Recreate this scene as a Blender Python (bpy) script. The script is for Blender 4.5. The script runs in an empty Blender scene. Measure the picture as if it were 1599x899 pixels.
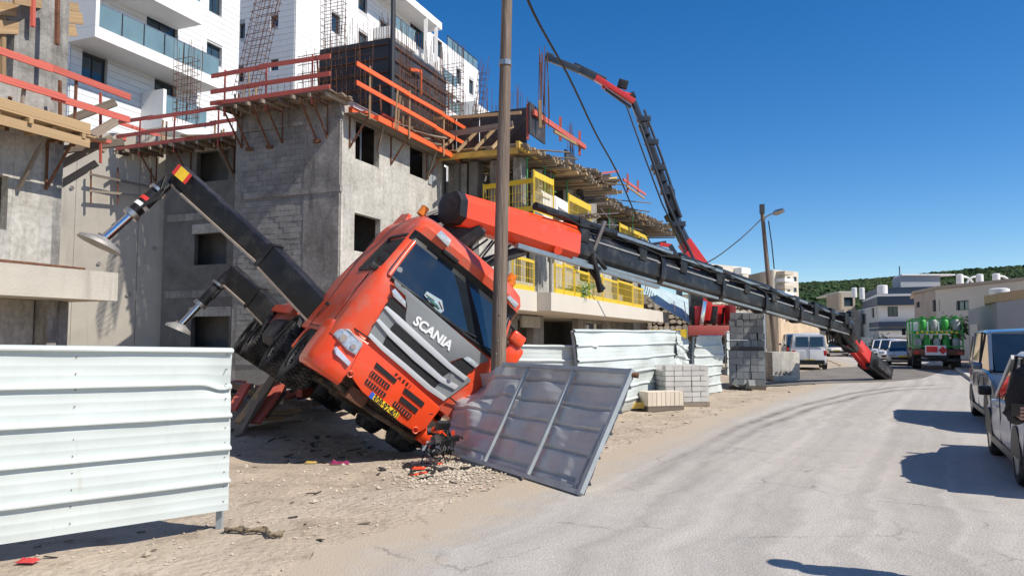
import bpy, bmesh, math, random
from mathutils import Vector as V, Matrix, noise
R_ = math.radians
random.seed(7)
C = bpy.context.scene.collection
SC = bpy.context.scene
# ------------------------------------------------------------------ camera, sky, sun, exposure
F = 1150.0; CX = 799.5; CY = 449.5; PIT = math.atan((527-449.5)/F); H = 1.65
cam = bpy.data.cameras.new('camera'); camo = bpy.data.objects.new('camera', cam); C.objects.link(camo)
cam.sensor_width = 36; cam.lens = 36*F/1599; cam.clip_end = 5000; cam.clip_start = .05
camo.location = (0, 0, H); camo.rotation_euler = (math.pi/2+PIT, 0, 0); SC.camera = camo
SUN_AZ = R_(118); SUN_EL = R_(47)
wd = bpy.data.worlds.new('World'); SC.world = wd; wd.use_nodes = True
wn = wd.node_tree; wn.nodes.clear()
sky = wn.nodes.new('ShaderNodeTexSky'); sky.sky_type = 'NISHITA'; sky.sun_disc = False
sky.sun_elevation = SUN_EL; sky.sun_rotation = SUN_AZ; sky.altitude = 300; sky.air_density = .9; sky.dust_density = .05; sky.ozone_density = 3.0
hs = wn.nodes.new('ShaderNodeHueSaturation'); hs.inputs['Saturation'].default_value = 1.36; hs.inputs['Value'].default_value = 1.36; hs.inputs['Hue'].default_value = .504
bg = wn.nodes.new('ShaderNodeBackground'); bg.inputs[1].default_value = .078
wo = wn.nodes.new('ShaderNodeOutputWorld')
wn.links.new(sky.outputs[0], hs.inputs['Color'])
# fair-weather clouds in the half of the sky behind the photographer (the windscreen mirrors them)
tcw = wn.nodes.new('ShaderNodeTexCoord'); nw = wn.nodes.new('ShaderNodeTexNoise'); nw.inputs['Scale'].default_value = 3.6; nw.inputs['Detail'].default_value = 8; nw.inputs['Roughness'].default_value = .58; wn.links.new(tcw.outputs['Generated'], nw.inputs[0])
mw = wn.nodes.new('ShaderNodeMapRange'); mw.inputs[1].default_value = .5; mw.inputs[2].default_value = .62; wn.links.new(nw.outputs[0], mw.inputs[0])
sw = wn.nodes.new('ShaderNodeSeparateXYZ'); wn.links.new(tcw.outputs['Generated'], sw.inputs[0])
yw = wn.nodes.new('ShaderNodeMapRange'); yw.inputs[1].default_value = .15; yw.inputs[2].default_value = -.25; wn.links.new(sw.outputs[1], yw.inputs[0])
pw = wn.nodes.new('ShaderNodeMath'); pw.operation = 'MULTIPLY'; wn.links.new(mw.outputs[0], pw.inputs[0]); wn.links.new(yw.outputs[0], pw.inputs[1])
cw_ = wn.nodes.new('ShaderNodeMix'); cw_.data_type = 'RGBA'; wn.links.new(pw.outputs[0], cw_.inputs[0]); wn.links.new(hs.outputs[0], cw_.inputs[6]); cw_.inputs[7].default_value = (5.2, 5.3, 5.6, 1)
wn.links.new(cw_.outputs[2], bg.inputs[0]); wn.links.new(bg.outputs[0], wo.inputs[0])
sl = bpy.data.lights.new('sun', 'SUN'); sl.energy = 4.3; sl.angle = R_(.5); sl.color = (1, .93, .82)
so = bpy.data.objects.new('sun', sl); C.objects.link(so)
SDIR = V((math.sin(SUN_AZ)*math.cos(SUN_EL), math.cos(SUN_AZ)*math.cos(SUN_EL), math.sin(SUN_EL)))
so.rotation_euler = SDIR.to_track_quat('Z', 'Y').to_euler(); so.location = (20, -10, 30)
SC.view_settings.view_transform = 'Standard'; SC.view_settings.look = 'None'; SC.view_settings.exposure = .40; SC.view_settings.gamma = 1
SC.cycles.max_bounces = 5; SC.cycles.diffuse_bounces = 3; SC.cycles.glossy_bounces = 3
SC.render.resolution_x = 1024; SC.render.resolution_y = 575

# ------------------------------------------------------------------ measuring helpers (photo pixel -> place in the world)
def ray(px, py):
    return V(((px-CX)/F, math.cos(PIT)-(CY-py)/F*math.sin(PIT), math.sin(PIT)+(CY-py)/F*math.cos(PIT)))
def P(px, py, D):
    d = ray(px, py); return V((0, 0, H))+d*(D/d.y)
def G(px, py, z=0):
    d = ray(px, py); return V((0, 0, H))+d*((z-H)/d.z)
class Pl:
    """vertical plane: o + s*u"""
    def __init__(s, o, ang=None, u=None):
        s.o = V((o[0], o[1], 0)); s.u = V((math.sin(ang), math.cos(ang), 0)) if u is None else V(u).normalized()
        s.n = V((s.u.y, -s.u.x, 0))
        if s.n.dot(V((0, 0, 0))-s.o) < 0: s.n = -s.n      # faces the street
    def hit(s, px, py):
        d = ray(px, py); t = (s.o-V((0, 0, H))).dot(s.n)/d.dot(s.n); return V((0, 0, H))+d*t
    def sz(s, px, py):
        p = s.hit(px, py); return (p-s.o).dot(s.u), p.z
    def at(s, a, z, out=0): return s.o+s.u*a+V((0, 0, z))+s.n*out
    def off(s, d): return Pl(s.o+s.n*d, u=s.u)
    def rect(s, x0, y0, x1, y1):
        xm, ym = (x0+x1)/2, (y0+y1)/2
        a, b = s.sz(x0, ym)[0], s.sz(x1, ym)[0]; z1, z0 = s.sz(xm, y0)[1], s.sz(xm, y1)[1]
        return (min(a, b), max(a, b), z0, z1)

# ------------------------------------------------------------------ materials
MT = {}
def mat(name, col, rough=.6, var=.12, scale=3., bump=.0, bscale=None, metal=0., spec=.5, dirt=None, dscale=1.2, dlo=.5, dhi=.7,
        coord='pos', stretch=None, rnd=0., coat=0., streak=None, emis=0, joints=0):
    if name in MT: return MT[name]
    m = bpy.data.materials.new(name); m.use_nodes = True; nt = m.node_tree; N = nt.nodes; L = nt.links
    b = N['Principled BSDF']; b.inputs['Roughness'].default_value = rough; b.inputs['Metallic'].default_value = metal
    b.inputs['Specular IOR Level'].default_value = spec; b.inputs['Coat Weight'].default_value = coat; b.inputs['Coat Roughness'].default_value = .08
    tc = N.new('ShaderNodeTexCoord')
    if coord == 'pos': g = N.new('ShaderNodeNewGeometry'); src = g.outputs['Position']
    else: src = tc.outputs['Object']
    if stretch or coord != 'pos':
        mp = N.new('ShaderNodeMapping'); mp.inputs['Scale'].default_value = stretch or (1, 1, 1); L.new(src, mp.inputs[0])
        if coord != 'pos':
            oi = N.new('ShaderNodeObjectInfo'); mu = N.new('ShaderNodeMath'); mu.operation = 'MULTIPLY'; mu.inputs[1].default_value = 37
            L.new(oi.outputs['Random'], mu.inputs[0]); L.new(mu.outputs[0], mp.inputs['Location'])
        src = mp.outputs[0]
    n = N.new('ShaderNodeTexNoise'); n.inputs['Scale'].default_value = scale; n.inputs['Detail'].default_value = 6; n.inputs['Roughness'].default_value = .62
    L.new(src, n.inputs[0])
    cr = N.new('ShaderNodeValToRGB'); e = cr.color_ramp.elements
    e[0].position = .32; e[1].position = .68
    e[0].color = tuple(max(0, c*(1-var)) for c in col)+(1,); e[1].color = tuple(min(1, c*(1+var)) for c in col)+(1,)
    L.new(n.outputs[0], cr.inputs[0]); out = cr.outputs[0]
    def layer(out, c2, sc, lo, hi, st=None):
        s2 = src
        if st:
            mp = N.new('ShaderNodeMapping'); mp.inputs['Scale'].default_value = st; L.new(src, mp.inputs[0]); s2 = mp.outputs[0]
        n2 = N.new('ShaderNodeTexNoise'); n2.inputs['Scale'].default_value = sc; n2.inputs['Detail'].default_value = 8; n2.inputs['Roughness'].default_value = .65; L.new(s2, n2.inputs[0])
        r2 = N.new('ShaderNodeMapRange'); r2.inputs[1].default_value = lo; r2.inputs[2].default_value = hi; L.new(n2.outputs[0], r2.inputs[0])
        mx = N.new('ShaderNodeMix'); mx.data_type = 'RGBA'; L.new(r2.outputs[0], mx.inputs[0]); L.new(out, mx.inputs[6]); mx.inputs[7].default_value = tuple(c2)+(1,)
        return mx.outputs[2]
    if dirt: out = layer(out, dirt, dscale, dlo, dhi)
    if streak: out = layer(out, streak[0], streak[1], streak[2], streak[3], (1, 1, .12))
    if joints:
        g2 = N.new('ShaderNodeNewGeometry'); dt = N.new('ShaderNodeVectorMath'); dt.operation = 'DOT_PRODUCT'; dt.inputs[1].default_value = (math.sin(R_(22))-math.cos(R_(22)), math.cos(R_(22))+math.sin(R_(22)), 0); L.new(g2.outputs['Position'], dt.inputs[0])
        sp = N.new('ShaderNodeSeparateXYZ'); L.new(g2.outputs['Position'], sp.inputs[0]); cb = N.new('ShaderNodeCombineXYZ'); L.new(dt.outputs['Value'], cb.inputs[0]); L.new(sp.outputs[2], cb.inputs[1])
        bk = N.new('ShaderNodeTexBrick'); bk.offset = .0; bk.inputs['Scale'].default_value = 1; bk.inputs['Brick Width'].default_value = .62; bk.inputs['Row Height'].default_value = 1.52; bk.inputs['Mortar Size'].default_value = .012; bk.inputs['Mortar Smooth'].default_value = .6
        bk.inputs['Color1'].default_value = (.88, .88, .88, 1); bk.inputs['Color2'].default_value = (1.08, 1.07, 1.05, 1); bk.inputs['Mortar'].default_value = (.84, .83, .82, 1); L.new(cb.outputs[0], bk.inputs[0])
        mj = N.new('ShaderNodeMix'); mj.data_type = 'RGBA'; mj.blend_type = 'MULTIPLY'; mj.inputs[0].default_value = 1; L.new(out, mj.inputs[6]); L.new(bk.outputs[0], mj.inputs[7]); out = mj.outputs[2]
        n6 = N.new('ShaderNodeTexNoise'); n6.inputs['Scale'].default_value = 9; n6.inputs['Detail'].default_value = 8; L.new(src, n6.inputs[0]); r6 = N.new('ShaderNodeMapRange'); r6.inputs[1].default_value = .3; r6.inputs[2].default_value = .7; r6.inputs[3].default_value = .82; r6.inputs[4].default_value = 1.15; L.new(n6.outputs[0], r6.inputs[0])
        h6 = N.new('ShaderNodeHueSaturation'); L.new(r6.outputs[0], h6.inputs['Value']); L.new(out, h6.inputs['Color']); out = h6.outputs[0]
    if rnd:
        oi = N.new('ShaderNodeObjectInfo'); mr = N.new('ShaderNodeMapRange'); mr.inputs[3].default_value = 1-rnd; mr.inputs[4].default_value = 1+rnd
        L.new(oi.outputs['Random'], mr.inputs[0]); h = N.new('ShaderNodeHueSaturation'); L.new(mr.outputs[0], h.inputs['Value']); L.new(out, h.inputs['Color']); out = h.outputs[0]
    L.new(out, b.inputs['Base Color'])
    if bump:
        n3 = N.new('ShaderNodeTexNoise'); n3.inputs['Scale'].default_value = bscale or scale*4; n3.inputs['Detail'].default_value = 6; L.new(src, n3.inputs[0])
        bp = N.new('ShaderNodeBump'); bp.inputs['Strength'].default_value = bump; bp.inputs['Distance'].default_value = .05; L.new(n3.outputs[0], bp.inputs['Height']); L.new(bp.outputs[0], b.inputs['Normal'])
    if emis: b.inputs['Emission Color'].default_value = tuple(col)+(1,); b.inputs['Emission Strength'].default_value = emis
    MT[name] = m; return m
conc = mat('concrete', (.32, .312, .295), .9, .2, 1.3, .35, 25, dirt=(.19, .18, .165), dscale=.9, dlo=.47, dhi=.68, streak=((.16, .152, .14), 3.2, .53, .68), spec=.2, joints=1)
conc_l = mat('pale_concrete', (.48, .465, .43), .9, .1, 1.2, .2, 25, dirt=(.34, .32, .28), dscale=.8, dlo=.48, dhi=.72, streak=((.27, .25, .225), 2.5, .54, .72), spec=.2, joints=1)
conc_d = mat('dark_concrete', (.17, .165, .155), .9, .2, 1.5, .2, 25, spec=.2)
blockm = mat('block', (.29, .287, .275), .95, .2, 2.2, .6, 40, rnd=.1, dirt=(.2, .195, .185), dscale=1., dlo=.55, dhi=.75, spec=.2)
mortar = mat('mortar', (.25, .245, .235), .95, .15, 6, .5, 50, spec=.2)
cladm = mat('white_stone', (.74, .745, .755), .75, .03, 1.5, .1, 20, rnd=.05, spec=.3)
cladj = mat('cladding_joint', (.5, .505, .51), .9, .05)
plaster = mat('white_plaster', (.78, .775, .765), .85, .03, 1., spec=.3)
glassb = mat('blue_glass', (.03, .055, .075), .06, .3, .8, spec=.8)
glassr = mat('railing_glass', (.16, .25, .28), .08, .15, .6, spec=.8)
darkfr = mat('dark_frame', (.03, .033, .04), .5, .1)
wood = mat('timber', (.42, .29, .16), .8, .25, 1., .3, 8, coord='obj', stretch=(1.5, 14, 14), rnd=.25, dirt=(.2, .16, .12), dscale=1.3, dlo=.5, dhi=.8, spec=.2)
woodg = mat('grey_timber', (.26, .215, .17), .85, .25, 1., .3, 8, coord='obj', stretch=(1.5, 14, 14), rnd=.35, dirt=(.11, .09, .08), dscale=1.3, dlo=.5, dhi=.8, spec=.2)
woodr = mat('red_painted_timber', (.50, .115, .085), .6, .2, 1., .15, 8, coord='obj', stretch=(1.5, 8, 8), rnd=.14, dirt=(.42, .13, .08), dscale=1.1, dlo=.55, dhi=.8, spec=.3)
woody = mat('yellow_timber_beam', (.62, .42, .09), .7, .15, 1., .1, 8, coord='obj', stretch=(2, 10, 10), rnd=.1)
rust = mat('rusty_steel', (.16, .075, .045), .85, .3, 8, spec=.2)
phen = mat('black_formwork', (.045, .04, .04), .5, .4, 1.2, dirt=(.16, .13, .11), dscale=1.6, dlo=.55, dhi=.8)
orange = mat('orange_paint', (.80, .068, .014), .3, .05, 1.5, coat=.35, dirt=(.55, .15, .09), dscale=2.6, dlo=.55, dhi=.85)
oranged = mat('dusty_orange_paint', (.74, .075, .022), .38, .08, 1.5, coat=.2, dirt=(.42, .17, .12), dscale=2.4, dlo=.46, dhi=.74)
reda = mat('crane_red', (.62, .03, .025), .35, .08, 2., coat=.3, dirt=(.3, .05, .04), dscale=2, dlo=.55, dhi=.8)
blackp = mat('black_paint', (.012, .012, .013), .42, .3, 2., coat=.08, spec=.35, dirt=(.09, .085, .08), dscale=2.2, dlo=.5, dhi=.85)
blackd = mat('dusty_black', (.022, .022, .024), .7, .3, 3., dirt=(.15, .135, .12), dscale=2.5, dlo=.5, dhi=.8, bump=.1)
rub = mat('tyre_rubber', (.022, .022, .022), .9, .3, 5., dirt=(.15, .14, .125), dscale=3, dlo=.42, dhi=.75, spec=.2)
steel = mat('bare_steel', (.42, .42, .41), .35, .15, 4., metal=.9)
chrome = mat('chrome', (.75, .76, .78), .12, .03, 4., metal=1)
greyp = mat('grey_grille_paint', (.25, .26, .265), .4, .05, 2., metal=.2, coat=.3)
silv = mat('silver_grille_paint', (.56, .57, .58), .35, .05, 2., metal=.15, coat=.3)
meshb = mat('black_mesh', (.008, .008, .009), .7, .3, 10)
lampg = mat('headlight_lens', (.5, .54, .58), .08, .2, 18., spec=.9, metal=.3)
amber = mat('amber_lens', (.7, .2, .02), .25, .1)
redl = mat('tail_lamp', (.45, .01, .01), .2, .1)
wsglass = mat('windscreen_glass', (.012, .018, .024), .03, .4, 1.2, spec=1.0, coat=.5)
whitep = mat('white_paint', (.8, .8, .79), .4, .03, 2, coat=.2)
platey = mat('plate_yellow', (.8, .55, .02), .5, .04)
blk = mat('black_print', (.015, .015, .015), .5, .02)
hoard = mat('white_hoarding_sheet', (.56, .61, .595), .45, .04, 1.6, coat=.1, dirt=(.47, .49, .46), dscale=1.5, dlo=.48, dhi=.85, spec=.4, streak=((.48, .45, .38), 6, .60, .80))
galv = mat('galvanised_sheet', (.52, .53, .53), .38, .14, 2., metal=.22, dirt=(.33, .30, .28), dscale=2, dlo=.5, dhi=.8)
galvf = mat('galvanised_frame', (.40, .44, .46), .45, .12, 4., metal=.3)
polem = mat('weathered_pole_wood', (.19, .145, .115), .85, .25, 1., .5, 4, stretch=(14, 14, .8), dirt=(.28, .23, .19), dscale=1., dlo=.5, dhi=.8, spec=.2)
yell = mat('yellow_paint', (.72, .5, .03), .5, .12, 4, dirt=(.5, .38, .1), dscale=2, dlo=.55, dhi=.8)
green = mat('green_scaffold_paint', (.05, .24, .09), .5, .2, 4)
greenb = mat('bright_green_paint', (.035, .33, .05), .45, .12, 4)
gasg = mat('grey_cylinder_paint', (.33, .36, .36), .5, .15, 5)
beige = mat('beige_render', (.53, .46, .37), .9, .05, .5, spec=.2)
beigep = mat('pale_beige_render', (.62, .57, .49), .9, .04, .5, spec=.2)
greyr = mat('grey_render', (.40, .405, .42), .9, .04, .5, spec=.2)
navy = mat('navy_cladding', (.035, .06, .10), .5, .1, .5)
sandst = mat('sandstone_block', (.55, .43, .30), .9, .12, 1.2, .4, 10, rnd=.2, spec=.2)
beigeb = mat('beige_block', (.68, .6, .49), .9, .05, 4, .2, 40, rnd=.06, spec=.2)
lightb = mat('light_grey_block', (.52, .51, .48), .92, .08, 4, .3, 40, rnd=.08, spec=.2)
dgb = mat('dark_grey_block', (.27, .285, .285), .92, .1, 4, .3, 40, rnd=.22, spec=.2)
rubble = mat('rubble_stone', (.45, .38, .29), .95, .2, 3, .5, 20, rnd=.2, spec=.2)
cardark = mat('blue_grey_car_paint', (.10, .135, .19), .22, .05, 1, coat=.7, metal=.3)
carsil = mat('silver_car_paint', (.68, .67, .64), .4, .04, 1, coat=.15, metal=.0, dirt=(.36, .34, .31), dscale=3, dlo=.5, dhi=.8)
carwh = mat('white_car_paint', (.72, .72, .72), .25, .03, 1, coat=.6)
jacket = mat('black_jacket_cloth', (.012, .012, .014), .85, .2, 8, .3, 60)
denim = mat('blue_denim', (.08, .13, .24), .9, .2, 8, .3, 80)
skin = mat('skin', (.5, .28, .2), .55, .06, 12)
hairm = mat('dark_hair', (.03, .02, .015), .6, .2, 30)
tarp = mat('pale_blue_sheet', (.42, .52, .55), .3, .15, 2, spec=.6)

# ------------------------------------------------------------------ object helpers
W = {}
def Wm(o): return W.get(o, Matrix())
def thing(name, loc, label, cat, group=None, M=None, kind=None):
    o = bpy.data.objects.new(name, None); C.objects.link(o); o.empty_display_size = .3
    m = M if M is not None else Matrix.Translation(V(loc)); o.matrix_basis = m; W[o] = m
    return tag(o, label, cat, group, kind)
def tag(o, label=None, cat=None, group=None, kind=None):
    if label: o['label'] = label
    if cat: o['category'] = cat
    if group: o['group'] = group
    if kind: o['kind'] = kind
    return o
class MB:
    def __init__(s): s.v = []; s.f = []
    def add(s, vs, fs):
        b = len(s.v); s.v += [V(v) for v in vs]; s.f += [[i+b for i in f] for f in fs]; return s
    def box(s, c, size, M=None):
        c = V(c); x, y, z = [a/2 for a in size]
        vs = [V((i*x, j*y, k*z)) for i in (-1, 1) for j in (-1, 1) for k in (-1, 1)]
        if M is not None: vs = [M @ v for v in vs]
        return s.add([v+c for v in vs], [(0, 1, 3, 2), (4, 6, 7, 5), (0, 4, 5, 1), (2, 3, 7, 6), (0, 2, 6, 4), (1, 5, 7, 3)])
    def beam(s, a, b, w, h, up=(0, 0, 1)):
        a, b = V(a), V(b); M = frame(b-a, up); return s.box((a+b)/2, ((b-a).length, w, h), M)
    def tube(s, pts, r, n=8, cap=True, r2=None):
        pts = [V(p) for p in pts]; k = len(pts); base = len(s.v); up = V((0, 0, 1))
        for i, p in enumerate(pts):
            d = (pts[min(i+1, k-1)]-pts[max(i-1, 0)]).normalized()
            a = d.cross(V((.31, .17, .93)) if abs(d.z) > .9 else up).normalized(); b2 = d.cross(a)
            if abs(d.z) > .9: a = d.cross(V((1, 0, 0))).normalized(); b2 = d.cross(a)
            rr = r if r2 is None else r+(r2-r)*i/(k-1)
            if isinstance(r, (list, tuple)): rr = r[i]
            for j in range(n):
                t = 2*math.pi*j/n; s.v.append(p+(a*math.cos(t)+b2*math.sin(t))*rr)
        for i in range(k-1):
            for j in range(n):
                s.f.append([base+i*n+j, base+i*n+(j+1) % n, base+(i+1)*n+(j+1) % n, base+(i+1)*n+j])
        if cap: s.f.append([base+j for j in range(n)][::-1]); s.f.append([base+(k-1)*n+j for j in range(n)])
        return s
    def loft(s, rings, closed=True, cap=True, skip=None):
        n = len(rings[0]); base = len(s.v)
        for r in rings: s.v += [V(p) for p in r]
        for i in range(len(rings)-1):
            for j in range(n if closed else n-1):
                if skip and skip(i, j): continue
                s.f.append([base+i*n+j, base+i*n+(j+1) % n, base+(i+1)*n+(j+1) % n, base+(i+1)*n+j])
        if cap: s.f.append([base+j for j in range(n)][::-1]); s.f.append([base+(len(rings)-1)*n+j for j in range(n)])
        return s
    def prism(s, poly, d):
        d = V(d); n = len(poly); p = [V(q) for q in poly]
        return s.add(p+[q+d for q in p], [list(range(n))[::-1], list(range(n, 2*n))]+[[i, (i+1) % n, (i+1) % n+n, i+n] for i in range(n)])
    def wall(s, pl, s0, s1, z0, z1, holes=(), t=.22):
        """wall with real openings: front face on the plane, thickness going inwards"""
        us = sorted({s0, s1, *[h[0] for h in holes], *[h[1] for h in holes]}); zs = sorted({z0, z1, *[h[2] for h in holes], *[h[3] for h in holes]})
        us = [a for a in us if s0 <= a <= s1]; zs = [a for a in zs if z0 <= a <= z1]
        nu, nz = len(us), len(zs); base = len(s.v)
        for dep in (0, -t):
            for z in zs:
                for a in us: s.v.append(pl.at(a, z, dep))
        def solid(i, k):
            if not (0 <= i < nu-1 and 0 <= k < nz-1): return False
            a = (us[i]+us[i+1])/2; z = (zs[k]+zs[k+1])/2
            return not any(h[0] < a < h[1] and h[2] < z < h[3] for h in holes)
        I = lambda i, k, l: base+l*nu*nz+k*nu+i
        for k in range(nz-1):
            for i in range(nu-1):
                if not solid(i, k): continue
                s.f.append([I(i, k, 0), I(i+1, k, 0), I(i+1, k+1, 0), I(i, k+1, 0)]); s.f.append([I(i, k, 1), I(i, k+1, 1), I(i+1, k+1, 1), I(i+1, k, 1)])
                for (di, dk, a, b) in ((-1, 0, (i, k), (i, k+1)), (1, 0, (i+1, k), (i+1, k+1)), (0, -1, (i, k), (i+1, k)), (0, 1, (i, k+1), (i+1, k+1))):
                    if not solid(i+di, k+dk): s.f.append([I(*a, 0), I(*b, 0), I(*b, 1), I(*a, 1)])
        return s
    def build(s, name, m, parent=None, label=None, cat=None, group=None, kind=None, smooth=None, bevel=0, loc=None, local=False):
        M = Wm(parent) if parent else (Matrix.Translation(V(loc)) if loc is not None else Matrix())
        Mi = Matrix() if local else M.inverted()
        me = bpy.data.meshes.new(name); me.from_pydata([tuple(Mi @ v) for v in s.v], [], s.f); 
        bm = bmesh.new(); bm.from_mesh(me); bmesh.ops.recalc_face_normals(bm, faces=bm.faces)
        if bevel:
            bmesh.ops.remove_doubles(bm, verts=bm.verts, dist=1e-4)
            es = [e for e in bm.edges if len(e.link_faces) == 2 and e.calc_face_angle(0) > R_(28)]
            bmesh.ops.bevel(bm, geom=es, offset=bevel, segments=2, profile=.6, affect='EDGES', clamp_overlap=True)
        bm.to_mesh(me); bm.free(); me.update()
        if smooth or bevel:
            for p in me.polygons: p.use_smooth = True
            me.set_sharp_from_angle(angle=R_(smooth or 35))
        for mm in (m if isinstance(m, (list, tuple)) else [m]): me.materials.append(mm)
        o = bpy.data.objects.new(name, me); C.objects.link(o)
        if parent: o.parent = parent; W[o] = M
        else: o.matrix_basis = M; W[o] = M
        return tag(o, label, cat, group, kind)
def frame(d, up=(0, 0, 1)):
    x = V(d).normalized(); up = V(up)
    if abs(x.dot(up)) > .98: up = V((0, 1, 0)) if abs(x.y) < .9 else V((1, 0, 0))
    y = up.cross(x).normalized(); z = x.cross(y); return Matrix((x, y, z)).transposed()
UB = {}
def unitbox(m, cham=0):
    k = (m.name, cham)
    if k not in UB:
        b = MB(); b.box((0, 0, 0), (1, 1, 1)); me = bpy.data.meshes.new('piece'); me.from_pydata([tuple(v) for v in b.v], [], b.f)
        me.materials.append(m); UB[k] = me
    return UB[k]
def piece(name, parent, c, size, m, Rm=None, **kw):
    """one box-shaped piece as its own object, sharing its mesh"""
    o = bpy.data.objects.new(name, unitbox(m)); C.objects.link(o)
    M = Matrix.Translation(V(c)) @ (Rm.to_4x4() if Rm is not None else Matrix()) @ Matrix.Diagonal(V((*size, 1)))
    if parent: o.parent = parent; M = Wm(parent).inverted() @ M
    o.matrix_basis = M; return tag(o, **kw)
def board(name, parent, a, b, w, h, m, up=(0, 0, 1), **kw):
    a, b = V(a), V(b); return piece(name, parent, (a+b)/2, ((b-a).length, w, h), m, frame(b-a, up), **kw)
def copy_tree(o, parent=None):
    c = o.copy(); C.objects.link(c); c.parent = parent
    for ch in list(KIDS.get(o, o.children)): copy_tree(ch, c)
    return c
KIDS = {}
def text_mesh(txt, size, ext=.004, align='CENTER', bold=0.0, sx=1.0):
    cu = bpy.data.curves.new('t', 'FONT'); cu.body = txt; cu.size = size; cu.extrude = ext; cu.align_x = align; cu.align_y = 'CENTER'; cu.offset = bold; cu.resolution_u = 3
    o = bpy.data.objects.new('t', cu); C.objects.link(o); dg = bpy.context.evaluated_depsgraph_get(); me = bpy.data.meshes.new_from_object(o.evaluated_get(dg))
    bpy.data.objects.remove(o); bpy.data.curves.remove(cu)
    mb = MB(); mb.v = [V((v.co.x*sx, v.co.y, v.co.z)) for v in me.vertices]; mb.f = [list(p.vertices) for p in me.polygons]; bpy.data.meshes.remove(me); return mb
def put_text(txt, size, m, parent, Mw, name='lettering', **kw):
    """Mw: world matrix whose x is reading direction, y is up, z is the normal"""
    t = text_mesh(txt, size, **kw); t.v = [Mw @ v for v in t.v]; return t.build(name, m, parent)
def nz(x, y, z=0, s=1.): return noise.noise(V((x*s, y*s, z*s)))

# ================================================================== GROUND, ROAD, HILL
def ground_h(x, y):
    h = 0.0
    dip = math.exp(-(((x+3.0)/2.6)**2+((y-13.6)/3.6)**2))*.30
    edge = road_left(y)-x                      # metres left of the road edge
    k = max(0, min(1, (edge-.1)/1.5))
    h -= dip*max(0, min(1, edge/1.2))
    h += k*(.05*nz(x, y, 0, .8)+.03*nz(x, y, 3, 2.5))-.012*k if edge < 25 else .0
    if y > 70: h += 0
    return h-(.006 if edge > 0 else .05)
RL = [(-30, -7.3), (0, -4.3), (4.6, -2.0), (6.0, -1.3), (7.5, -.55), (9, .3), (12, 2.1), (16, 4.3), (21, 7.4), (27, 11.2), (33, 14.4), (45, 20), (60, 25), (90, 33), (160, 60)]
RR = [(-30, -2.0+0), (0, 2.6+.6), (8, 6.9), (12, 8.9), (24.3, 15.4), (39.5, 23.6), (60, 33.5), (90, 47), (160, 80)]
def interp(T, y):
    for (a, b), (c, d) in zip(T, T[1:]):
        if y <= c: return b+(d-b)*(y-a)/(c-a)
    return T[-1][1]
def road_left(y): return interp(RL, max(-30, y))
dirt = mat('dirt', (.42, .345, .262), .95, .18, 1.6, .8, 14, dirt=(.50, .43, .345), dscale=.5, dlo=.45, dhi=.7, spec=.15, streak=((.29, .225, .16), 2.0, .52, .70))
# coarse and fine ground sheets joined into one
def grid(mb, xs, ys, hf):
    b = len(mb.v)
    for y in ys:
        for x in xs: mb.v.append(V((x, y, hf(x, y))))
    n = len(xs)
    for j in range(len(ys)-1):
        for i in range(n-1): mb.f.append([b+j*n+i, b+j*n+i+1, b+(j+1)*n+i+1, b+(j+1)*n+i])
mb = MB()
def axis(a, b, st, lo, hi, big):
    r = []; x = lo
    while x < a: r.append(x); x += big
    x = a
    while x < b: r.append(x); x += st
    x = b
    while x <= hi: r.append(x); x += big
    return r
grid(mb, axis(-12, 14, .2, -900, 1100, 60), axis(3, 34, .25, -300, 1500, 60), ground_h)
mb.build('ground', dirt, kind='structure', smooth=60)
# road sheet with a ragged dusty edge
asph = mat('road', (.42, .39, .355), .92, .05, .8, .3, 55, dirt=(.49, .45, .40), dscale=.35, dlo=.4, dhi=.75, spec=.2, streak=((.38, .36, .33), 3., .5, .8))
nt = asph.node_tree; N = nt.nodes; L = nt.links; b = N['Principled BSDF']
src = b.inputs['Base Color'].links[0].from_socket
g = N.new('ShaderNodeNewGeometry'); n = N.new('ShaderNodeTexNoise'); n.inputs['Scale'].default_value = 60; n.inputs['Detail'].default_value = 3; L.new(g.outputs['Position'], n.inputs[0])
r = N.new('ShaderNodeMapRange'); r.inputs[1].default_value = .35; r.inputs[2].default_value = .65; r.inputs[3].default_value = .88; r.inputs[4].default_value = 1.10; L.new(n.outputs[0], r.inputs[0])
h = N.new('ShaderNodeHueSaturation'); L.new(r.outputs[0], h.inputs['Value']); L.new(src, h.inputs['Color'])
# tyre tracks: long soft bands that follow the road, warped a little
at = N.new('ShaderNodeAttribute'); at.attribute_name = 'across'; wv = N.new('ShaderNodeTexNoise'); wv.inputs['Scale'].default_value = 1.
cm = N.new('ShaderNodeCombineXYZ'); sx = N.new('ShaderNodeSeparateXYZ'); L.new(at.outputs['Vector'], sx.inputs[0])
m1 = N.new('ShaderNodeMath'); m1.operation = 'MULTIPLY'; m1.inputs[1].default_value = 3.2; L.new(sx.outputs[0], m1.inputs[0]); L.new(m1.outputs[0], cm.inputs[0])
m2 = N.new('ShaderNodeMath'); m2.operation = 'MULTIPLY'; m2.inputs[1].default_value = .04; L.new(sx.outputs[1], m2.inputs[0]); L.new(m2.outputs[0], cm.inputs[1])
L.new(cm.outputs[0], wv.inputs[0]); wv.inputs['Detail'].default_value = 5
r3 = N.new('ShaderNodeMapRange'); r3.inputs[1].default_value = .35; r3.inputs[2].default_value = .65; r3.inputs[3].default_value = .86; r3.inputs[4].default_value = 1.1; L.new(wv.outputs[0], r3.inputs[0])
h2 = N.new('ShaderNodeHueSaturation'); L.new(r3.outputs[0], h2.inputs['Value']); L.new(h.outputs[0], h2.inputs['Color']); # worn tyre marks and dust creeping in from the verge
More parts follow.
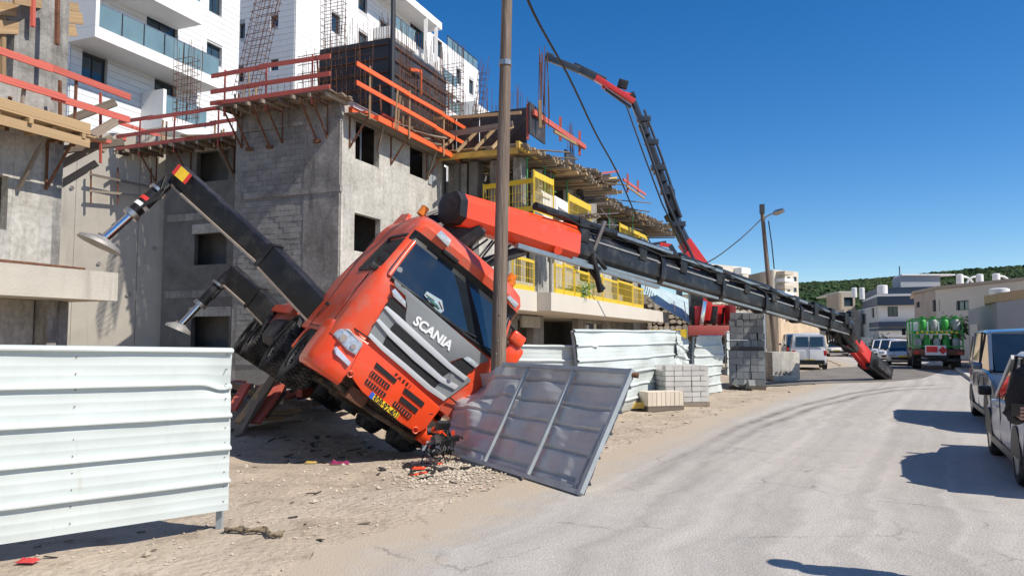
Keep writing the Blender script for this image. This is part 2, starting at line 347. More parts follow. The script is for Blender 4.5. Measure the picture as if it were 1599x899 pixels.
mk = N.new('ShaderNodeMix'); mk.data_type = 'RGBA'; mk.blend_type = 'MULTIPLY'; mk.inputs[7].default_value = (.42, .41, .40, 1)
nk = N.new('ShaderNodeTexNoise'); nk.inputs['Scale'].default_value = 1.7; nk.inputs['Detail'].default_value = 6; L.new(g.outputs['Position'], nk.inputs[0])
k1 = N.new('ShaderNodeMath'); k1.operation = 'MULTIPLY'; L.new(sx.outputs[2], k1.inputs[0]); L.new(nk.outputs[0], k1.inputs[1]); k2 = N.new('ShaderNodeMath'); k2.operation = 'MULTIPLY'; k2.inputs[1].default_value = 1.6; k2.use_clamp = True; L.new(k1.outputs[0], k2.inputs[0])
L.new(k2.outputs[0], mk.inputs[0]); L.new(h2.outputs[0], mk.inputs[6])
dm = N.new('ShaderNodeMapRange'); dm.inputs[1].default_value = 1.6; dm.inputs[2].default_value = 0.; L.new(sx.outputs[0], dm.inputs[0])
n5 = N.new('ShaderNodeTexNoise'); n5.inputs['Scale'].default_value = 2.2; n5.inputs['Detail'].default_value = 9; n5.inputs['Roughness'].default_value = .7; L.new(g.outputs['Position'], n5.inputs[0])
da = N.new('ShaderNodeMath'); da.operation = 'ADD'; L.new(dm.outputs[0], da.inputs[0]); L.new(n5.outputs[0], da.inputs[1]); dn_ = N.new('ShaderNodeMapRange'); dn_.inputs[1].default_value = .85; dn_.inputs[2].default_value = 1.3; L.new(da.outputs[0], dn_.inputs[0])
md = N.new('ShaderNodeMix'); md.data_type = 'RGBA'; md.inputs[7].default_value = (.45, .375, .285, 1); L.new(dn_.outputs[0], md.inputs[0]); L.new(mk.outputs[2], md.inputs[6]); vo = N.new('ShaderNodeTexVoronoi'); vo.feature = 'DISTANCE_TO_EDGE'; vo.inputs['Scale'].default_value = .55; wv2 = N.new('ShaderNodeVectorMath'); wv2.operation = 'MULTIPLY_ADD'; wv2.inputs[1].default_value = (.5, .5, 0); L.new(n5.outputs[1], wv2.inputs[0]); L.new(g.outputs['Position'], wv2.inputs[2]); L.new(wv2.outputs[0], vo.inputs[0])
rv = N.new('ShaderNodeMapRange'); rv.inputs[1].default_value = .002; rv.inputs[2].default_value = .009; rv.inputs[3].default_value = 1; rv.inputs[4].default_value = 0; L.new(vo.outputs['Distance'], rv.inputs[0])
rw = N.new('ShaderNodeMapRange'); rw.inputs[1].default_value = .5; rw.inputs[2].default_value = .62; rw.inputs[4].default_value = .55; L.new(nk.outputs[0], rw.inputs[0]); rx = N.new('ShaderNodeMath'); rx.operation = 'MULTIPLY'; L.new(rv.outputs[0], rx.inputs[0]); L.new(rw.outputs[0], rx.inputs[1])
mc = N.new('ShaderNodeMix'); mc.data_type = 'RGBA'; mc.inputs[7].default_value = (.16, .15, .14, 1); L.new(rx.outputs[0], mc.inputs[0]); L.new(md.outputs[2], mc.inputs[6]); L.new(mc.outputs[2], b.inputs['Base Color'])
mb = MB(); ys = [-30+.5*i for i in range(70)]+[5+.12*i for i in range(330)]+[44.6+1.5*i for i in range(78)]; K = 56; att = []; trk = []
TRK = [[G(x, y) for x, y in L_] for L_ in ([(1460, 601), (1400, 604), (1330, 614), (1240, 636), (1150, 668), (1060, 715), (960, 790), (880, 899)], [(1480, 606), (1400, 609), (1350, 617), (1270, 637), (1190, 667), (1110, 712), (1040, 790)])]
def tdist(x, y):
    v = 0
    for L_ in TRK:
        for a, b in zip(L_, L_[1:]):
            d = b-a; t = max(0, min(1, ((x-a.x)*d.x+(y-a.y)*d.y)/(d.x*d.x+d.y*d.y))); q = math.hypot(x-a.x-d.x*t, y-a.y-d.y*t)
            if q < .6: v = max(v, math.exp(-(q/.10)**2)*min(1, max(0, (y-6)/9)))
    return v
for y in ys:
    l = interp(RL, y)+.22*nz(0, y, 0, 1.1)+.1*nz(3, y, 0, 4); rr = interp(RR, y)
    for k in range(K+1):
        t = k/K; x = l+(rr-l)*t; mb.v.append(V((x, y, .004))); att.append((x-l, y, tdist(x, y) if 5 < y < 40 else 0))
for j in range(len(ys)-1):
    for k in range(K): a = j*(K+1)+k; mb.f.append([a, a+1, a+K+2, a+K+1])
ro = mb.build('road', asph, kind='structure')
ca = ro.data.attributes.new('across', 'FLOAT_VECTOR', 'POINT')
for i, a in enumerate(att): ca.data[i].vector = a
# older, darker asphalt patch under the crane tip
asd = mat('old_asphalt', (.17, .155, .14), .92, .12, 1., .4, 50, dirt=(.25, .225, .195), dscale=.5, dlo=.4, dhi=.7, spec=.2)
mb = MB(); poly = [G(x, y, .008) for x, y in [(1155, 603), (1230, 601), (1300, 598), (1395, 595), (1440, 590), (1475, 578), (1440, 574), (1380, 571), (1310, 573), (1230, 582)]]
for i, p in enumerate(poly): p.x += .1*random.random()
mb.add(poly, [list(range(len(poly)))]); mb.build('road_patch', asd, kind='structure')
# kerb and pavement on the right
pav = mat('pavement', (.40, .31, .26), .9, .12, 3, .3, 30, spec=.2); kerbm = mat('kerb', (.55, .52, .47), .9, .1, 3, .2, 30, spec=.2)
mb = MB(); ys = [-30+2*i for i in range(95)]
k = MB(); 
def strip(o, ys, f0, f1, z0, z1):
    for a, b2 in zip(ys, ys[1:]):
        A0, A1, B0, B1 = f0(a), f1(a), f0(b2), f1(b2)
        o.prism([(A0, a, z0), (A1, a, z0), (B1, b2, z0), (B0, b2, z0)], (0, 0, z1-z0))
rr = lambda y: interp(RR, y)
mbp = MB(); b0 = 0
for i, y in enumerate(ys):
    mbp.v += [V((rr(y)+.14, y, .118)), V((rr(y)+14, y, .118))]
    if i: mbp.f.append([2*i-2, 2*i-1, 2*i+1, 2*i])
mbp.build('pavement', pav, kind='structure')
kp = thing('kerb', (12, 18, 0), 'pale concrete kerb running along the right side of the road', 'kerb'); kp['kind'] = 'structure'; del kp['category']
kn = 0
for i in range(220):                                   # separate kerbstones, one metre each
    y = 2+.9*i*1.0
    if y > 80: break
    a = V((rr(y)+.07, y, .062)); c = V((rr(y+.885)+.07, y+.885, .062))
    piece('kerbstone', kp, (a+c)/2, ((c-a).length-.015, .15, .124), kerbm, frame(c-a)); kn += 1
# hill with woodland
hillm = mat('hill', (.16, .13, .08), .95, .2, .05)
def hill_h(x, y):
    cx = max(0, min(1, (x-90)/220)); 
    ridge = 26.5+16*cx**1.3+2.5*nz(x, y, 0, .012)
    if x < 110: ridge = 27
    t = max(0, min(1, (y-250)/170)); return -1+ridge*(t*t*(3-2*t))
mb = MB(); grid(mb, [-60+20*i for i in range(46)], [240+15*i for i in range(24)], hill_h); mb.build('hill', hillm, kind='structure', smooth=60)
leafm = mat('hill_foliage', (.035, .062, .026), .95, .5, .16, spec=.1, dirt=(.06, .08, .035), dscale=.05, dlo=.45, dhi=.65)
mb = MB(); rs = random.Random(3)
ico = bmesh.new(); bmesh.ops.create_icosphere(ico, subdivisions=2, radius=1); iv = [v.co.copy() for v in ico.verts]; fi = [[v.index for v in f.verts] for f in ico.faces]; ico.free()
for _ in range(15000):
    y = rs.uniform(262, 470); x = y*rs.uniform(.36, .76)
    s = rs.uniform(1.1, 2.5); z = hill_h(x, y); o = rs.uniform(0, 99)
    vs = [V((x, y, z+s*.5))+V((v.x, v.y, v.z*.85))*s*(1+.9*nz(v.x*1.7+o, v.y*1.7, v.z*1.7)) for v in iv]
    mb.add(vs, fi)
mb.build('woodland', leafm, kind='stuff', label='dark green woodland covering the far hill', cat='woodland')

# pebbles and rubble scattered over the dirt shoulder
peb = mat('pebbles', (.5, .43, .34), .95, .25, 9, spec=.15)
def rock(mb, c, s, rs, flat=.6):
    base = [(1, 0, 0), (-1, 0, 0), (0, 1, 0), (0, -1, 0), (0, 0, 1), (0, 0, -1)]
    fs = [(0, 2, 4), (2, 1, 4), (1, 3, 4), (3, 0, 4), (2, 0, 5), (1, 2, 5), (3, 1, 5), (0, 3, 5)]
    a = rs.uniform(0, 6.3); Rm = Matrix.Rotation(a, 3, 'Z'); vs = []
    for v in base: v = V(v)*s*rs.uniform(.6, 1.2); v.z *= flat; vs.append(Rm @ v+V(c))
    mb.add(vs, fs)
mb = MB(); rs = random.Random(11)
for _ in range(5200):
    y = 4+22*rs.random()**1.6; l = road_left(y); x = l-abs(rs.gauss(0, 2.4))+.35
    if abs(x/y) > .75: continue
    s = rs.choice([.005, .006, .008, .011, .016])*rs.uniform(.6, 1.4)*(2.2 if rs.random() < .03 else 1)
    rock(mb, (x, y, ground_h(x, y)+.3*s+(.008 if x > l else 0)), s, rs)
for _ in range(900):   # denser broken rubble in front of the wreck
    p = G(rs.gauss(705, 45), rs.gauss(728, 16)); rock(mb, (p.x, p.y, ground_h(p.x, p.y)+.01), rs.uniform(.008, .035), rs)
for _ in range(500):
    y = rs.uniform(8, 24); x = rs.uniform(-8, 0)
    rock(mb, (x, y, ground_h(x, y)+.005), rs.uniform(.01, .05), rs)
mb.build('pebbles', peb, kind='stuff', label='loose pebbles and crushed stone on the dirt shoulder', cat='pebbles')

# ================================================================== CONSTRUCTION SITE
TH = R_(22); U = V((math.sin(TH), math.cos(TH), 0)); N_ = V((math.cos(TH), -math.sin(TH), 0)); VL = V((-math.cos(TH), math.sin(TH), 0))
CA = V((-5.8, 24.5, 0))
ZUP = V((0, 0, 1))
def room(mb, pl, s0, s1, z0, z1, depth):
    """dark interior shell behind a wall: floor, ceiling, back and sides (thick boxes)"""
    for z in (z0, z1):
        mb.prism([pl.at(s0, z, -.25), pl.at(s1, z, -.25), pl.at(s1, z, -depth), pl.at(s0, z, -depth)], (0, 0, .18))
    a = pl.at(s0, z0, -depth); b2 = pl.at(s1, z0, -depth)
    mb.prism([a, b2, b2-pl.n*.15, a-pl.n*.15], (0, 0, z1-z0))
# ---- grey three-storey building shell next to the truck
A = thing('concrete_building', CA, 'grey concrete and block building shell with orange guard boards, directly behind the tilted truck', 'building')
WR = Pl(CA, TH)                       # street face
WL = Pl(CA, u=VL)                     # side face towards the camera
WN = Pl(CA+VL*4.27+U*2.5, u=VL)       # set-back part of the side
zt = WR.hit(528, 147).z
hr = [WR.rect(555, 193, 592, 255), WR.rect(640, 231, 667, 277), WR.rect(553, 337, 594, 395), (2.0, 3.4, .9, 2.2), WR.rect(700, 250, 715, 300)]
hr = hr[:4]
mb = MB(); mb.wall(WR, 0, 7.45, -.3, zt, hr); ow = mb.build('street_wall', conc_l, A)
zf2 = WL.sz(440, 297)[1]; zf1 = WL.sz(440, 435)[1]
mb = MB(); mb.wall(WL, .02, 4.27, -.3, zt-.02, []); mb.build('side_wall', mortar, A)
hn = [WN.rect(307, 235, 357, 283), WN.rect(303, 364, 354, 413), WN.rect(298, 494, 357, 541)]
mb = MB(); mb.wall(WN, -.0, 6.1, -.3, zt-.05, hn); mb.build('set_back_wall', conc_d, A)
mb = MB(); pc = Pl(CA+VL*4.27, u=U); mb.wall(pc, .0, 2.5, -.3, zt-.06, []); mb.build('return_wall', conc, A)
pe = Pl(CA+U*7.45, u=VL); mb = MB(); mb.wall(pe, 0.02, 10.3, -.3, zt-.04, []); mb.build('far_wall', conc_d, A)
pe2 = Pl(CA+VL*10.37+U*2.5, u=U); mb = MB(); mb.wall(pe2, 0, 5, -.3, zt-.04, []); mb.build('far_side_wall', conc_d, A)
mb = MB()
for z in (0, zf1-.2, zf2-.2, zt-.25):
    o = CA+V((0, 0, z)); q = .3
    mb.prism([o+U*q+VL*q, o+U*7.2+VL*q, o+U*7.2+VL*10.1, o+U*2.8+VL*10.1, o+U*2.8+VL*4.4, o+U*q+VL*4.4], (0, 0, .2))
pm = Pl(CA+U*3.4+VL*.3, u=VL); mb.wall(pm, 0, 9.8, 0, zt-.3); pm = Pl(CA+VL*2.2+U*.3, u=U); mb.wall(pm, 0, 7, 0, zt-.3)
mb.build('floor_slabs', conc_d, A)
# corner column, floor bands, lintels and window frames
mb = MB(); M2 = frame(U)
cw = 1.45
mb.prism([WL.at(.0, -.3, .03), WL.at(cw, -.3, .03), WL.at(cw, -.3, -.1), WL.at(.0, -.3, -.1)], (0, 0, zt+.26)); mb.build('corner_column', conc, A)
for z, hh in ((zf2, .22), (zf1, .5)):
    b2 = MB(); b2.prism([WL.at(-.05, z-hh, .05), WL.at(4.3, z-hh, .05), WL.at(4.3, z-hh, -.1), WL.at(-.05, z-hh, -.1)], (0, 0, hh)); b2.build('floor_band', conc, A)
b2 = MB(); b2.prism([WL.at(-.02, zt-.85, .045), WL.at(4.27, zt-.85, .045), WL.at(4.27, zt-.85, -.1), WL.at(-.02, zt-.85, -.1)], (0, 0, .8)); b2.build('ring_beam', conc, A)
for z in (zf2, zf1-.1):
    b2 = MB(); b2.prism([WN.at(-.0, z-.3, .03), WN.at(6.1, z-.3, .03), WN.at(6.1, z-.3, -.1), WN.at(0, z-.3, -.1)], (0, 0, .3)); b2.build('floor_band', conc, A)
for h4 in hn:
    b2 = MB(); b2.prism([WN.at(h4[0]-.12, h4[3]+.01, .025), WN.at(h4[1]+.12, h4[3]+.01, .025), WN.at(h4[1]+.12, h4[3]+.01, -.1), WN.at(h4[0]-.12, h4[3]+.01, -.1)], (0, 0, .38)); b2.build('lintel', conc_l, A)
b2 = MB(); r4 = hr[0]; b2.prism([WR.at(r4[0]-.2, r4[3]+.02, .03), WR.at(r4[1]+.9, r4[3]+.02, .03), WR.at(r4[1]+.9, r4[3]+.02, -.1), WR.at(r4[0]-.2, r4[3]+.02, -.1)], (0, 0, .4)); b2.build('lintel', plaster, A)
b2 = MB(); r4 = hr[1]
for i in range(2): b2 = MB(); x = r4[1]+.06+.34*i; b2.prism([WR.at(x, r4[2]-.1, .05), WR.at(x+.3, r4[2]-.1, .05), WR.at(x+.3, r4[2]-.1, .005), WR.at(x, r4[2]-.1, .005)], (0, 0, 1.25)); b2.build('shutter', galvf, A)
b2 = MB(); r4 = hr[0]
for (a, b3) in (((r4[0]+.03, r4[2]), (r4[0]+.03, r4[3])), ((r4[0]+.45, r4[2]), (r4[0]+.45, r4[3]*.9+r4[2]*.1)), ((r4[0]+.03, r4[2]+.9), (r4[0]+.45, r4[2]+.9))):
    b2.beam(WR.at(a[0], a[1], -.08), WR.at(b3[0], b3[1], -.08), .05, .05)
b2.build('window_frame', steel, A)
# blocks of the side wall
n = 0; extra = MB(); rs = random.Random(5)
for zlo, zhi in ((zf2+.005, zt-.86), (zf1+.005, zf2-.225), (.7, zf1-.51)):
    row = 0; z = zlo
    while z+.19 < zhi:
        s = cw+.01-(row % 2)*.2
        while s < 4.25:
            a = max(s, cw+.012); b3 = min(s+.392, 4.262)
            if b3-a > .05:
                c = WL.at((a+b3)/2, z+.096, -.04+rs.uniform(-.006, .009))
                if n < 300 and z > 1.5: piece('block', A, c, (b3-a, .11, .187), blockm, frame(VL)); n += 1
                else: extra.box(c, (b3-a, .11, .187), frame(VL))
            s += .4
        z += .197; row += 1
extra.build('lower_blocks', blockm, A, kind='stuff')

# ---- formwork decks with red guard boards
rs = random.Random(21)
def deck(name, o, u, n, s0, s1, z, depth, label, rails, posts, m=woodr, group=None, inner=.2, plank=woodg, railout=.9):
    """o: point on wall line, u along it, n outward. planks run along, joists stick out, raking struts below"""
    T = thing(name, V(o)+u*s0+V((0, 0, z)), label, 'scaffold deck', group)
    k = 0; d = -inner
    while d < depth:
        board('plank', T, o+u*(s0+rs.uniform(-.2, .1))+n*(d+.1)+V((0, 0, z+rs.uniform(0, .02))), o+u*(s1+rs.uniform(-.1, .3))+n*(d+.1)+V((0, 0, z+rs.uniform(0, .02))), .19, .04, plank); d += .2
    s = s0+.2
    while s < s1:
        board('joist', T, o+u*s+n*(-inner)+V((0, 0, z-.09)), o+u*s+n*(depth+rs.uniform(.0, .25))+V((0, 0, z-.09)), .09, .12, plank); s += .62
    return T
def guard(T, o, u, n, s0, s1, z, outs, heights, posts, m=woodr, pm=rust, ph=1.25, edge=True):
    for hgt in heights:
        s = s0
        while s < s1-.05:
            e = min(s+rs.uniform(2.4, 3.6), s1)
            if s1-e < .8: e = s1
            board('guard_board', T, o+u*(s-.15)+n*(outs+.03)+V((0, 0, z+hgt+rs.uniform(-.03, .03))), o+u*(e+.15)+n*(outs+.03+rs.uniform(0, .04))+V((0, 0, z+hgt+rs.uniform(-.03, .03))), .045, .15, m)
            s = e
    for s in posts:
        board('post', T, o+u*s+n*(outs-.03)+V((0, 0, z-.35)), o+u*s+n*(outs-.03)+V((0, 0, z+ph)), .05, .05, pm)
        b2 = MB(); a = o+u*s+n*(outs-.05)+V((0, 0, z-.2)); c = o+u*s+n*.03+V((0, 0, z-1.25)); dd = o+u*s+n*.03+V((0, 0, z-.15))
        b2.tube([a, c], .035, 6); b2.tube([c, dd], .03, 6); b2.tube([a+V((0, 0, .05)), dd], .03, 6); b2.build('bracket', rust, T)
O0 = V((CA.x, CA.y, 0))
# street face (bright orange boards)
zd = zt-.42
TR = thing('formwork_deck', O0+V((0, 0, zd)), 'bright orange guard boards running down the street face of the grey building', 'scaffold deck', 'formwork decks around the building shells')
guard(TR, O0, U, N_, -.25, 8.6, zd+.0, .85, (.62, 1.3), (.5, 3.2, 6.0, 8.2), orange and mat('orange_timber', (.8, .13, .035), .55, .1, 1., coord='obj', stretch=(1.5, 8, 8), rnd=.12, dirt=(.6, .2, .1), dscale=1.1, dlo=.6, dhi=.8), wood, 1.5)
om = MT['orange_timber']
for k in range(3):
    board('edge_beam', TR, O0+U*(.15+k*.5)+N_*(.28+.2*k)+V((0, 0, zd-.05-.03*k)), O0+U*(8.2-k*.3)+N_*(.28+.2*k)+V((0, 0, zd-.05-.03*k)), .16, .2, om)
# side face
TM = deck('formwork_deck', O0, VL, -U, -.3, 4.4, zt-.15, .95, 'upper deck of grey planks with pink-red boards over the block wall', 0, 0, group='formwork decks around the building shells')
guard(TM, O0, VL, -U, -.1, 4.6, zt-.15, .95, (.12, .55, 1.15), (.5, 2.4, 4.2), woodr, woodr, 1.3)
for s in (.9, 2.9, 3.8):
    b2 = MB(); a = O0+VL*s-U*1.0+V((0, 0, zt-.3)); c = O0+VL*s-U*.08+V((0, 0, zt-1.5)); b2.tube([a, c], .04, 6); b2.box(c, (.25, .12, .1)); b2.build('bracket', rust, TM)
ON = O0+VL*4.27+U*2.5
TN = deck('formwork_deck', ON, VL, -U, .3, 8.0, zt-.35, .95, 'lower left deck with red boards beside the white balcony block', 0, 0, group='formwork decks around the building shells')
guard(TN, ON, VL, -U, .1, 7.9, zt-.35, .95, (.08, .6, 1.2), (2.6, 4.9, 6.8), woodr, woodr, 1.3)
for hgt in (.6, 1.2): board('guard_board', TN, ON+VL*8-U*1.0+V((0, 0, zt-.35+hgt)), ON+VL*8.1+U*2.6+V((0, 0, zt-.35+hgt)), .05, .15, woodr)
def clutter(T, o, u, n, s0, s1, z, cnt, under=True, up=1.0, seed=1):
    rs = random.Random(seed)
    for k in range(cnt):
        s = rs.uniform(s0, s1); a = rs.uniform(-.5, .5); L_ = rs.uniform(.8, 2.2); p = o+u*s+n*rs.uniform(-.1, .8)+V((0, 0, z+.06+rs.uniform(0, .12))); d = (u*math.cos(a)+n*math.sin(a)*.6)
        board('loose_plank', T, p, p+d*L_*.9+V((0, 0, rs.uniform(-.02, .12))), rs.uniform(.08, .2), rs.uniform(.03, .08), rs.choice([woodg, woodg, wood, woodr]))
        if under and rs.random() < .3: p = o+u*s+n*rs.uniform(.05, .3)+V((0, 0, z-rs.uniform(.9, 1.6))); board('raking_strut', T, p, o+u*(s+rs.uniform(-.5, .5))+n*rs.uniform(.6, 1.0)+V((0, 0, z-.12)), .06, .09, woodg)
        if rs.random() < .6: p = o+u*s+n*rs.uniform(.2, .95)+V((0, 0, z-.3)); board('stake', T, p, p+V((rs.uniform(-.12, .12), 0, rs.uniform(.5, 1.6))), .05, .07, rs.choice([woodg, wood, rust]))
clutter(TM, O0, VL, -U, 0, 4.3, zt-.15, 9, seed=2); clutter(TN, ON, VL, -U, 1.5, 7.6, zt-.35, 10, seed=3); clutter(TR, O0, U, N_, .2, 8, zd+.05, 12, seed=4)
for k in range(3): board('plank', TR, O0+U*.1+N_*(.15+.22*k)+V((0, 0, zd-.18-.02*k)), O0+U*8.3+N_*(.15+.22*k)+V((0, 0, zd-.18-.02*k)), .2, .04, woodg)
# ---- black formwork stair core with reinforcement cage on the roof
K1 = O0+U*3.3+VL*.15
K = thing('formwork_core', K1+V((0, 0, zt)), 'black formwork wall box with rusty bars on the roof of the grey building', 'formwork')
zk0 = zt; 
pkr = Pl(K1, TH); zk1 = pkr.hit(612, 62).z
cz = .02
wl = 4.7; ws = 3.2
# panels as separate boards on both faces
k = 0; s = 0
while s < wl-.1:
    w = min(1.22, wl-s); piece('formwork_panel', K, K1+U*(s+w/2)+N_*.0+V((0, 0, (zk0+zk1)/2)), (w-.02, .08, zk1-zk0), phen, frame(U)); s += 1.22
s = 0
while s < ws-.1:
    w = min(1.22, ws-s); piece('formwork_panel', K, K1+VL*(s+w/2)-U*.0+V((0, 0, (zk0+zk1)/2)), (w-.02, .08, zk1-zk0), phen, frame(VL)); s += 1.22
piece('formwork_panel', K, K1+VL*ws+U*wl/2+V((0, 0, (zk0+zk1)/2)), (wl, .08, zk1-zk0), phen, frame(U)); piece('formwork_panel', K, K1+VL*ws/2+U*wl+V((0, 0, (zk0+zk1)/2)), (ws, .08, zk1-zk0), phen, frame(VL))
for i in range(7):
    z = zk0+.3+i*.55
    if z < zk1: b2 = MB(); b2.beam(K1+U*0+N_*.09+V((0, 0, z)), K1+U*wl+N_*.09+V((0, 0, z)), .05, .03); b2.beam(K1-U*.09+V((0, 0, z)), K1+VL*ws-U*.09+V((0, 0, z)), .05, .03); b2.build('waler', rust, K)
b2 = MB(); b2.tube([K1+N_*.2-U*.1+V((0, 0, zk0)), K1+N_*.2-U*.1+V((0, 0, zk1+1.5))], .09, 8); b2.build('pole', darkfr, K)
for a, c in (((640, 108), (658, 112)), ((658, 112), (658, 148))):
    pq = pkr.off(.25); board('opening_board', K, pq.hit(*a), pq.hit(*c), .05, .12, MT['orange_timber'])
mb = MB(); rs = random.Random(31)
def rebar(mb, p, h, r=.011, lean=.03): mb.tube([p, p+V((rs.uniform(-lean, lean)*h, rs.uniform(-lean, lean)*h, h))], r, 3, cap=False)
for i in range(44): rebar(mb, K1+U*(i*.11)-N_*.12+V((0, 0, zk1-.8)), rs.uniform(1.2, 2.1))
for i in range(26): rebar(mb, K1+VL*(i*.12)+U*.15+V((0, 0, zk1-.8)), rs.uniform(1.2, 2.2))
for i in range(30): rebar(mb, K1-U*.9+VL*(.2+i*.11)+V((0, 0, zt)), rs.uniform(2., 3.3))
for i in range(8): mb.beam(K1-U*.9+VL*.2+V((0, 0, zt+.3+.35*i)), K1-U*.9+VL*3.6+V((0, 0, zt+.3+.35*i)), .02, .02)
for i in range(40): rebar(mb, K1+N_*.42+U*(i*.12)+V((0, 0, zt)), rs.uniform(1.8, 3.3))
for i in range(7): mb.beam(K1+N_*.42+V((0, 0, zt+.3+.35*i)), K1+N_*.42+U*4.8+V((0, 0, zt+.3+.35*i)), .018, .018)
mb.build('reinforcement', rust, K, kind='stuff')
def rebar_cage(p, w, d, h, nx, ny, label, lean=V((0, 0, 0)), sp=.3, r=.012, cat='rebar'):
    mb = MB(); p = V(p); T = []
    for i in range(nx):
        for j in range(ny):
            if 0 < i < nx-1 and 0 < j < ny-1: continue
            a = p+U*(w*i/max(1, nx-1)-w/2)+VL*(d*j/max(1, ny-1)-d/2); hh = h*rs.uniform(.85, 1.05)
            mb.tube([a, a+V((0, 0, hh))+lean*hh+V((rs.uniform(-.1, .1), 0, 0))], r, 3, cap=False)
    z = .2
    while z < h*.8:
        o = p+lean*z+V((0, 0, z))
        q = [o-U*w/2-VL*d/2, o+U*w/2-VL*d/2, o+U*w/2+VL*d/2, o-U*w/2+VL*d/2]
        for i in range(4): mb.beam(q[i], q[(i+1) % 4], .016, .016)
        z += sp
    t = mb.build('rebar_cage', rust, loc=p, label=label, cat=cat)
    return t
rebar_cage(P(290, 190, 30), .5, .9, 3.3, 3, 6, 'upright rusty rebar cage in front of the white balcony block, left end of the roof')
rebar_cage(P(385, 140, 27)-V((0, 0, .2)), .4, 1.0, 5.2, 3, 6, 'tall leaning rebar cage rising above the roof of the grey building', lean=V((.2, 0, 0)))
rebar_cage(P(520, 110, 31), .3, 1.1, 4.4, 3, 5, 'tall upright rebar cage at the corner of the far white block')
rebar_cage(P(706, 190, 33), .4, 1.0, 3.6, 3, 6, 'rusty rebar cage right of the black formwork box')
rebar_cage(P(744, 190, 34), .2, .4, 3.0, 2, 4, 'small leaning bundle of rebar against the sky beside the timber pole', lean=V((.12, 0, 0)))
rebar_cage(P(240, 520, 27.2), .1, .6, .1, 2, 2, 'short starter bars') if False else None
mb = MB()
for i in range(26): rebar(mb, O0+VL*(.4+i*.28)+U*(.3 if i < 14 else 2.9)+V((0, 0, zt)), rs.uniform(.5, 1.3))
mb.build('starter_bars', rust, A, kind='stuff')

# ---- concrete retaining wall between the shells
PW = Pl(ON+VL*5.9+U*1.1, u=V((-.96, -.28, 0)))
rwm = mat('retaining_wall_concrete', (.50, .465, .40), .92, .07, .9, .2, 25, dirt=(.40, .37, .32), dscale=.5, dlo=.5, dhi=.75, streak=((.36, .33, .29), 2.2, .58, .75), spec=.2)
RW = thing('retaining_wall', PW.at(3, 0), 'tall bare concrete retaining wall in shade and sun left of the grey building', 'wall')
zr = PW.hit(180, 208).z
i = 0; s = -.3; 
while s < 12:
    mb = MB(); mb.wall(PW.off(rs.uniform(0, .012)), s, s+2.385, -.4, zr+ (0 if s < 6 else .3), []); mb.build('wall_panel', rwm, RW); s += 2.4
for (x0, y0, x1, y1) in ((140, 272, 236, 292), (140, 298, 236, 307)):
    board('rail', RW, PW.off(.35).hit(x0, y0), PW.off(.35).hit(x1, y1), .06, .1, woodg)
for x in (142, 184, 236): board('post', RW, PW.off(.3).hit(x, 262), PW.off(.3).hit(x, 318), .05, .05, rust)
mb = MB()
for x, y in ((113, 293), (113, 445), (155, 411), (200, 460), (240, 388)): c = PW.hit(x, y); mb.tube([c, c+PW.n*.06], .08, 8)
mb.build('tie_hole', conc, RW)

# ---- left shell
PLF = Pl(P(0, 415, 14.8), TH)          # slab edge line
L0 = PLF.o.copy()
BL = thing('concrete_building', L0, 'leftmost concrete building shell with red guard boards and a protruding floor slab', 'building')
zs1 = PLF.hit(0, 409).z; s_end = PLF.sz(184, 450)[0]
mb = MB(); mb.prism([L0+U*-8+V((0, 0, zs1-.66)), L0+U*s_end+V((0, 0, zs1-.66)), L0+U*s_end+VL*3.5+V((0, 0, zs1-.66)), L0-U*8+VL*3.5+V((0, 0, zs1-.66))], (0, 0, .66)); mb.build('floor_slab', rwm, BL)
PB = PLF.off(-.9)                     # wall face
se = PB.sz(82, 330)[0]
w1 = PB.rect(-22, 272, 12, 357)
mb = MB(); mb.wall(PB, -9, se, zs1+.0, PB.hit(40, 200).z, [(-6, w1[1], w1[2], w1[3])] ); mb.build('street_wall', conc_l, BL)
zl2 = PB.hit(40, 195).z
w2 = PB.rect(-30, 24, 22, 118)
mb = MB(); mb.wall(PB, -9, se+.1, zl2+.02, zl2+6, [(-6, w2[1], w2[2], w2[3])]); mb.build('upper_street_wall', conc, BL)
psd = Pl(PB.at(se, 0), u=VL); mb = MB(); mb.wall(psd, 0.01, 6, -.4, zl2+6, []); mb.build('side_wall', conc, BL)
plw = PB.off(-.4); mb = MB(); mb.wall(plw, -9, plw.sz(52, 500)[0], -.4, zs1-.67, []); mb.build('ground_wall', conc_l, BL)
c = plw.sz(75, 500)[0]; mb = MB(); mb.wall(plw, c, c+.5, -.4, zs1-.67, []); mb.build('column', conc, BL)
mb = MB(); a = PB.at(-9, 0, -5); b2_ = PB.at(se-.3, 0, -5); mb.prism([a, b2_, b2_-PB.n*.2, a-PB.n*.2], (0, 0, zl2+6))
for z in (zl2-.1,): mb.prism([PB.at(-9, z, -.23), PB.at(se-.01, z, -.23), PB.at(se-.01, z, -5), PB.at(-9, z, -5)], (0, 0, .2))
mb.build('inner_walls', conc_d, BL)
board('window_timber', BL, PB.hit(4, 24), PB.hit(4, 118), .08, .12, wood)
OL = V((PB.o.x, PB.o.y, 0)); 
TL = deck('formwork_deck', OL, U, PB.n, -6, se+.2, zl2-.1, .9, 'left deck of yellow planks with two pinkish red guard boards', 0, 0, group='formwork decks around the building shells', plank=wood)
guard(TL, OL, U, PB.n, -6, se+1.0, zl2-.1, .9, (.62, 1.2), (-.6, se-.2), woodr, rust, 1.25)
for z in (.13, -.22): board('toe_board', TL, OL+PB.n*.97-U*6+V((0, 0, zl2-.1+z)), OL+PB.n*.97+U*(se+.1)+V((0, 0, zl2-.1+z)), .05, .2, wood)
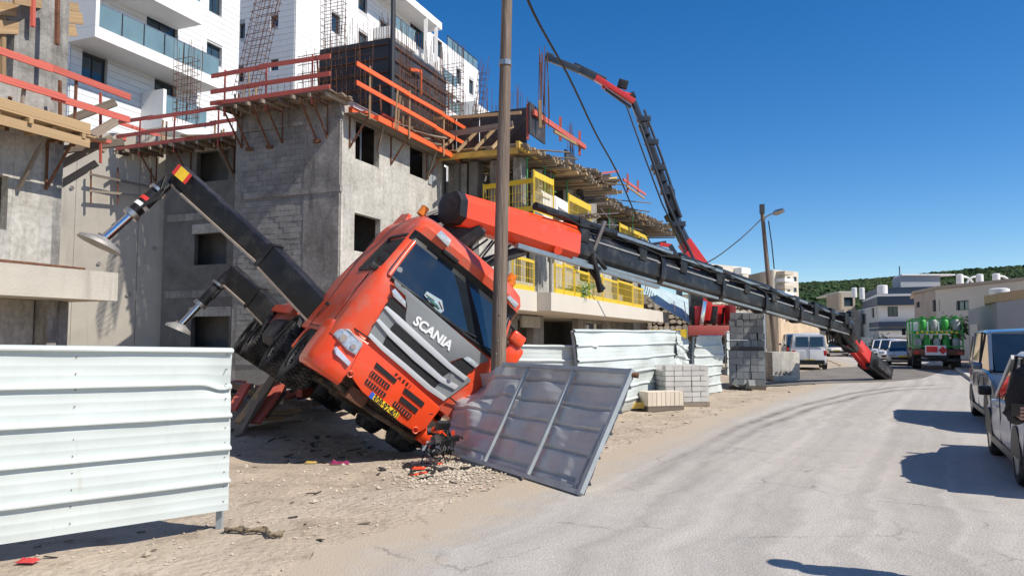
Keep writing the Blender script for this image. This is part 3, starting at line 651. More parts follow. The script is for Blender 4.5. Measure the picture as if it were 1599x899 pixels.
# broken outrigger timbers at the corner
for k, (a, c) in enumerate((((95, 192), (180, 160)), ((140, 213), (180, 190)), ((90, 235), (193, 222)), ((90, 260), (175, 215)), ((83, 295), (150, 255)), ((100, 235), (160, 225)), ((110, 195), (165, 235)))):
    D = 17.6+.25*k; board('broken_timber', TL, P(a[0], a[1], D-.3), P(c[0], c[1], D+.4), .14, .18, woodg)
clutter(TL, OL, U, PB.n, -2, se+.6, zl2-.1, 6, seed=6)
for x in (157, 94): board('post', TL, P(x, 145, 18), P(x, 255, 18.1), .05, .05, woodr)
for k, (a, c) in enumerate((((-10, 42), (118, 48)), ((-10, 12), (128, 30)), ((20, -5), (122, 15)))):
    board('shutter_board', BL, P(a[0], a[1], 15.2), P(c[0], c[1], 17.6+.2*k), .05, .28, wood)
for x, y in ((52, 0), (90, 0)): board('shutter_post', BL, P(x, y-30, 15.9), P(x-1, y+(42 if x == 52 else 70), 15.9), .07, .09, woodr if x == 52 else rust)
mb = MB()
for i in range(6): mb.tube([PLF.at(rs.uniform(-2, s_end-.5), zs1+.03, rs.uniform(-.3, -.05)), PLF.at(rs.uniform(-1, s_end), zs1+.06, rs.uniform(-.3, 0))], .03, 5)
mb.build('loose_bars', rust, BL, kind='stuff')

# ---- terraced shell in the middle, timber decks on green props
Q1 = V((.257, 29.6, 0)); PQ = Pl(Q1, TH)
B = thing('terraced_building', Q1+V((0, 0, 0)), 'unfinished terraced concrete building with timber decks and yellow rails behind the truck crane', 'building')
def slab(o, s0, s1, z, t, d0, d1, m, parent, name='floor_slab'):
    """o line origin, d0 out, d1 in"""
    mb = MB(); mb.prism([o+U*s0+N_*d0+V((0, 0, z-t)), o+U*s1+N_*d0+V((0, 0, z-t)), o+U*s1-N_*d1+V((0, 0, z-t)), o+U*s0-N_*d1+V((0, 0, z-t))], (0, 0, t)); return mb.build(name, m, parent)
S1 = V((1.43, 25.0, 0)); PS = Pl(S1, TH)
zb1 = PS.hit(900, 463).z
slab(S1, -.3, 22, zb1, .62, 0, 8, beigep, B)
slab(S1, PS.off(-.5).sz(796, 460)[0], -.32, zb1+.02, .66, -.5, 8, beigep, B)
zb2 = 6.45
slab(Q1, -.6, 27, zb2, .28, .3, 8, conc_l, B)
# first floor walls, 2.6 m back from the slab edge
PF = Pl(S1-N_*2.9, TH)
hf = [PF.rect(802, 384, 835, 440), PF.rect(884, 398, 903, 425), PF.rect(905, 395, 925, 440), PF.rect(955, 420, 985, 460), PF.rect(852, 396, 866, 410)]
mb = MB(); mb.wall(PF, PF.sz(748, 410)[0], 22, zb1, zb2-.29, hf, .25); mb.build('first_floor_wall', conc_l, B)
for x0, x1 in ((836, 851), (925, 935), (985, 993), (790, 801)):
    a, b2, _, _ = PF.rect(x0, 400, x1, 440); mb = MB(); mb.prism([PF.at(a, zb1, .12), PF.at(b2, zb1, .12), PF.at(b2, zb1, .01), PF.at(a, zb1, .01)], (0, 0, zb2-.3-zb1)); mb.build('pier', conc, B)
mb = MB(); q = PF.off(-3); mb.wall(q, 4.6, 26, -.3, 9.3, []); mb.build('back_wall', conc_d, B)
# ground floor, dark openings between piers
PG = Pl(S1-N_*2.2, TH); zg = zb1-.63
hg = [PG.rect(808, 498, 833, 538), PG.rect(849, 494, 903, 545), PG.rect(914, 505, 940, 545)]
mb = MB(); mb.wall(PG, PG.sz(752, 510)[0], 22, -.4, zg, [(h4[0], h4[1], -.2, h4[3]) for h4 in hg], .3); mb.build('ground_floor_wall', conc, B)
a, b2, _, _ = PG.rect(812, 470, 840, 498); mb = MB(); mb.prism([PG.at(a, zg-.5, .1), PG.at(b2, zg-.5, .1), PG.at(b2, zg-.5, .01), PG.at(a, zg-.5, .01)], (0, 0, .45)); mb.build('lintel', conc_l, B)
# left flank: columns and wall panels seen above the cab
PV = Pl(Q1+U*.6, u=VL)
x = 0
for s, w, m in ((.2, .35, conc), (1.2, .5, conc), (2.2, .4, conc_d), (2.8, .9, conc), (4.0, .5, conc_d), (4.7, 1.4, conc)):
    mb = MB(); mb.prism([PV.at(s, zb1, -.2-.2*(x % 2)), PV.at(s+w, zb1, -.2-.2*(x % 2)), PV.at(s+w, zb1, -.8), PV.at(s, zb1, -.8)], (0, 0, 9.2-zb1)); mb.build('column', m, B); x += 1
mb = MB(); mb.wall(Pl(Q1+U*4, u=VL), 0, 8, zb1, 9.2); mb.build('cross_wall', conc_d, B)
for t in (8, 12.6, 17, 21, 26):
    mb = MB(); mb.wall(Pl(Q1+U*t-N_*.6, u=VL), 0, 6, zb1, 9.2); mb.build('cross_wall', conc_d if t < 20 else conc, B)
for s in (3, 7.6, 12, 16.5, 21):
    mb = MB(); a = Q1+U*s-N_*.3; mb.beam(a+V((0, 0, zb1)), a+V((0, 0, 9.1)), .5, .3); mb.build('column', conc_l, B)
# white block parapets on the second floor
for (x0, y0, x1, y1) in ((845, 310, 868, 330), (866, 318, 888, 340)):
    pq = PQ.off(.35); a, b2, z0, z1 = pq.rect(x0, y0, x1, y1); mb = MB(); mb.prism([pq.at(a, zb2, 0), pq.at(b2, zb2, 0), pq.at(b2, zb2, -.3), pq.at(a, zb2, -.3)], (0, 0, z1-zb2+.2)); mb.build('parapet', plaster, B)
# timber decks
rs = random.Random(77)
DK = thing('timber_deck', Q1+V((0, 0, 9.5)), 'nearer messy timber deck with planks jutting out over the yellow rails', 'scaffold deck', 'timber decks of the terraced building')
DK2 = thing('timber_deck', PQ.at(14, 9.4), 'farther messy timber deck with planks jutting out below the second crane', 'scaffold deck', 'timber decks of the terraced building')
def messy(T, s0, s1, z, e0, e1, dens=.17, back=4.5):
    s = s0
    while s < s1:
        t = (s-s0)/(s1-s0); out = (e0+(e1-e0)*t)*rs.uniform(.75, 1.1); ang = rs.uniform(-.1, .1)
        d = (N_*math.cos(ang)+U*math.sin(ang)); p0 = Q1+U*s-N_*back+V((0, 0, z+rs.uniform(0, .1))); 
        zz = rs.uniform(-.03, .05)
        board('joist', T, Q1+U*s-N_*rs.uniform(1, back)+V((0, 0, z+zz)), Q1+U*s+d*out+V((0, 0, z+zz-rs.uniform(0, .12)*out)), rs.uniform(.12, .2), rs.uniform(.08, .15), woodg if rs.random() < .8 else wood); s += dens*rs.uniform(.7, 1.3)
    for k in range(int((s1-s0)*2.2)):
        a = rs.uniform(s0, s1); L_ = rs.uniform(2, 4); dd = (U*rs.uniform(.5, 1)+N_*rs.uniform(-.9, .9)).normalized(); p0 = Q1+U*a-N_*rs.uniform(-e0*.3, 3)+V((0, 0, z+.13+rs.uniform(0, .14)))
        board('loose_plank', T, p0, p0+dd*min(L_, s1-a+1), .14, .035, woodg if rs.random() < .7 else wood)
messy(DK, -.1, 9.2, 9.4, .45, 1.6)
messy(DK, 1.5, 9.2, 9.6, .3, 1.9, .24)
messy(DK2, 12.6, 25.3, 9.25, .5, 2.0, .2)
messy(DK2, 13.5, 25.3, 9.5, .4, 2.2, .3)
messy(DK, 3.5, 9.6, 9.75, .5, 2.3, .3, 3.0)
messy(DK, 6, 9.6, 9.2, .8, 2.4, .3, 3.0)
messy(DK2, 16, 25.5, 9.05, .6, 2.6, .35, 3.0)
messy(DK2, 13, 25.3, 9.7, .3, 1.8, .4, 3.0)
board('main_beam', DK, PQ.off(.1).hit(808, 225), PQ.off(.1).hit(900, 284), .14, .26, woody); board('main_beam', DK2, PQ.off(.1).hit(946, 312), PQ.off(.1).hit(1013, 346), .14, .26, woody)
board('main_beam', DK, Q1+V((0, 0, 9.25))-U*.1, Q1+VL*4.2+V((0, 0, 9.25))-U*.1, .14, .22, woody)
for k in range(9): board('plank', DK, Q1-U*(.0-.3*k)+N_*.1+V((0, 0, 9.5)), Q1-U*(0-.3*k)+VL*4.4+V((0, 0, 9.52)), .28, .045, woodg if k % 3 else wood)
for k, s in enumerate((.9, 1.7, 2.5, 3.4, 4.2)):  # A-frame struts leaning on the edge forms
    board('strut', DK, Q1+VL*s-U*.6+V((0, 0, 9.3)), Q1+VL*(s-.45)+U*.5+V((0, 0, 10.45)), .1, .12, wood)
board('edge_board', DK, Q1+VL*(-.2)-U*.2+V((0, 0, 10.75)), Q1+VL*4.0-U*.2+V((0, 0, 10.95)), .08, .12, wood)
board('edge_board', DK, Q1+VL*.2-U*.1+V((0, 0, 10.35)), Q1+VL*4.0-U*.1+V((0, 0, 10.2)), .05, .25, woodg)
for s in (.5, 1.6, 2.7, 3.8): piece('formwork_panel', DK, Q1+VL*s+U*.9+V((0, 0, 10.55)), (1.05, .06, 1.5), phen, frame(VL))
piece('formwork_panel', DK, Q1+VL*-.45+U*1.0+V((0, 0, 10.6)), (1.9, .07, 1.3), phen, frame(U))
piece('formwork_panel', DK, Q1+U*7+V((0, 0, 10.1)), (1.6, .07, 1.4), phen, frame(U))
for k in range(4): piece('formwork_panel', DK2, Q1+U*(15+k*1.3)-N_*1+V((0, 0, 10.1)), (1.2, .07, .9), phen, frame(U))
def bq(T, a, c, D0, D1, m=woodr, w=.07, h=.14, name='guard_board'): board(name, T, P(a[0], a[1], D0), P(c[0], c[1], D1), w, h, m)
bq(DK, (833, 175), (914, 230), 29.6, 37.5, woodr, .1, .22); bq(DK, (865, 205), (912, 232), 31, 38, wood, .08, .12)
for x, y0, y1, D in ((824, 163, 218, 29.6), (875, 183, 220, 33.5), (905, 205, 243, 37)): bq(DK, (x, y0), (x, y1), D, D, woodr, .12, .12, 'post')
bq(DK, (843, 157), (844, 200), 30, 30, wood, .12, .12, 'post')
bq(DK2, (905, 275), (960, 268), 38.5, 42, woodr, .5, .1); bq(DK2, (905, 284), (960, 278), 38, 41.5, woody, .3, .1)
for x, y0, y1, D in ((936, 270, 303, 40), (980, 272, 300, 46), (996, 282, 304, 50)): bq(DK2, (x, y0), (x, y1), D, D, woodr, .12, .12, 'post')
bq(DK2, (973, 280), (1008, 304), 45, 53, woodr, .08, .16); bq(DK2, (978, 290), (1006, 310), 45, 52, wood, .08, .12)
bq(DK, (868, 255), (935, 298), 36, 38, woodr, .1, .14, 'brace'); bq(DK, (880, 262), (916, 300), 37, 38, woodr, .1, .12, 'brace')
# a hanging black hose bundle between the decks
mb = MB(); mb.tube([P(908, 280, 37), P(905, 300, 37), P(912, 312, 37)], [.12, .17, .08], 7); mb.build('black_bundle', blackd, loc=P(908, 280, 37), label='black cable bundle hanging between the two timber decks', cat='cable')
mb = MB()
for i in range(40): rebar(mb, Q1+VL*rs.uniform(0, 4)+U*rs.uniform(.9, 1.3)+V((0, 0, 10.5)), rs.uniform(1., 2.0))
for i in range(7): rebar(mb, Q1+VL*-.6+U*1.4+V((rs.uniform(-.25, .25), 0, 10.5)), rs.uniform(2.8, 3.6), .02)
for i in range(14): rebar(mb, Q1+U*rs.uniform(6.4, 7.8)+V((0, 0, 10.6)), rs.uniform(1., 1.9))
for i in range(22): rebar(mb, Q1+U*rs.uniform(14, 20)-N_*1.2+V((0, 0, 10.0)), rs.uniform(.8, 1.6))
mb.build('starter_bars', rust, B, kind='stuff')
# green props and scaffold tubes
rs = random.Random(9)
for k, s in enumerate((1.0, 2.8, 4.4, 6.0, 8.2, 14, 16.2, 18.5, 21, 24)):
    pr = thing('scaffold_prop', PQ.at(s, zb2), ['thin green prop at the near corner of the nearer timber deck', 'second green prop from the near corner under the nearer timber deck', 'green prop behind the yellow corner rail, middle of the nearer timber deck', 'green prop left of the yellow rail between the two timber decks', 'last green prop at the far end of the nearer timber deck', 'first green prop under the near end of the farther timber deck', 'second green prop under the farther timber deck, beside steel braces', 'green prop behind the left end of the farthest yellow rail', 'green prop behind the right end of the farthest yellow rail', 'last green prop at the far end of the farther timber deck'][k], 'prop', 'green props under the timber decks')
    mb = MB(); a = PQ.at(s, zb2, .15*(k % 2)); mb.tube([a, a+V((0, 0, 2.7))], .045, 6); mb.build('tube', green, pr)
    mb = MB(); mb.box(a+V((0, 0, .01)), (.2, .2, .02)); mb.box(a+V((0, 0, 2.7)), (.2, .2, .02)); mb.build('end_plate', green, pr)
for k, (a, c, D0, D1, m) in enumerate((((835, 322), (870, 330), 30, 32, green), ((838, 292), (868, 300), 30, 32, green), ((928, 335), (966, 333), 40, 42, steel), ((928, 350), (968, 352), 40, 42, steel), ((955, 350), (1005, 360), 42, 48, steel), ((938, 325), (962, 355), 40, 42, steel), ((988, 330), (988, 375), 45, 45, green), ((720, 355), (800, 362), 29, 30, green))):
    mb = MB(); mb.tube([P(a[0], a[1], D0), P(c[0], c[1], D1)], .03, 6); mb.build('brace_tube', m, B)
# yellow guard rails: every frame is a thing with bars
def yframe(p0, p1, z0, z1, label, solid=0, group='yellow guard rail frames'):
    p0, p1 = V(p0), V(p1); p0.z = p1.z = 0; Ln = (p1-p0).length; d = (p1-p0)/Ln
    T = thing('guard_rail_frame', p0+V((0, 0, z0)), label, 'railing', group)
    q = lambda s, z: p0+d*s+V((0, 0, z))
    board('top_rail', T, q(0, z1-.06-solid/2), q(Ln, z1-.06-solid/2), .04, .1+solid, yell); board('toe_board', T, q(0, z0+.1), q(Ln, z0+.1), .03, .2, yell)
    n = max(1, round(Ln/2.2))
    for i in range(n+1): board('post', T, q(Ln*i/n, z0-.35), q(Ln*i/n, z1+.03), .06, .07, yell)
    mb = MB(); s = .13
    while s < Ln: mb.beam(q(s, z0+.15), q(s, z1-.1), .016, .016, U); s += .15
    for z in (z0+.45, z0+.8): mb.beam(q(0, z), q(Ln, z), .014, .014)
    mb.build('bars', yell, T)
    return T
pa = PS.off(-.08)
yframe(S1+U*(PS.off(-.6).sz(800, 440)[0])-N_*.6, S1-U*.35-N_*.6, zb1, zb1+1.1, 'yellow rail on the first-floor slab right beside the timber pole')
e = 0
xs = [866, 880, 897, 920, 941, 965, 988, 1004]
for i, (a, c) in enumerate(zip(xs, xs[1:])):
    s0, s1 = pa.sz(a, 450)[0], pa.sz(c, 450)[0]
    T = yframe(pa.at(s0, 0), pa.at(s1-.06, 0), zb1-.02, zb1+1.05+.08*(i % 2), ['yellow rail frame at the near corner of the first-floor slab', 'yellow rail frame, second from the slab corner, in front of green netting', 'yellow rail frame below the first black collar of the boom', 'yellow rail frame below the hanging black strut', 'yellow rail frame right of the hanging strut on the slab edge', 'yellow rail frame last but one towards the end of the long slab', 'yellow rail frame at the far end of the first-floor slab'][i])
yframe(P(755, 300, 30.8), P(833, 300, 29.4), 6.75, 8.1, 'yellow mesh rail facing the camera under the nearer timber deck', .1)
yframe(P(834, 300, 29.2), P(864, 300, 31.0), 6.7, 8.35, 'yellow mesh rail on the corner under the nearer timber deck', .15)
yframe(P(888, 320, 33), P(922, 320, 35.9), 6.65, 8.15, 'yellow mesh rail between the two timber decks', .2)
yframe(P(968, 360, 41.9), P(1011, 360, 47.5), 6.55, 8.2, 'yellow mesh rail under the farther timber deck', .1)
# stack of planks on the slab edge between the rails
PT = thing('plank_stack', P(870, 338, 33), 'stack of grey planks lying on the second-floor edge between yellow rails', 'planks')
for k in range(14): a = P(866+2.6*(k % 5), 343-2.6*(k//5), 31+.25*(k % 5)); board('plank', PT, a, a+N_*rs.uniform(1.3, 1.9)+U*rs.uniform(-.2, .2), .2, .06, woodg)
gn = thing('green_netting', P(890, 440, 29), 'crumpled green netting lying behind the lower yellow rail', 'netting')
mb = MB()
for i in range(150):
    a = P(rs.uniform(878, 918), 0, 28.4); a.z = zb1+.1+.5*rs.random()*(1-abs((a.x-2.0-1.1)/2)); b2 = a+V((rs.uniform(-.35, .35), rs.uniform(-.3, .3), rs.uniform(-.15, .15))); mb.tube([a, b2], .016, 3)
mb.build('net_strands', mat('netting_green', (.16, .33, .07), .8), gn, kind='stuff')

# ---- white stone-clad apartment blocks behind the site
def clad(T, pl, s0, s1, z0, z1, holes, tw=1.3, th=.34, maxn=300, backm=cladj, vis=None):
    """base wall plus cladding slabs as separate pieces, running bond with open joints"""
    mb = MB(); mb.wall(pl, s0, s1, z0, z1, holes, .3); mb.build('wall', backm, T)
    cells = []; z = z0; row = 0
    while z < z1-.05:
        zt_ = min(z+th, z1); s = s0-(tw/2 if row % 2 else 0)
        while s < s1-.02:
            a, b = max(s, s0), min(s+tw, s1); segs = [(a, b)]
            for h in holes:
                if h[2] < zt_-.02 and h[3] > z+.02:
                    ns = []
                    for (p, q) in segs:
                        if h[1] <= p or h[0] >= q: ns.append((p, q))
                        else:
                            if h[0]-p > .04: ns.append((p, h[0]))
                            if q-h[1] > .04: ns.append((h[1], q))
                    segs = ns
            cells += [(p, q, z, zt_) for p, q in segs]
            s += tw
        z += th; row += 1
    ok = []; rest = MB(); fr = frame(pl.u)
    for c in cells:
        ctr = pl.at((c[0]+c[1])/2, (c[2]+c[3])/2)
        v = vis is None or vis(ctr)
        ok.append((0 if v else 1, ctr.y, c, ctr))
    ok.sort(key=lambda t: (t[0], t[1]))
    for i, (v, _, c, ctr) in enumerate(ok):
        sz = (c[1]-c[0]-.008, .03, c[3]-c[2]-.02)
        if i < maxn and v == 0: piece('cladding_slab', T, ctr+pl.n*.02, sz, cladm, fr)
        else: rest.box(ctr+pl.n*.02, sz, fr)
    if rest.v: rest.build('cladding_slabs', cladm, T, kind='stuff')
def window(T, pl, h, n=2, fm=darkfr, rec=.16, gm=glassb, box=True):
    s0, s1, z0, z1 = h; t = .06
    mb = MB(); 
    for (a, b, c, d) in ((s0, s1, z0, z0+t), (s0, s1, z1-t*(3 if box else 1), z1), (s0, s0+t, z0, z1), (s1-t, s1, z0, z1)): mb.prism([pl.at(a, c, -rec), pl.at(b, c, -rec), pl.at(b, c, -rec-.07), pl.at(a, c, -rec-.07)], (0, 0, d-c))
    for k in range(1, n): a = s0+(s1-s0)*k/n; mb.prism([pl.at(a-.03, z0, -rec+.01), pl.at(a+.03, z0, -rec+.01), pl.at(a+.03, z0, -rec-.06), pl.at(a-.03, z0, -rec-.06)], (0, 0, z1-z0))
    w = mb.build('window', fm, T)
    mb = MB(); mb.prism([pl.at(s0, z0, -rec-.03), pl.at(s1, z0, -rec-.03), pl.at(s1, z0, -rec-.05), pl.at(s0, z0, -rec-.05)], (0, 0, z1-z0)); mb.build('pane', gm, w)
def inview(p):
    x = CX+F*p.x/p.y; y = CY-F*((p.z-H)/p.y-math.tan(PIT)); return -10 < x < 1610 and -10 < y < 560
W1o = P(108, 150, 34.5); PW1 = Pl(W1o, TH)
WB = thing('white_apartment_block', (W1o.x, W1o.y, 8), 'nearer white stone apartment block with long glass-railed balconies, top left', 'apartment building', 'white apartment blocks behind the site')
e1 = PW1.sz(373, 60)[0]
hw = [PW1.rect(127, 86, 167, 133), PW1.rect(326, -12, 346, 22), PW1.rect(240, 128, 274, 172), PW1.rect(228, 22, 277, 72), PW1.rect(322, 70, 346, 100)]
clad(WB, PW1, 0, e1, 9, 24, hw, vis=inview)
for h4 in hw: window(WB, PW1, h4, 3 if h4[1]-h4[0] > 3 else 2)
PW1s = Pl(PW1.at(0, 0), u=VL); clad(WB, PW1s, .02, 10, 9, 24, [], maxn=60, vis=inview)
def balcony(T, pl, s0, s1, z, dep, par, gh=1.0, side_wall=None, n=6):
    mb = MB(); mb.prism([pl.at(s0, z, 0), pl.at(s1, z, 0), pl.at(s1, z, dep), pl.at(s0, z, dep)], (0, 0, .3)); b = mb.build('balcony', plaster, T)
    mb = MB(); mb.prism([pl.at(s0, z+.3, dep), pl.at(s1, z+.3, dep), pl.at(s1, z+.3, dep-.15), pl.at(s0, z+.3, dep-.15)], (0, 0, par)); mb.prism([pl.at(s0, z+.3, 0.05), pl.at(s0+.15, z+.3, .05), pl.at(s0+.15, z+.3, dep-.16), pl.at(s0, z+.3, dep-.16)], (0, 0, par))
    mb.prism([pl.at(s1-.15, z+.3, 0.05), pl.at(s1, z+.3, .05), pl.at(s1, z+.3, dep-.16), pl.at(s1-.15, z+.3, dep-.16)], (0, 0, par)); mb.build('parapet', plaster, b)
    zz = z+.3+par
    if side_wall: mb = MB(); mb.prism([pl.at(s0, zz+.01, 0.05), pl.at(s0+.2, zz+.01, .05), pl.at(s0+.2, zz+.01, dep), pl.at(s0, zz+.01, dep)], (0, 0, side_wall)); mb.build('side_wall', plaster, b)
    for i in range(n):
        a = s0+.22+(s1-s0-.3)*i/n; c = s0+.22+(s1-s0-.3)*(i+1)/n-.05
        mb = MB(); mb.prism([pl.at(a, zz+.04, dep-.06), pl.at(c, zz+.04, dep-.06), pl.at(c, zz+.04, dep-.08), pl.at(a, zz+.04, dep-.08)], (0, 0, gh-.08)); mb.build('glass_panel', glassr, b)
        board('rail_post', b, pl.at(a-.02, zz+.02, dep-.04), pl.at(a-.02, zz+gh, dep-.04), .04, .04, darkfr)
    mb = MB(); mb.beam(pl.at(s0+.15, zz+gh, dep-.07), pl.at(s1, zz+gh, dep-.07), .06, .05)
    for sgn in (s1-.05,): mb.beam(pl.at(sgn, zz+gh, dep-.07), pl.at(sgn, zz+gh, .1), .05, .05)
    mb.build('handrail', steel, b)
    return b
pb = PW1.off(1.9)
sb0 = pb.sz(148, 60)[0]; zb = pb.hit(148, 57).z; sb1 = pb.sz(345, 120)[0]
balcony(WB, PW1, sb0, sb1, zb, 1.9, .25, 1.15, side_wall=1.7)
balcony(WB, PW1, sb0+.8, sb1-1.5, zb+3.15, 1.9, .9, 1.0)
balcony(WB, PW1, pb.sz(236, 170)[0]+1.0, sb1-.5, zb-3.1, 1.6, .4, 1.05, side_wall=1.3, n=4)
W2o = P(460, 100, 50); PW2 = Pl(W2o, TH)
WC = thing('white_apartment_block', (W2o.x, W2o.y, 8), 'farther white stone apartment block behind the black formwork box, roof against the sky', 'apartment building', 'white apartment blocks behind the site')
zr2 = PW2.hit(700, 73).z; e2 = PW2.sz(747, 150)[0]
hw = [PW2.rect(517, 22, 531, 52), PW2.rect(559, -18, 573, 18), PW2.rect(559, 52, 574, 88), PW2.rect(593, 35, 606, 60), PW2.rect(712, 108, 719, 132), PW2.rect(732, 125, 739, 147), PW2.rect(640, 40, 664, 72), PW2.rect(676, 62, 690, 88), PW2.rect(685, 140, 702, 165), PW2.rect(712, 158, 722, 176), PW2.rect(740, 128, 743, 150)]
clad(WC, PW2, 0, e2, 9, zr2, hw[:-1], tw=1.1, th=.42, vis=inview)
for h4 in hw[:-1]: window(WC, PW2, h4, 1 if h4[1]-h4[0] < 1.6 else 3)
PW2s = Pl(W2o, u=VL); hs2 = [PW2s.rect(374, 37, 383, 60), PW2s.rect(373, 104, 381, 128), PW2s.rect(423, 24, 435, 42), PW2s.rect(423, 93, 435, 110)]
clad(WC, PW2s, .05, 9, 9, zr2+3, hs2, tw=1.1, th=.42, maxn=0, vis=inview)
for h4 in hs2: window(WC, PW2s, h4, 1)
for (x0, x1, y, dep) in ((640, 688, 118, 1.8), (690, 716, 135, 1.8), (690, 722, 178, 1.6), (612, 650, 58, 1.8)):
    q = PW2.off(dep); a, c = q.sz(x0, y)[0], q.sz(x1, y)[0]; zz = q.hit((x0+x1)/2, y).z; balcony(WC, PW2, a, c, zz-.6, dep, .55, 1.05, n=3)
mb = MB(); q = PW2.off(1.9)
for (a, c) in ((595, 690),): s0, s1 = q.sz(a, 5)[0], q.sz(c, 60)[0]; mb.prism([PW2.at(s0, zr2-.6, 0), PW2.at(s1, zr2-.6, 0), PW2.at(s1, zr2-.6, 1.9), PW2.at(s0, zr2-.6, 1.9)], (0, 0, .65)); mb.build('roof_overhang', plaster, WC)
for x in (667, 683): s = q.sz(x, 70)[0]; board('balcony_column', WC, PW2.at(s, 22, 1.75), PW2.at(s, zr2-.61, 1.75), .3, .3, plaster)
sA = PW2.sz(700, 75)[0]
for i in range(6):
    s = sA+(e2-sA)*i/6; mb = MB(); mb.prism([PW2.at(s+.05, zr2+.05, -.1), PW2.at(s+(e2-sA)/6-.1, zr2+.05, -.1), PW2.at(s+(e2-sA)/6-.1, zr2+.05, -.12), PW2.at(s+.05, zr2+.05, -.12)], (0, 0, 1.0)); mb.build('glass_panel', glassr, WC); board('rail_post', WC, PW2.at(s, zr2, -.1), PW2.at(s, zr2+1.15, -.1), .06, .06, darkfr)
board('handrail', WC, PW2.at(sA, zr2+1.15, -.1), PW2.at(e2, zr2+1.15, -.1), .07, .06, darkfr)
# low white building beyond the core
mb = MB(); q = Pl(P(745, 200, 70), TH); mb.wall(q, 0, 9, 8, q.hit(760, 172).z, []); mb.wall(Pl(q.o, u=VL), 0.02, 6, 8, q.hit(760, 172).z+.3); 
mb.build('white_parapet_house', plaster, label='low white building right of the apartment block, behind the timber decks', cat='building', loc=q.o)

# ================================================================== THE TILTED CRANE TRUCK
tp = (-0.5187, 0.3851, -1.0534); tw_ = V((-2.7712, 11.9328, 0.3065))
RT = Matrix.Rotation(V(tp).length, 3, V(tp).normalized()); MT4 = Matrix.Translation(tw_) @ RT.to_4x4()
CSX = [(0, 1.47), (.74, 1.46), (.9, 1.43), (1.05, 1.36), (1.19, 1.26), (1.26, 1.11), (2, 1.0)]
def csx(y): return interp(CSX, abs(y))
TK = thing('crane_truck', (0, 0, 0), 'orange crane truck tipped sideways against the timber pole, boom stretched out over the road', 'truck', M=MT4)
TI = MT4.inverted()
def LW(x, y, z): return MT4 @ V((x, y, z))
def FP(px, py, x=1.45):
    """pixel -> truck-local point on the plane x=const"""
    o = TI @ V((0, 0, H)); d = TI.to_3x3() @ ray(px, py); return o+d*((x-o.x)/d.x)
def zA(x, y): return (560+x/3.2107, 320+y/3.2107)
def zB(x, y): return (460+x/3.2107, 440+y/3.2107)
def plate(name, pts, z, m, x=1.45, t=.03, parent=None, bevel=0, cv=0.0, **kw):
    """a front panel: outline on plane x, thickness t towards the front; cv bows it back at the sides"""
    q = [FP(*z(*p), x) for p in pts]
    for a in q: a.x = x-cv*a.y*a.y
    mb = MB(); mb.prism(q, (t, 0, 0)); mb.v = [V(v) for v in mb.v]
    return mb.build(name, m, parent or TK, local=True, bevel=bevel, **kw)
def lb(): return MB()
# --- cab shell: rings of outline points
def ring(z, xf, w, xr=-.95, cr=.28, bow=.05):
    pts = []
    for x in (xr, -.5, .1, .62, xf-cr-.02): pts.append((x, -w, z))
    for k in range(1, 5): a = math.pi/2*k/5; pts.append((xf-bow-cr+cr*math.sin(a), -w+cr-cr*math.cos(a), z))
    ys = [-w+cr, -.86 if w > 1.16 else -.80, -.5, 0, .5, .86 if w > 1.16 else .80, w-cr]; ys = sorted(ys)
    for y in ys: pts.append((xf-bow*(y/(w-cr))**2, y, z))
    for k in range(4, 0, -1): a = math.pi/2*k/5; pts.append((xf-bow-cr+cr*math.sin(a), w-cr+cr*math.cos(a), z))
    for x in (xf-cr-.02, .62, .1, -.5, xr): pts.append((x, w, z))
    return pts
lv = [(.95, 1.40, 1.235, .2), (1.15, 1.43, 1.24, .2), (1.6, 1.44, 1.24, .2), (1.98, 1.43, 1.235, .2), (2.1, 1.40, 1.215, .16), (2.18, 1.375, 1.205, .14), (2.5, 1.27, 1.16, .12), (2.80, 1.16, 1.115, .12), (2.87, 1.14, 1.11, .12), (2.97, 1.19, 1.12, .16), (3.1, 1.22, 1.11, .2), (3.24, 1.12, 1.08, .25), (3.36, .88, 1.02, .3), (3.43, .5, .93, .3)]
rings = [ring(z, xf, w, cr=cr) for z, xf, w, cr in lv]; n = len(rings[0])
# segment indices: sides 0-4 & end, corners, front 9-15
def isglass(i, j): return 4 <= i <= 6 and 8 <= j <= 15
def isside(i, j): return 5 <= i <= 6 and (j in (2, 3) or j in (n-5, n-4))
def isband(i, j): return i in (7, 8) and 6 <= j <= 17
mb = MB(); mb.loft(rings, closed=True, cap=True, skip=lambda i, j: isglass(i, j) or isside(i, j) or isband(i, j)); mb.build('cab_body', oranged, TK, local=True, smooth=38)
def sub(test, off):
    m2 = MB(); m2.loft(rings, closed=True, cap=False, skip=lambda i, j: not test(i, j)); used = sorted({k for f in m2.f for k in f}); mp = {k: i for i, k in enumerate(used)}
    m2.v = [m2.v[k] for k in used]; m2.f = [[mp[k] for k in f] for f in m2.f]; return m2
g = sub(isglass, 0); g.v = [v+V((-.0, 0, 0)) for v in g.v]; wsh = g.build('windscreen', wsglass, TK, local=True, smooth=60)
sub(lambda i, j: isside(i, j) and j < 9, 0).build('side_window', wsglass, TK, local=True, smooth=60); sub(lambda i, j: isside(i, j) and j > 9, 0).build('side_window', wsglass, TK, local=True, smooth=60)
sub(isband, 0).build('sun_visor', blackp, TK, local=True, smooth=40)
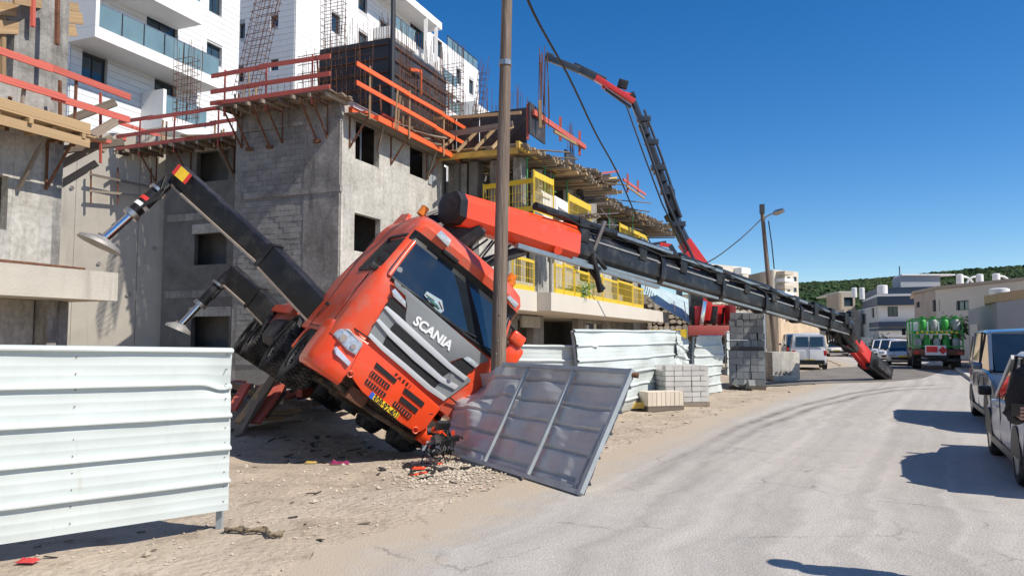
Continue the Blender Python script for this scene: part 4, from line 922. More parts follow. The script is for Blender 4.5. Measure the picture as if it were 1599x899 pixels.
# black seal round the windscreen
q = lambda y, i: V((lv[i][1]-.05*(y/(lv[i][2]-lv[i][3]))**2+.012, y, lv[i][0]))
for (i, yy) in ((4, 1.0),):
    mb = MB(); mb.tube([q(y/10*1.02, 4)+V((0, 0, -.01)) for y in range(-10, 11)], .035, 6); mb.build('windscreen_seal', blackp, TK, local=True, smooth=60)
for sg in (-1, 1):
    mb = MB(); mb.tube([V((1.355, sg*1.06, 2.1)), V((1.215, sg*1.025, 2.5)), V((1.10, sg*.99, 2.8))], .038, 8); mb.build('windscreen_pillar', blackp if sg > 0 else oranged, TK, local=True, smooth=60)
for y0, y1 in ((-.85, -.15), (-.1, .6), (.35, 1.0)):
    mb = MB(); mb.tube([V((1.45, y0, 2.07)), V((1.43, (y0+y1)/2, 2.10)), V((1.385, y1, 2.17))], .016, 5); mb.build('wiper', blackp, TK, local=True)
# things seen inside / on the glass
mb = MB(); c = FP(*zA(355, 495), 1.33); fr = [FP(*zA(*p), 1.325) for p in ((322, 452), (338, 432), (415, 478), (420, 530), (395, 545))]
fr = [V((1.375-(a.z-2.18)*.34+.004, a.y, a.z)) for a in fr]; mb.prism(fr, (.012, 0, 0)); st = mb.build('sticker', mat('sticker_pale', (.25, .33, .38), .5), TK, local=True)
for (p0, p1, cc) in (((330, 447), (372, 478), (.7, .6, .25)), ((335, 462), (388, 505), (.1, .35, .5)), ((350, 482), (392, 520), (.15, .4, .2)), ((395, 482), (410, 520), (.6, .2, .12))):
    a, b2 = [V((1.375-(a_.z-2.18)*.34+.019, a_.y, a_.z)) for a_ in (FP(*zA(*p0), 1.30), FP(*zA(*p1), 1.30))]; mb = MB(); mb.beam(a, b2, .004, .035, (1, 0, 0)); mb.v = [v for v in mb.v]; mb.build('sticker_print', mat('print_%d' % int(cc[0]*100), cc, .5), st, local=True)
# interior mirror and round sticker
mb = MB(); c = FP(*zA(205, 325), 1.30); mb.tube([c, c+V((.012, 0, 0))], .045, 12); mb.build('round_sticker', steel, TK, local=True)
# --- grey apron with lettering, grille
plate('apron', [(178, 372), (330, 500), (480, 628), (650, 772), (640, 786), (600, 797), (545, 762), (500, 767), (455, 785), (425, 772), (340, 698), (255, 622), (232, 597), (232, 555), (240, 505), (232, 455), (178, 405)], zA, greyp, 1.435, .04, bevel=.008, cv=.02)
plate('grille_surround', [(45, 655), (95, 565), (132, 505), (200, 560), (330, 675), (460, 795), (545, 860), (560, 880), (430, 975), (340, 910), (200, 795)], zA, greyp, 1.40, .05, cv=.02)
plate('grille_mesh', [(158, 615), (180, 592), (300, 700), (452, 812), (460, 830), (412, 862), (300, 780), (165, 655)], zA, meshb, 1.42, .04, cv=.02)
plate('grille_mesh', [(118, 700), (138, 655), (280, 775), (400, 868), (408, 885), (365, 925), (260, 840), (130, 735)], zA, meshb, 1.42, .04, cv=.02)
plate('grille_bar', [(125, 515), (140, 505), (200, 555), (330, 675), (460, 795), (545, 862), (530, 880), (440, 815), (315, 705), (190, 590)], zA, silv, 1.445, .035, bevel=.01, cv=.02)
plate('grille_bar', [(85, 580), (100, 568), (165, 635), (290, 745), (420, 862), (500, 905), (480, 925), (400, 882), (275, 780), (150, 660)], zA, silv, 1.45, .035, bevel=.01, cv=.02)
plate('grille_bar', [(45, 657), (58, 640), (120, 700), (240, 800), (360, 905), (440, 962), (425, 982), (340, 925), (215, 815), (110, 725)], zA, silv, 1.45, .035, bevel=.01, cv=.02)
for pts in ([(165, 462), (232, 522), (228, 592), (195, 578), (135, 500)], [(462, 792), (520, 770), (578, 815), (538, 852)]): plate('air_intake', pts, zA, meshb, 1.43, .035, cv=.02)
for pts in ([(165, 430), (180, 418), (232, 482), (234, 516), (172, 458)], [(520, 768), (545, 758), (602, 798), (582, 816)]): plate('marker_lamp', pts, zA, lampg, 1.44, .045, bevel=.006, cv=.02)
mb = MB(); c = FP(*zA(465, 860), 1.5); mb.tube([c, c+V((.02, 0, 0))], .04, 14); mb.build('round_badge', greyp, TK, local=True)
def face_mat(p0, p1, zf, x):
    a, b2 = FP(*zf(*p0), x), FP(*zf(*p1), x); d = (b2-a).normalized(); d.x = 0; d.normalize(); nrm = V((1, 0, 0)); up = nrm.cross(d); M = Matrix((d, up, nrm)).transposed().to_4x4(); M.translation = (a+b2)/2; return M, (b2-a).length
def ftext(txt, p0, p1, zf, x, m, bold=.012, ext=.006, wide=1., name='lettering', parent=None):
    M, Ln = face_mat(p0, p1, zf, x); t = text_mesh(txt, 1., 0, bold=bold); w = max(v.x for v in t.v)-min(v.x for v in t.v); hh = max(v.y for v in t.v)-min(v.y for v in t.v); mx = (max(v.x for v in t.v)+min(v.x for v in t.v))/2; my = (max(v.y for v in t.v)+min(v.y for v in t.v))/2
    sc = Ln/w; t2 = MB(); t = text_mesh(txt, 1., ext/sc, bold=bold); t.v = [M @ V(((v.x-mx)*sc, (v.y-my)*sc*wide, v.z*sc)) for v in t.v]; return t.build(name, m, parent or TK, local=True)
ftext('SCANIA', (282, 573), (468, 712), zA, 1.481, whitep, bold=.035, wide=.95)
# --- orange front bumper
bp_ = plate('bumper_panel', [(345, 298), (535, 460), (722, 622), (722, 640), (655, 728), (628, 748), (600, 748), (525, 702), (335, 548), (300, 500), (272, 455), (285, 420)], zB, orange, 1.44, .05, bevel=.012, cv=.02)
for pts in ([(410, 402), (512, 490), (500, 508), (398, 425)], [(387, 443), (477, 517), (466, 537), (373, 465)], [(363, 483), (458, 560), (447, 579), (350, 503)], [(553, 528), (650, 605), (638, 627), (541, 550)], [(534, 570), (619, 638), (606, 658), (522, 592)], [(503, 595), (587, 665), (573, 688), (487, 617)]):
    s_ = plate('vent_slot', pts, zB, meshb, 1.475, .03, cv=.02, parent=bp_)
for p0, p1 in (((363, 495), (448, 568)), ((500, 605), (578, 678)), ((380, 455), (466, 528))):
    for k in range(7):
        t_ = (k+.5)/7; a = (p0[0]+(p1[0]-p0[0])*t_, p0[1]+(p1[1]-p0[1])*t_); c = FP(*zB(*a), 1.505); mb = MB(); mb.box(c, (.01, .012, .06)); mb.build('slot_rib', orange, bp_, local=True)
ftext('F A S S I', (505, 462), (580, 524), zB, 1.493, blk, bold=.01, wide=.8, parent=bp_)
pl_ = plate('number_plate', [(388, 548), (527, 660), (509, 684), (371, 576)], zB, platey, 1.485, .018, parent=None)
plate('plate_band', [(388, 548), (404, 561), (388, 588), (371, 576)], zB, mat('plate_blue', (.03, .1, .5), .5), 1.503, .003, parent=pl_)
ftext('308·92·401', (396, 578), (516, 673), zB, 1.507, blk, bold=.02, wide=1.35, ext=.003, parent=pl_)
for p, nm in (((278, 460), 0), ((603, 741), 1)):
    c = FP(*zB(*p), 1.48); mb = MB(); 
    for k in range(12): a = k*math.pi/6; mb.v.append(c+V((.03, .04*math.cos(a), .04*math.sin(a)))); 
    mb = MB(); pts = [c+V((.03, .045*math.cos(k*math.pi/6), .045*math.sin(k*math.pi/6))) for k in range(13)]; mb.tube(pts, .014, 6, cap=False); mb.build('towing_eye', oranged, TK, local=True, smooth=60)
# corner bumpers wrapping round to the wheel arch
def corner(sg, m):
    rr_ = []
    for z, gx, ex in ((.40, .0, -.02), (.46, .05, .02), (.6, .06, .03), (1.0, .06, .03), (1.12, .04, .02), (1.17, 0., 0)):
        pts = [(1.40+gx, .74, z), (1.37+gx, .9, z), (1.30+gx, 1.05, z), (1.2+gx, 1.16+ex, z), (1.05+gx, 1.23+ex, z), (.9, 1.25+ex, z), (.62, 1.25+ex, z), (.62, 1.1, z), (1.0, 1.0, z), (1.2, .74, z)]
        rr_.append([(a, sg*b, c) for a, b, c in pts])
    mb = MB(); mb.loft(rr_); o = mb.build('bumper_corner', m, TK, local=True, smooth=50); return o
cr_ = corner(-1, orange); cl_ = corner(1, orange)
for v in cl_.data.vertices:
    if v.co.z > .75: v.co.z -= .35; v.co.x -= .25     # the crushed corner
CSX = [(0, 1.47), (.74, 1.46), (.9, 1.43), (1.05, 1.36), (1.19, 1.26), (1.26, 1.11), (2, 1.0)]
def csx(y): return interp(CSX, abs(y))
def lamp(pts, zf, x, m, par, t=.04, nm='headlight', cvv=.12):
    q = [FP(*zf(*p), x) for p in pts]
    for a in q: a.y = min(a.y, -.79); a.x = csx(a.y)+.012
    c = sum(q, V())/len(q); mb = MB(); o = [a+V((-.03, 0, 0)) for a in q]; i1 = [a+V((.02, 0, 0)) for a in q]; i2 = [c+(a-c)*.86+V((.04, 0, 0)) for a in q]
    mb.loft([o, i1, i2]); return mb.build(nm, m, par, local=True)
hl = lamp([(205, 265), (243, 222), (278, 238), (338, 310), (302, 366), (262, 340)], zB, 1.42, lampg, TK)
mb = MB(); c = FP(*zB(240, 280), 1.33); c.x = csx(c.y); mb.tube([c+V((.02, 0, 0)), c+V((.062, 0, 0))], .055, 12); mb.build('lamp_bulb', chrome, hl, local=True)
mb = MB(); c = FP(*zB(287, 322), 1.40); c.x = csx(c.y); mb.tube([c+V((.02, 0, 0)), c+V((.066, 0, 0))], .04, 12); mb.build('lamp_bulb', chrome, hl, local=True)
lamp([(203, 338), (215, 324), (280, 402), (266, 422), (206, 362)], zB, 1.44, mat('fog_lens', (.5, .52, .62), .15, .15, 20), TK, nm='fog_lamp')
for pts in ([(383, 152), (408, 128), (458, 178), (442, 212)], [(735, 465), (750, 452), (797, 497), (777, 517)]):
    q_ = [FP(*zA(*p), 1.2) for p in pts]; mb = MB(); mb.prism([a+V((.0, 0, 0)) for a in q_], (.06, 0, 0)); mb.build('roof_lamp', lampg, TK, local=True, bevel=.008)
mb = MB(); mb.box((1.13, -.42, 2.96), (.22, .3, .07)); mb.build('front_mirror', blackp, TK, local=True, bevel=.02)
# inside the cab: dark seats and wheel
for y in (-.55, .55): mb = MB(); mb.box((.35, y, 2.35), (.18, .5, .8)); mb.build('cab_seat', blackd, TK, local=True, bevel=.04)
# left mirrors hanging off, orange caps
for (px, py, dx, w, hgt) in ((761, 560, .95, .28, .42), (792, 548, .95, .3, .22)):
    c = FP(*zA((px-560)*3.2107, (py-320)*3.2107), dx); 
for k, (a, w, h_, D) in enumerate(((zA(762, 752), .30, .36, .9), (zA(792, 672), .26, .20, .95))):
    c = FP(*a, D); mb = MB(); rg = []
    for t_, s_ in ((-.5, .75), (-.35, 1), (.35, 1), (.5, .8)):
        rg.append([c+V((t_*.16, w/2*s_*cx_, h_/2*s_*cz_)) for cx_, cz_ in ((-1, -.7), (-.8, -1), (.8, -1), (1, -.7), (1, .7), (.8, 1), (-.8, 1), (-1, .7))])
    mb.loft(rg); mb.build('mirror', orange, TK, local=True, smooth=40)
mb = MB(); mb.tube([LWp for LWp in (V((1.0, 1.12, 2.75)), FP(*zA(775, 620), .95), FP(*zA(792, 672), .93), FP(*zA(762, 752), .88))], .025, 6); mb.build('mirror_arm', blackp, TK, local=True)
for sg in (-1, 1): mb = MB(); c = V((.35, sg*1.0, 3.42)); mb.tube([c, c+V((0, 0, .16))], .07, 10); mb.build('beacon', amber, TK, local=True, smooth=50)
mb = MB(); c = FP(*zA(755, 385), .2); mb.tube([c, c+V((0, 0, .14))], .08, 10); mb.build('beacon', amber, TK, local=True, smooth=50)
mb = MB(); mb.prism([(-.95, -1.0, 3.38), (.1, -.98, 3.40), (.1, .98, 3.40), (-.95, 1.0, 3.38)], (0, 0, .03)); mb.v = [v for v in mb.v]; mb.build('roof_panel', oranged, TK, local=True)
for sg in (-1,):   # roof side fairing lip seen against the building
    mb = MB(); mb.prism([(-.95, sg*1.03, 3.33), (-.2, sg*1.03, 3.33), (-.45, sg*1.0, 3.55), (-.95, sg*1.0, 3.6)], (0, -sg*.06, 0)); mb.build('roof_fairing', oranged, TK, local=True)
# door details on the raised side: seams, handle, vents, mudguard lip
sy = -1.245
for a, b2 in (((.95, 1.05), (.95, 2.1)), ((-.35, 1.0), (-.35, 2.9)), ((-.35, 1.02), (.95, 1.02))):
    mb = MB(); mb.beam((a[0], sy+.002, a[1]), (b2[0], sy+.002, b2[1]), .012, .012); mb.build('door_seam', blk, TK, local=True)
for z0_, z1_, x_ in ((1.2, 2.05, 1.12),): mb = MB(); mb.beam((x_, sy+.012, z0_), (x_-.03, sy+.02, z1_), .014, .02); mb.build('panel_seam', blk, TK, local=True)
for sg in (-1, 1): mb = MB(); mb.tube([(csx(y_)+.004, sg*y_, 1.18) for y_ in (.76, .9, 1.0, 1.1, 1.18)], .012, 5); mb.build('panel_seam', blk, TK, local=True)
mb = MB(); mb.box((-.14, sy-.01, 1.42), (.22, .04, .05)); mb.build('door_handle', blk, TK, local=True, bevel=.01)
mb = MB(); mb.prism([(.15, -1.20, 2.14), (1.12, -1.185, 2.14), (1.0, -1.11, 2.84), (.15, -1.11, 2.84)], (0, -.012, 0)); 
for (a, b2) in (((.12, -1.225, 2.13), (1.16, -1.21, 2.13)), ((.12, -1.225, 2.13), (.12, -1.13, 2.86)), ((.12, -1.13, 2.86), (1.0, -1.12, 2.86))):
    mb = MB(); mb.beam(a, b2, .03, .04); mb.build('window_seal', blk, TK, local=True)
mb = MB(); mb.box((1.08, -1.27, 2.12), (.1, .12, .1)); mb.build('mirror_foot', blk, TK, local=True, bevel=.02)
for sg in (-1, 1):   # wheel-arch lip and mudguard of the front axle
    pts = [V((.62*math.cos(a), sg*1.2, .52+.62*math.sin(a))) for a in [R_(x) for x in range(10, 176, 15)]]
    mb = MB()
    for a, b2 in zip(pts, pts[1:]): mb.beam(a, b2, .12, .05, (0, 1, 0))
    mb.build('wheel_arch', orange if sg < 0 else blackd, TK, local=True)
    mb = MB()
    for a, b2 in zip(pts, pts[1:]): mb.prism([a-V((0, sg*.05, 0)), b2-V((0, sg*.05, 0)), b2-V((0, sg*.5, 0)), a-V((0, sg*.5, 0))], (0, 0, .02))
    mb.build('mudguard', blackd, TK, local=True)
# steps and lower door skirt
mb = MB(); mb.prism([(.62, -1.25, .55), (.62, -1.25, 1.15), (-.0, -1.25, 1.18), (-.7, -1.25, 1.18), (-.95, -1.25, .95)], (0, .05, 0)) if False else None
# --- wheels
def wheel(x, sg, dz=0, tread=44, dbl=False):
    r, w = .53, .34 if not dbl else .58; y1 = sg*1.22; y0 = sg*(1.22-w)
    wo = bpy.data.objects.new('wheel', None); C.objects.link(wo); wo.parent = TK; mloc = Matrix.Translation(V((x, sg*(1.22-w/2), .53+dz))); wo.matrix_basis = mloc; W[wo] = MT4 @ mloc
    prof = [(.30, -.5), (.36, -.5), (.44, -.53), (.495, -.5), (.505, -.42), (.508, 0), (.505, .42), (.495, .5), (.44, .53), (.36, .5), (.30, .5)]
    mb = MB(); nn = 36; rg = [[(rr2*math.cos(2*math.pi*k/nn), w*yy, rr2*math.sin(2*math.pi*k/nn)) for k in range(nn)] for rr2, yy in prof]
    mb.loft(rg, cap=False)
    for k in range(tread):
        for j, (yy, ww, ph) in enumerate(((-.39, .17, 0), (-.14, .2, .5), (.14, .2, 0), (.39, .17, .5))):
            a = 2*math.pi*(k+ph)/tread; Mr = Matrix.Rotation(-a, 3, 'Y') @ Matrix.Rotation(.35*(1 if j % 2 else -1), 3, 'X')
            mb.box((.515*math.cos(a), w*yy, .515*math.sin(a)), (.026, w*ww, .045), Mr)
    mb.build('tyre', rub, wo, local=True, smooth=30)
    mb = MB(); s_ = 1 if sg > 0 else -1
    pr = [(.30, .46), (.275, .44), (.26, .2), (.17, .1), (.16, .34), (.11, .38), (.0, .38)]
    rg = [[(rr2*math.cos(2*math.pi*k/24), s_*w*yy, rr2*math.sin(2*math.pi*k/24)) for k in range(24)] for rr2, yy in pr]; mb.loft(rg, cap=False)
    for k in range(10): a = k*math.pi/5; mb.box((.13*math.cos(a), s_*w*.37, .13*math.sin(a)), (.03, .05, .03))
    mb.build('rim', blackd, wo, local=True, smooth=40)
for x in (0, -1.95): wheel(x, -1); wheel(x, 1, .14)
for x in (-4.95, -6.3): wheel(x, -1, dbl=True); wheel(x, 1, .10, dbl=True)
for x in (0, -1.95, -4.95, -6.3): mb = MB(); mb.tube([V((x, -.95, .53)), V((x, -.3, .5)), V((x, .3, .5)), V((x, .95, .6))], [.09, .07, .07, .09], 10); mb.tube([V((x, -.0, .53)), V((x+.001, .01, .2))], .15, 8); mb.build('axle', blackd, TK, local=True, smooth=50)
# chassis, crossmembers, tanks, sump, steps
mb = MB()
for sg in (-1, 1): mb.box((-3.6, sg*.42, .85), (9.8, .09, .3))
for k in range(11): mb.box((1.0-.95*k, 0, .82), (.09, .76, .18))
mb.build('chassis', blackd, TK, local=True)
mb = MB(); mb.box((1.12, 0, .62), (.35, 1.9, .3)); mb.box((.75, 0, .48), (.5, 1.5, .12)); mb.box((-.2, 0, .55), (.9, .55, .5)); mb.box((.3, -.55, .62), (.5, .25, .35)); mb.box((.2, .6, .62), (.6, .25, .3)); mb.tube([(1.2, -.8, .42), (1.25, 0, .37), (1.2, .8, .42)], .05, 8); mb.tube([(.9, -.6, .45), (-.6, -.5, .4), (-2, -.35, .5)], .05, 6); mb.tube([(1.0, .3, .48), (-.8, .35, .38), (-3, .3, .55)], .06, 6)
mb.build('underbody', mat('muddy_underbody', (.04, .03, .024), .9, .4, 4, dirt=(.19, .14, .1), dscale=3, dlo=.5, dhi=.75), TK, local=True, bevel=.02)
for y in (-.95, .95):
    mb = MB(); rg = []
    for x in (-4.2, -4.17, -2.75, -2.72):
        s_ = .93 if x in (-4.2, -2.72) else 1; rg.append([(x, y+.27*s_*a, .78+.3*s_*b) for a, b in ((-1, -.6), (-.6, -1), (.6, -1), (1, -.6), (1, .6), (.6, 1), (-.6, 1), (-1, .6))])
    mb.loft(rg); mb.build('fuel_tank', steel if y > 0 else blackd, TK, local=True, smooth=30)
for x0 in (-1.95, -4.95, -6.3):   # black mudguards
    for sg in (-1, 1):
        pts = [V((x0+.63*math.cos(a), sg*.93, .53+.63*math.sin(a))) for a in [R_(x) for x in range(25, 160, 15)]]; mb = MB()
        for a, b2 in zip(pts, pts[1:]): mb.beam(a, b2, .58, .02, (0, 0, 1)) if abs((b2-a).normalized().z) < .9 else None
        mb.build('mudguard', blackd, TK, local=True)
mb = MB(); mb.box((.25, 0, .66), (1.7, 1.75, .42)); mb.box((-1.1, 0, .6), (1.0, 1.3, .5)); mb.box((-3.4, 0, .62), (3.6, .9, .4)); mb.box((-5.8, 0, .7), (2.6, 1.1, .4)); mb.build('drivetrain', MT['muddy_underbody'], TK, local=True, bevel=.04)
rs = random.Random(90)
for k in range(22):
    x = rs.uniform(-2.2, 1.25); y = rs.uniform(-.95, .9); mb = MB()
    if k % 2: mb.tube([(x, y, .48), (x-rs.uniform(.3, 1.2), y+rs.uniform(-.4, .4), .42)], rs.uniform(.02, .06), 6)
    else: mb.box((x, y, .42), (rs.uniform(.12, .4), rs.uniform(.1, .4), rs.uniform(.1, .24)))
    mb.build('underbody_part', [MT['muddy_underbody'], blackd, rust][k % 3], TK, local=True, bevel=.01 if k % 2 == 0 else 0)
mb = MB(); mb.prism([P(414, 509, 15.8), P(492, 497, 13.6), P(503, 470, 13.8), P(446, 478, 16.2)], (0, .03, .06)); mb.build('bent_side_board', mat('scuffed_red_plate', (.36, .09, .055), .7, .3, 5, dirt=(.22, .15, .12), dscale=3), TK)
for c_, s_ in (((-.98, 1.0, .72), (.72, .42, .5)), ((-2.55, 1.0, .75), (.3, .4, .55)), ((-5.62, .9, .7), (.3, .5, .4)), ((-.95, .75, .4), (1.3, .3, .2)), ((.62, .9, .5), (.4, .6, .3))):  # boxes added to shut out sunlit ground between the left wheels
    mb = MB(); mb.box(c_, s_); mb.build('gap_filler_box', blackd, TK, local=True, bevel=.03)
# crane subframe and flatbed with torn load
mb = MB(); mb.box((-1.75, 0, 1.12), (1.2, 2.3, .24)); mb.box((-5.9, 0, 1.12), (6.6, 1.0, .2)); mb.build('subframe', blackp, TK, local=True, bevel=.01)
mb = MB(); mb.box((-5.9, 0, 1.27), (6.6, 2.46, .09)); bed = mb.build('flatbed', oranged, TK, local=True)
for sg in (-1, 1): mb = MB(); mb.box((-5.9, sg*1.24, 1.24), (6.6, .05, .16)); mb.build('bed_rail', woodg.copy() if False else oranged, TK, local=True)
rs = random.Random(15)
for k in range(26):
    x = rs.uniform(-5.5, -2.7); y = rs.uniform(-1.15, -.1); L_ = rs.uniform(.3, 1.1); a = rs.uniform(-.6, .6); mb = MB(); d = V((math.cos(a), math.sin(a), rs.uniform(-.05, .2)))*L_
    mb.beam(V((x, y, 1.36+rs.uniform(0, .08))), V((x, y, 1.38))+d, rs.uniform(.06, .18), .03); mb.build('torn_board', [woodr, rust, woodg][k % 3], TK, local=True)
# --- crane base and column behind the cab
mb = MB(); mb.box((-1.5, 0, 1.6), (.8, 1.3, .9)); mb.box((-1.5, 0, 2.2), (.6, .8, .5)); mb.build('crane_base', blackp, TK, local=True, bevel=.03)
mb = MB(); mb.tube([(-1.5, 0, 2.3), (-1.45, .0, 3.6)], [.36, .27], 14); mb.build('crane_column', orange, TK, local=True, smooth=40)
A0, B0 = P(709, 327, 13.6), P(1322, 512, 27)
bd = (B0-A0).normalized()
mb = MB(); mb.beam(LW(-1.45, 0, 3.3), A0+bd*.55+V((0, 0, -.12)), .55, .6); mb.beam(LW(-1.5, -.35, 2.2), A0+bd*1.9+V((0, 0, -.4)), .2, .22); mb.build('column_head', blackp, TK, bevel=.03)
rs = random.Random(4)
for k in range(9):   # oil tank, valves and hoses between the cab and the boom
    c = LW(-1.35+rs.uniform(-.3, .25), rs.uniform(-.75, 1.0), rs.uniform(2.5, 3.35)); mb = MB(); mb.box(c, (rs.uniform(.15, .4), rs.uniform(.15, .35), rs.uniform(.15, .4)), RT); mb.build('valve_block', [blackp, blackd, steel][k % 3], TK, bevel=.015)
for k in range(13):
    a = LW(-1.4, rs.uniform(-.8, .9), rs.uniform(2.3, 2.8)); b2 = A0+bd*rs.uniform(.2, 2.3)+V((0, 0, -.38)); m_ = (a+b2)/2+V((rs.uniform(-.4, .4), rs.uniform(-.2, .2), -rs.uniform(.1, .5)))
    mb = MB(); mb.tube([a, a.lerp(m_, .6)+V((0, 0, -.05)), m_, b2.lerp(m_, .4), b2], .022, 6); mb.build('hose', blk, TK, smooth=60)
mb = MB(); c = LW(-1.15, -.1, 3.05); mb.tube([c, c+V((.0, .0, .16))], .1, 10); mb.build('beacon', amber, TK, smooth=50)
mb = MB()   # lowered pipe bundle lying on the raised side behind the cab
for k in range(6): mb.tube([P(622+4*k, 352+k*1.5, 13.5), P(700+2*k, 322+3*k, 14.2)], .035, 6)
mb.build('pipe_bundle', blackp, TK, smooth=60)
# --- boom: nested hexagonal sections
bs = bd.cross(ZUP).normalized(); bu = bs.cross(bd).normalized()
BL_ = (B0-A0).length
def hexs(a, b, w0, h0, w1, h1, name, m, drop=0, bev=.012, par=TK):
    def rg(s, w, h): o = A0+bd*s-bu*drop; return [o+bs*x*w/2+bu*z*h/2 for x, z in ((-.62, 1), (.62, 1), (1, .45), (1, -.6), (.45, -1), (-.45, -1), (-1, -.6), (-1, .45))]
    mb = MB(); mb.loft([rg(a, w0, h0), rg(b, w1, h1)]); return mb.build(name, m, par, bevel=bev)
hexs(-.02, 3.35, .6, .58, .6, .78, 'main_boom', orange)
hexs(-.12, .06, .64, .60, .64, .62, 'boom_end_frame', blackp)
secs = [(2.9, 6.6, .52, .72), (6.2, 9.6, .49, .64), (9.2, 12.2, .46, .58), (11.9, 14.7, .42, .53), (14.4, 17.1, .38, .47), (16.8, BL_+.1, .36, .43)]
for k, (a, b, w, h) in enumerate(secs):
    o = hexs(a, b, w, h, w*.98, h*.97, 'boom_section', blackp, .01*k)
    hexs(b-.14, b+.05, w+.1, h+.1, w+.1, h+.1, 'boom_collar', blackp, .01*k, par=o)
    mb = MB(); mb.beam(A0+bd*(a+.3)-bu*(h/2+.01*k-.02)-bs*(-w/2+.06), A0+bd*(b-.2)-bu*(h/2+.01*k-.02)-bs*(-w/2+.06), .05, .06, bu); mb.build('wear_strip', steel, o)
    mb = MB(); mb.beam(A0+bd*(a+.1)+bu*(h/2*.42)+bs*(w/2+.0), A0+bd*(b-.25)+bu*(h/2*.42)+bs*(w/2+.0), .03, .035, bu); mb.build('side_strip', mat('worn_grey_edge', (.25, .25, .25), .5, .2, 6), o)
# near side is +bs (towards the camera if it points left/down); cylinders along the top
top = lambda s, u=0, v=0: A0+bd*s+bu*u+bs*v
for k, (a, b, r, u, v) in enumerate(((2.0, 7.4, .085, .52, .16), (3.6, 9.0, .05, .50, -.12), (7.2, 12.6, .075, .50, .14), (9.0, 14.2, .045, .46, -.1), (12.4, 17.2, .065, .42, .12), (14, 18.3, .045, .36, -.08))):
    mb = MB(); mb.tube([top(a, u, v), top(b, u-.04, v)], r, 12); c_ = mb.build('hydraulic_cylinder', blackp, TK, smooth=50)
    mb = MB(); mb.tube([top(b, u-.04, v), top(b+1.6, u-.06, v)], r*.5, 8); mb.build('piston_rod', chrome, c_, smooth=50)
for k, s in enumerate((3.4, 5.6, 7.4, 9.2, 10.8, 12.5, 14.1, 15.6, 17.0, 18.2)):
    mb = MB(); h_ = .62 if s < 10 else .5; mb.box(top(s, h_*.66, .02), (.16, .5, h_*.5), Matrix((bd, bs, bu)).transposed()); mb.box(top(s+.1, h_*.5, .26), (.3, .04, h_*.8), Matrix((bd, bs, bu)).transposed()); mb.build('cylinder_bracket', blackp, TK, bevel=.01)
for s0, s1, u, v in ((4.6, 6.9, .46, .3), (7.3, 9.4, .42, .29), (9.9, 12.2, .38, .27), (12.9, 15, .35, .25), (15.4, 17.6, .31, .22)): mb = MB(); mb.beam(top(s0, u, v), top(s1, u, v), .04, .07, bu); mb.build('steel_slide', steel, TK)
for k, (s0, s1, u, v) in enumerate(((2.2, 9.0, .42, .3), (5, 14, .36, .29), (9, 18, .30, .27), (3, 17.5, .47, .05))):
    mb = MB(); pts = [top(s0+(s1-s0)*i/12, u+.05*math.sin(i*2.1+k), v) for i in range(13)]; mb.tube(pts, .02, 6); mb.build('hose', blk, TK, smooth=60)
mb = MB(); mb.beam(top(1.45, -.42, .26), top(6.4, -.47, .26), .1, .09, bu); mb.build('boom_cylinder', steel, TK)
for k, (a, c, r) in enumerate((((880, 362), (943, 452), .05), ((925, 398), (938, 456), .07), ((908, 372), (940, 455), .03), ((945, 345), (925, 395), .05), ((925, 395), (946, 420), .05))):
    mb = MB(); D = 16.2; mb.tube([P(a[0], a[1], D-.15), P(c[0], c[1], D)], r, 8); mb.build('hanging_strut', blackp if k != 3 else steel, TK, smooth=50)
for (x, y) in ((838, 388), (871, 392)): mb = MB(); c = P(x, y, 15.3); mb.tube([c, c-V((0, .12, 0))], .09, 10); mb.build('pin', blackp if x < 860 else orange, TK, smooth=50)
mb = MB(); mb.tube([P(741, 346, 13.9), P(757, 362, 13.8)], .035, 6); mb.build('boom_latch', steel, TK)
# knuckle and red jib down to the road
J = [P(1312, 508, 27), P(1338, 545, 28.1), P(1357, 568, 28.8), P(1387, 586, 29.6)]
mb = MB(); mb.tube([J[0], P(1324, 527, 27.5)], .36, 10); mb.build('knuckle', blackp, TK, bevel=.03)
for k, (a, c, w, h, m) in enumerate(((P(1312, 513, 27.3), P(1332, 540, 27.9), .5, .62, blackp), (P(1322, 522, 27.6), P(1364, 573, 28.9), .4, .46, reda), (P(1320, 535, 27.5), P(1352, 573, 28.6), .2, .18, reda), (P(1350, 560, 28.5), P(1384, 586, 29.5), .5, .62, blackp), (P(1360, 566, 28.5), P(1380, 583, 29.3), .58, .3, blackd))):
    mb = MB(); mb.beam(a, c, w, h); mb.build('jib_section', m, TK, bevel=.03)
rs = random.Random(8)
for k in range(12):
    c = P(1285+rs.uniform(0, 42), 495+rs.uniform(-14, 26)+k*1.2, 26.8+rs.uniform(-.2, .4)); mb = MB(); mb.box(c, (rs.uniform(.1, .45), rs.uniform(.1, .3), rs.uniform(.1, .3)), Matrix((bd, bs, bu)).transposed()); mb.build('hydraulic_block', [blackp, blackp, steel][k % 3], TK, bevel=.02)
for k in range(6):
    mb = MB(); a = P(1290+4*k, 515, 27); mb.tube([a, a+V((.05, 0, -.45-.1*rs.random())), P(1318+3*k, 538+2*k, 27.4)], .035, 6); mb.build('hose', blk, TK, smooth=60)
mb = MB(); mb.tube([P(1300, 500, 27), P(1325, 520, 27.2), P(1345, 548, 28)], .09, 8); mb.build('jib_cylinder', reda, TK, smooth=50)
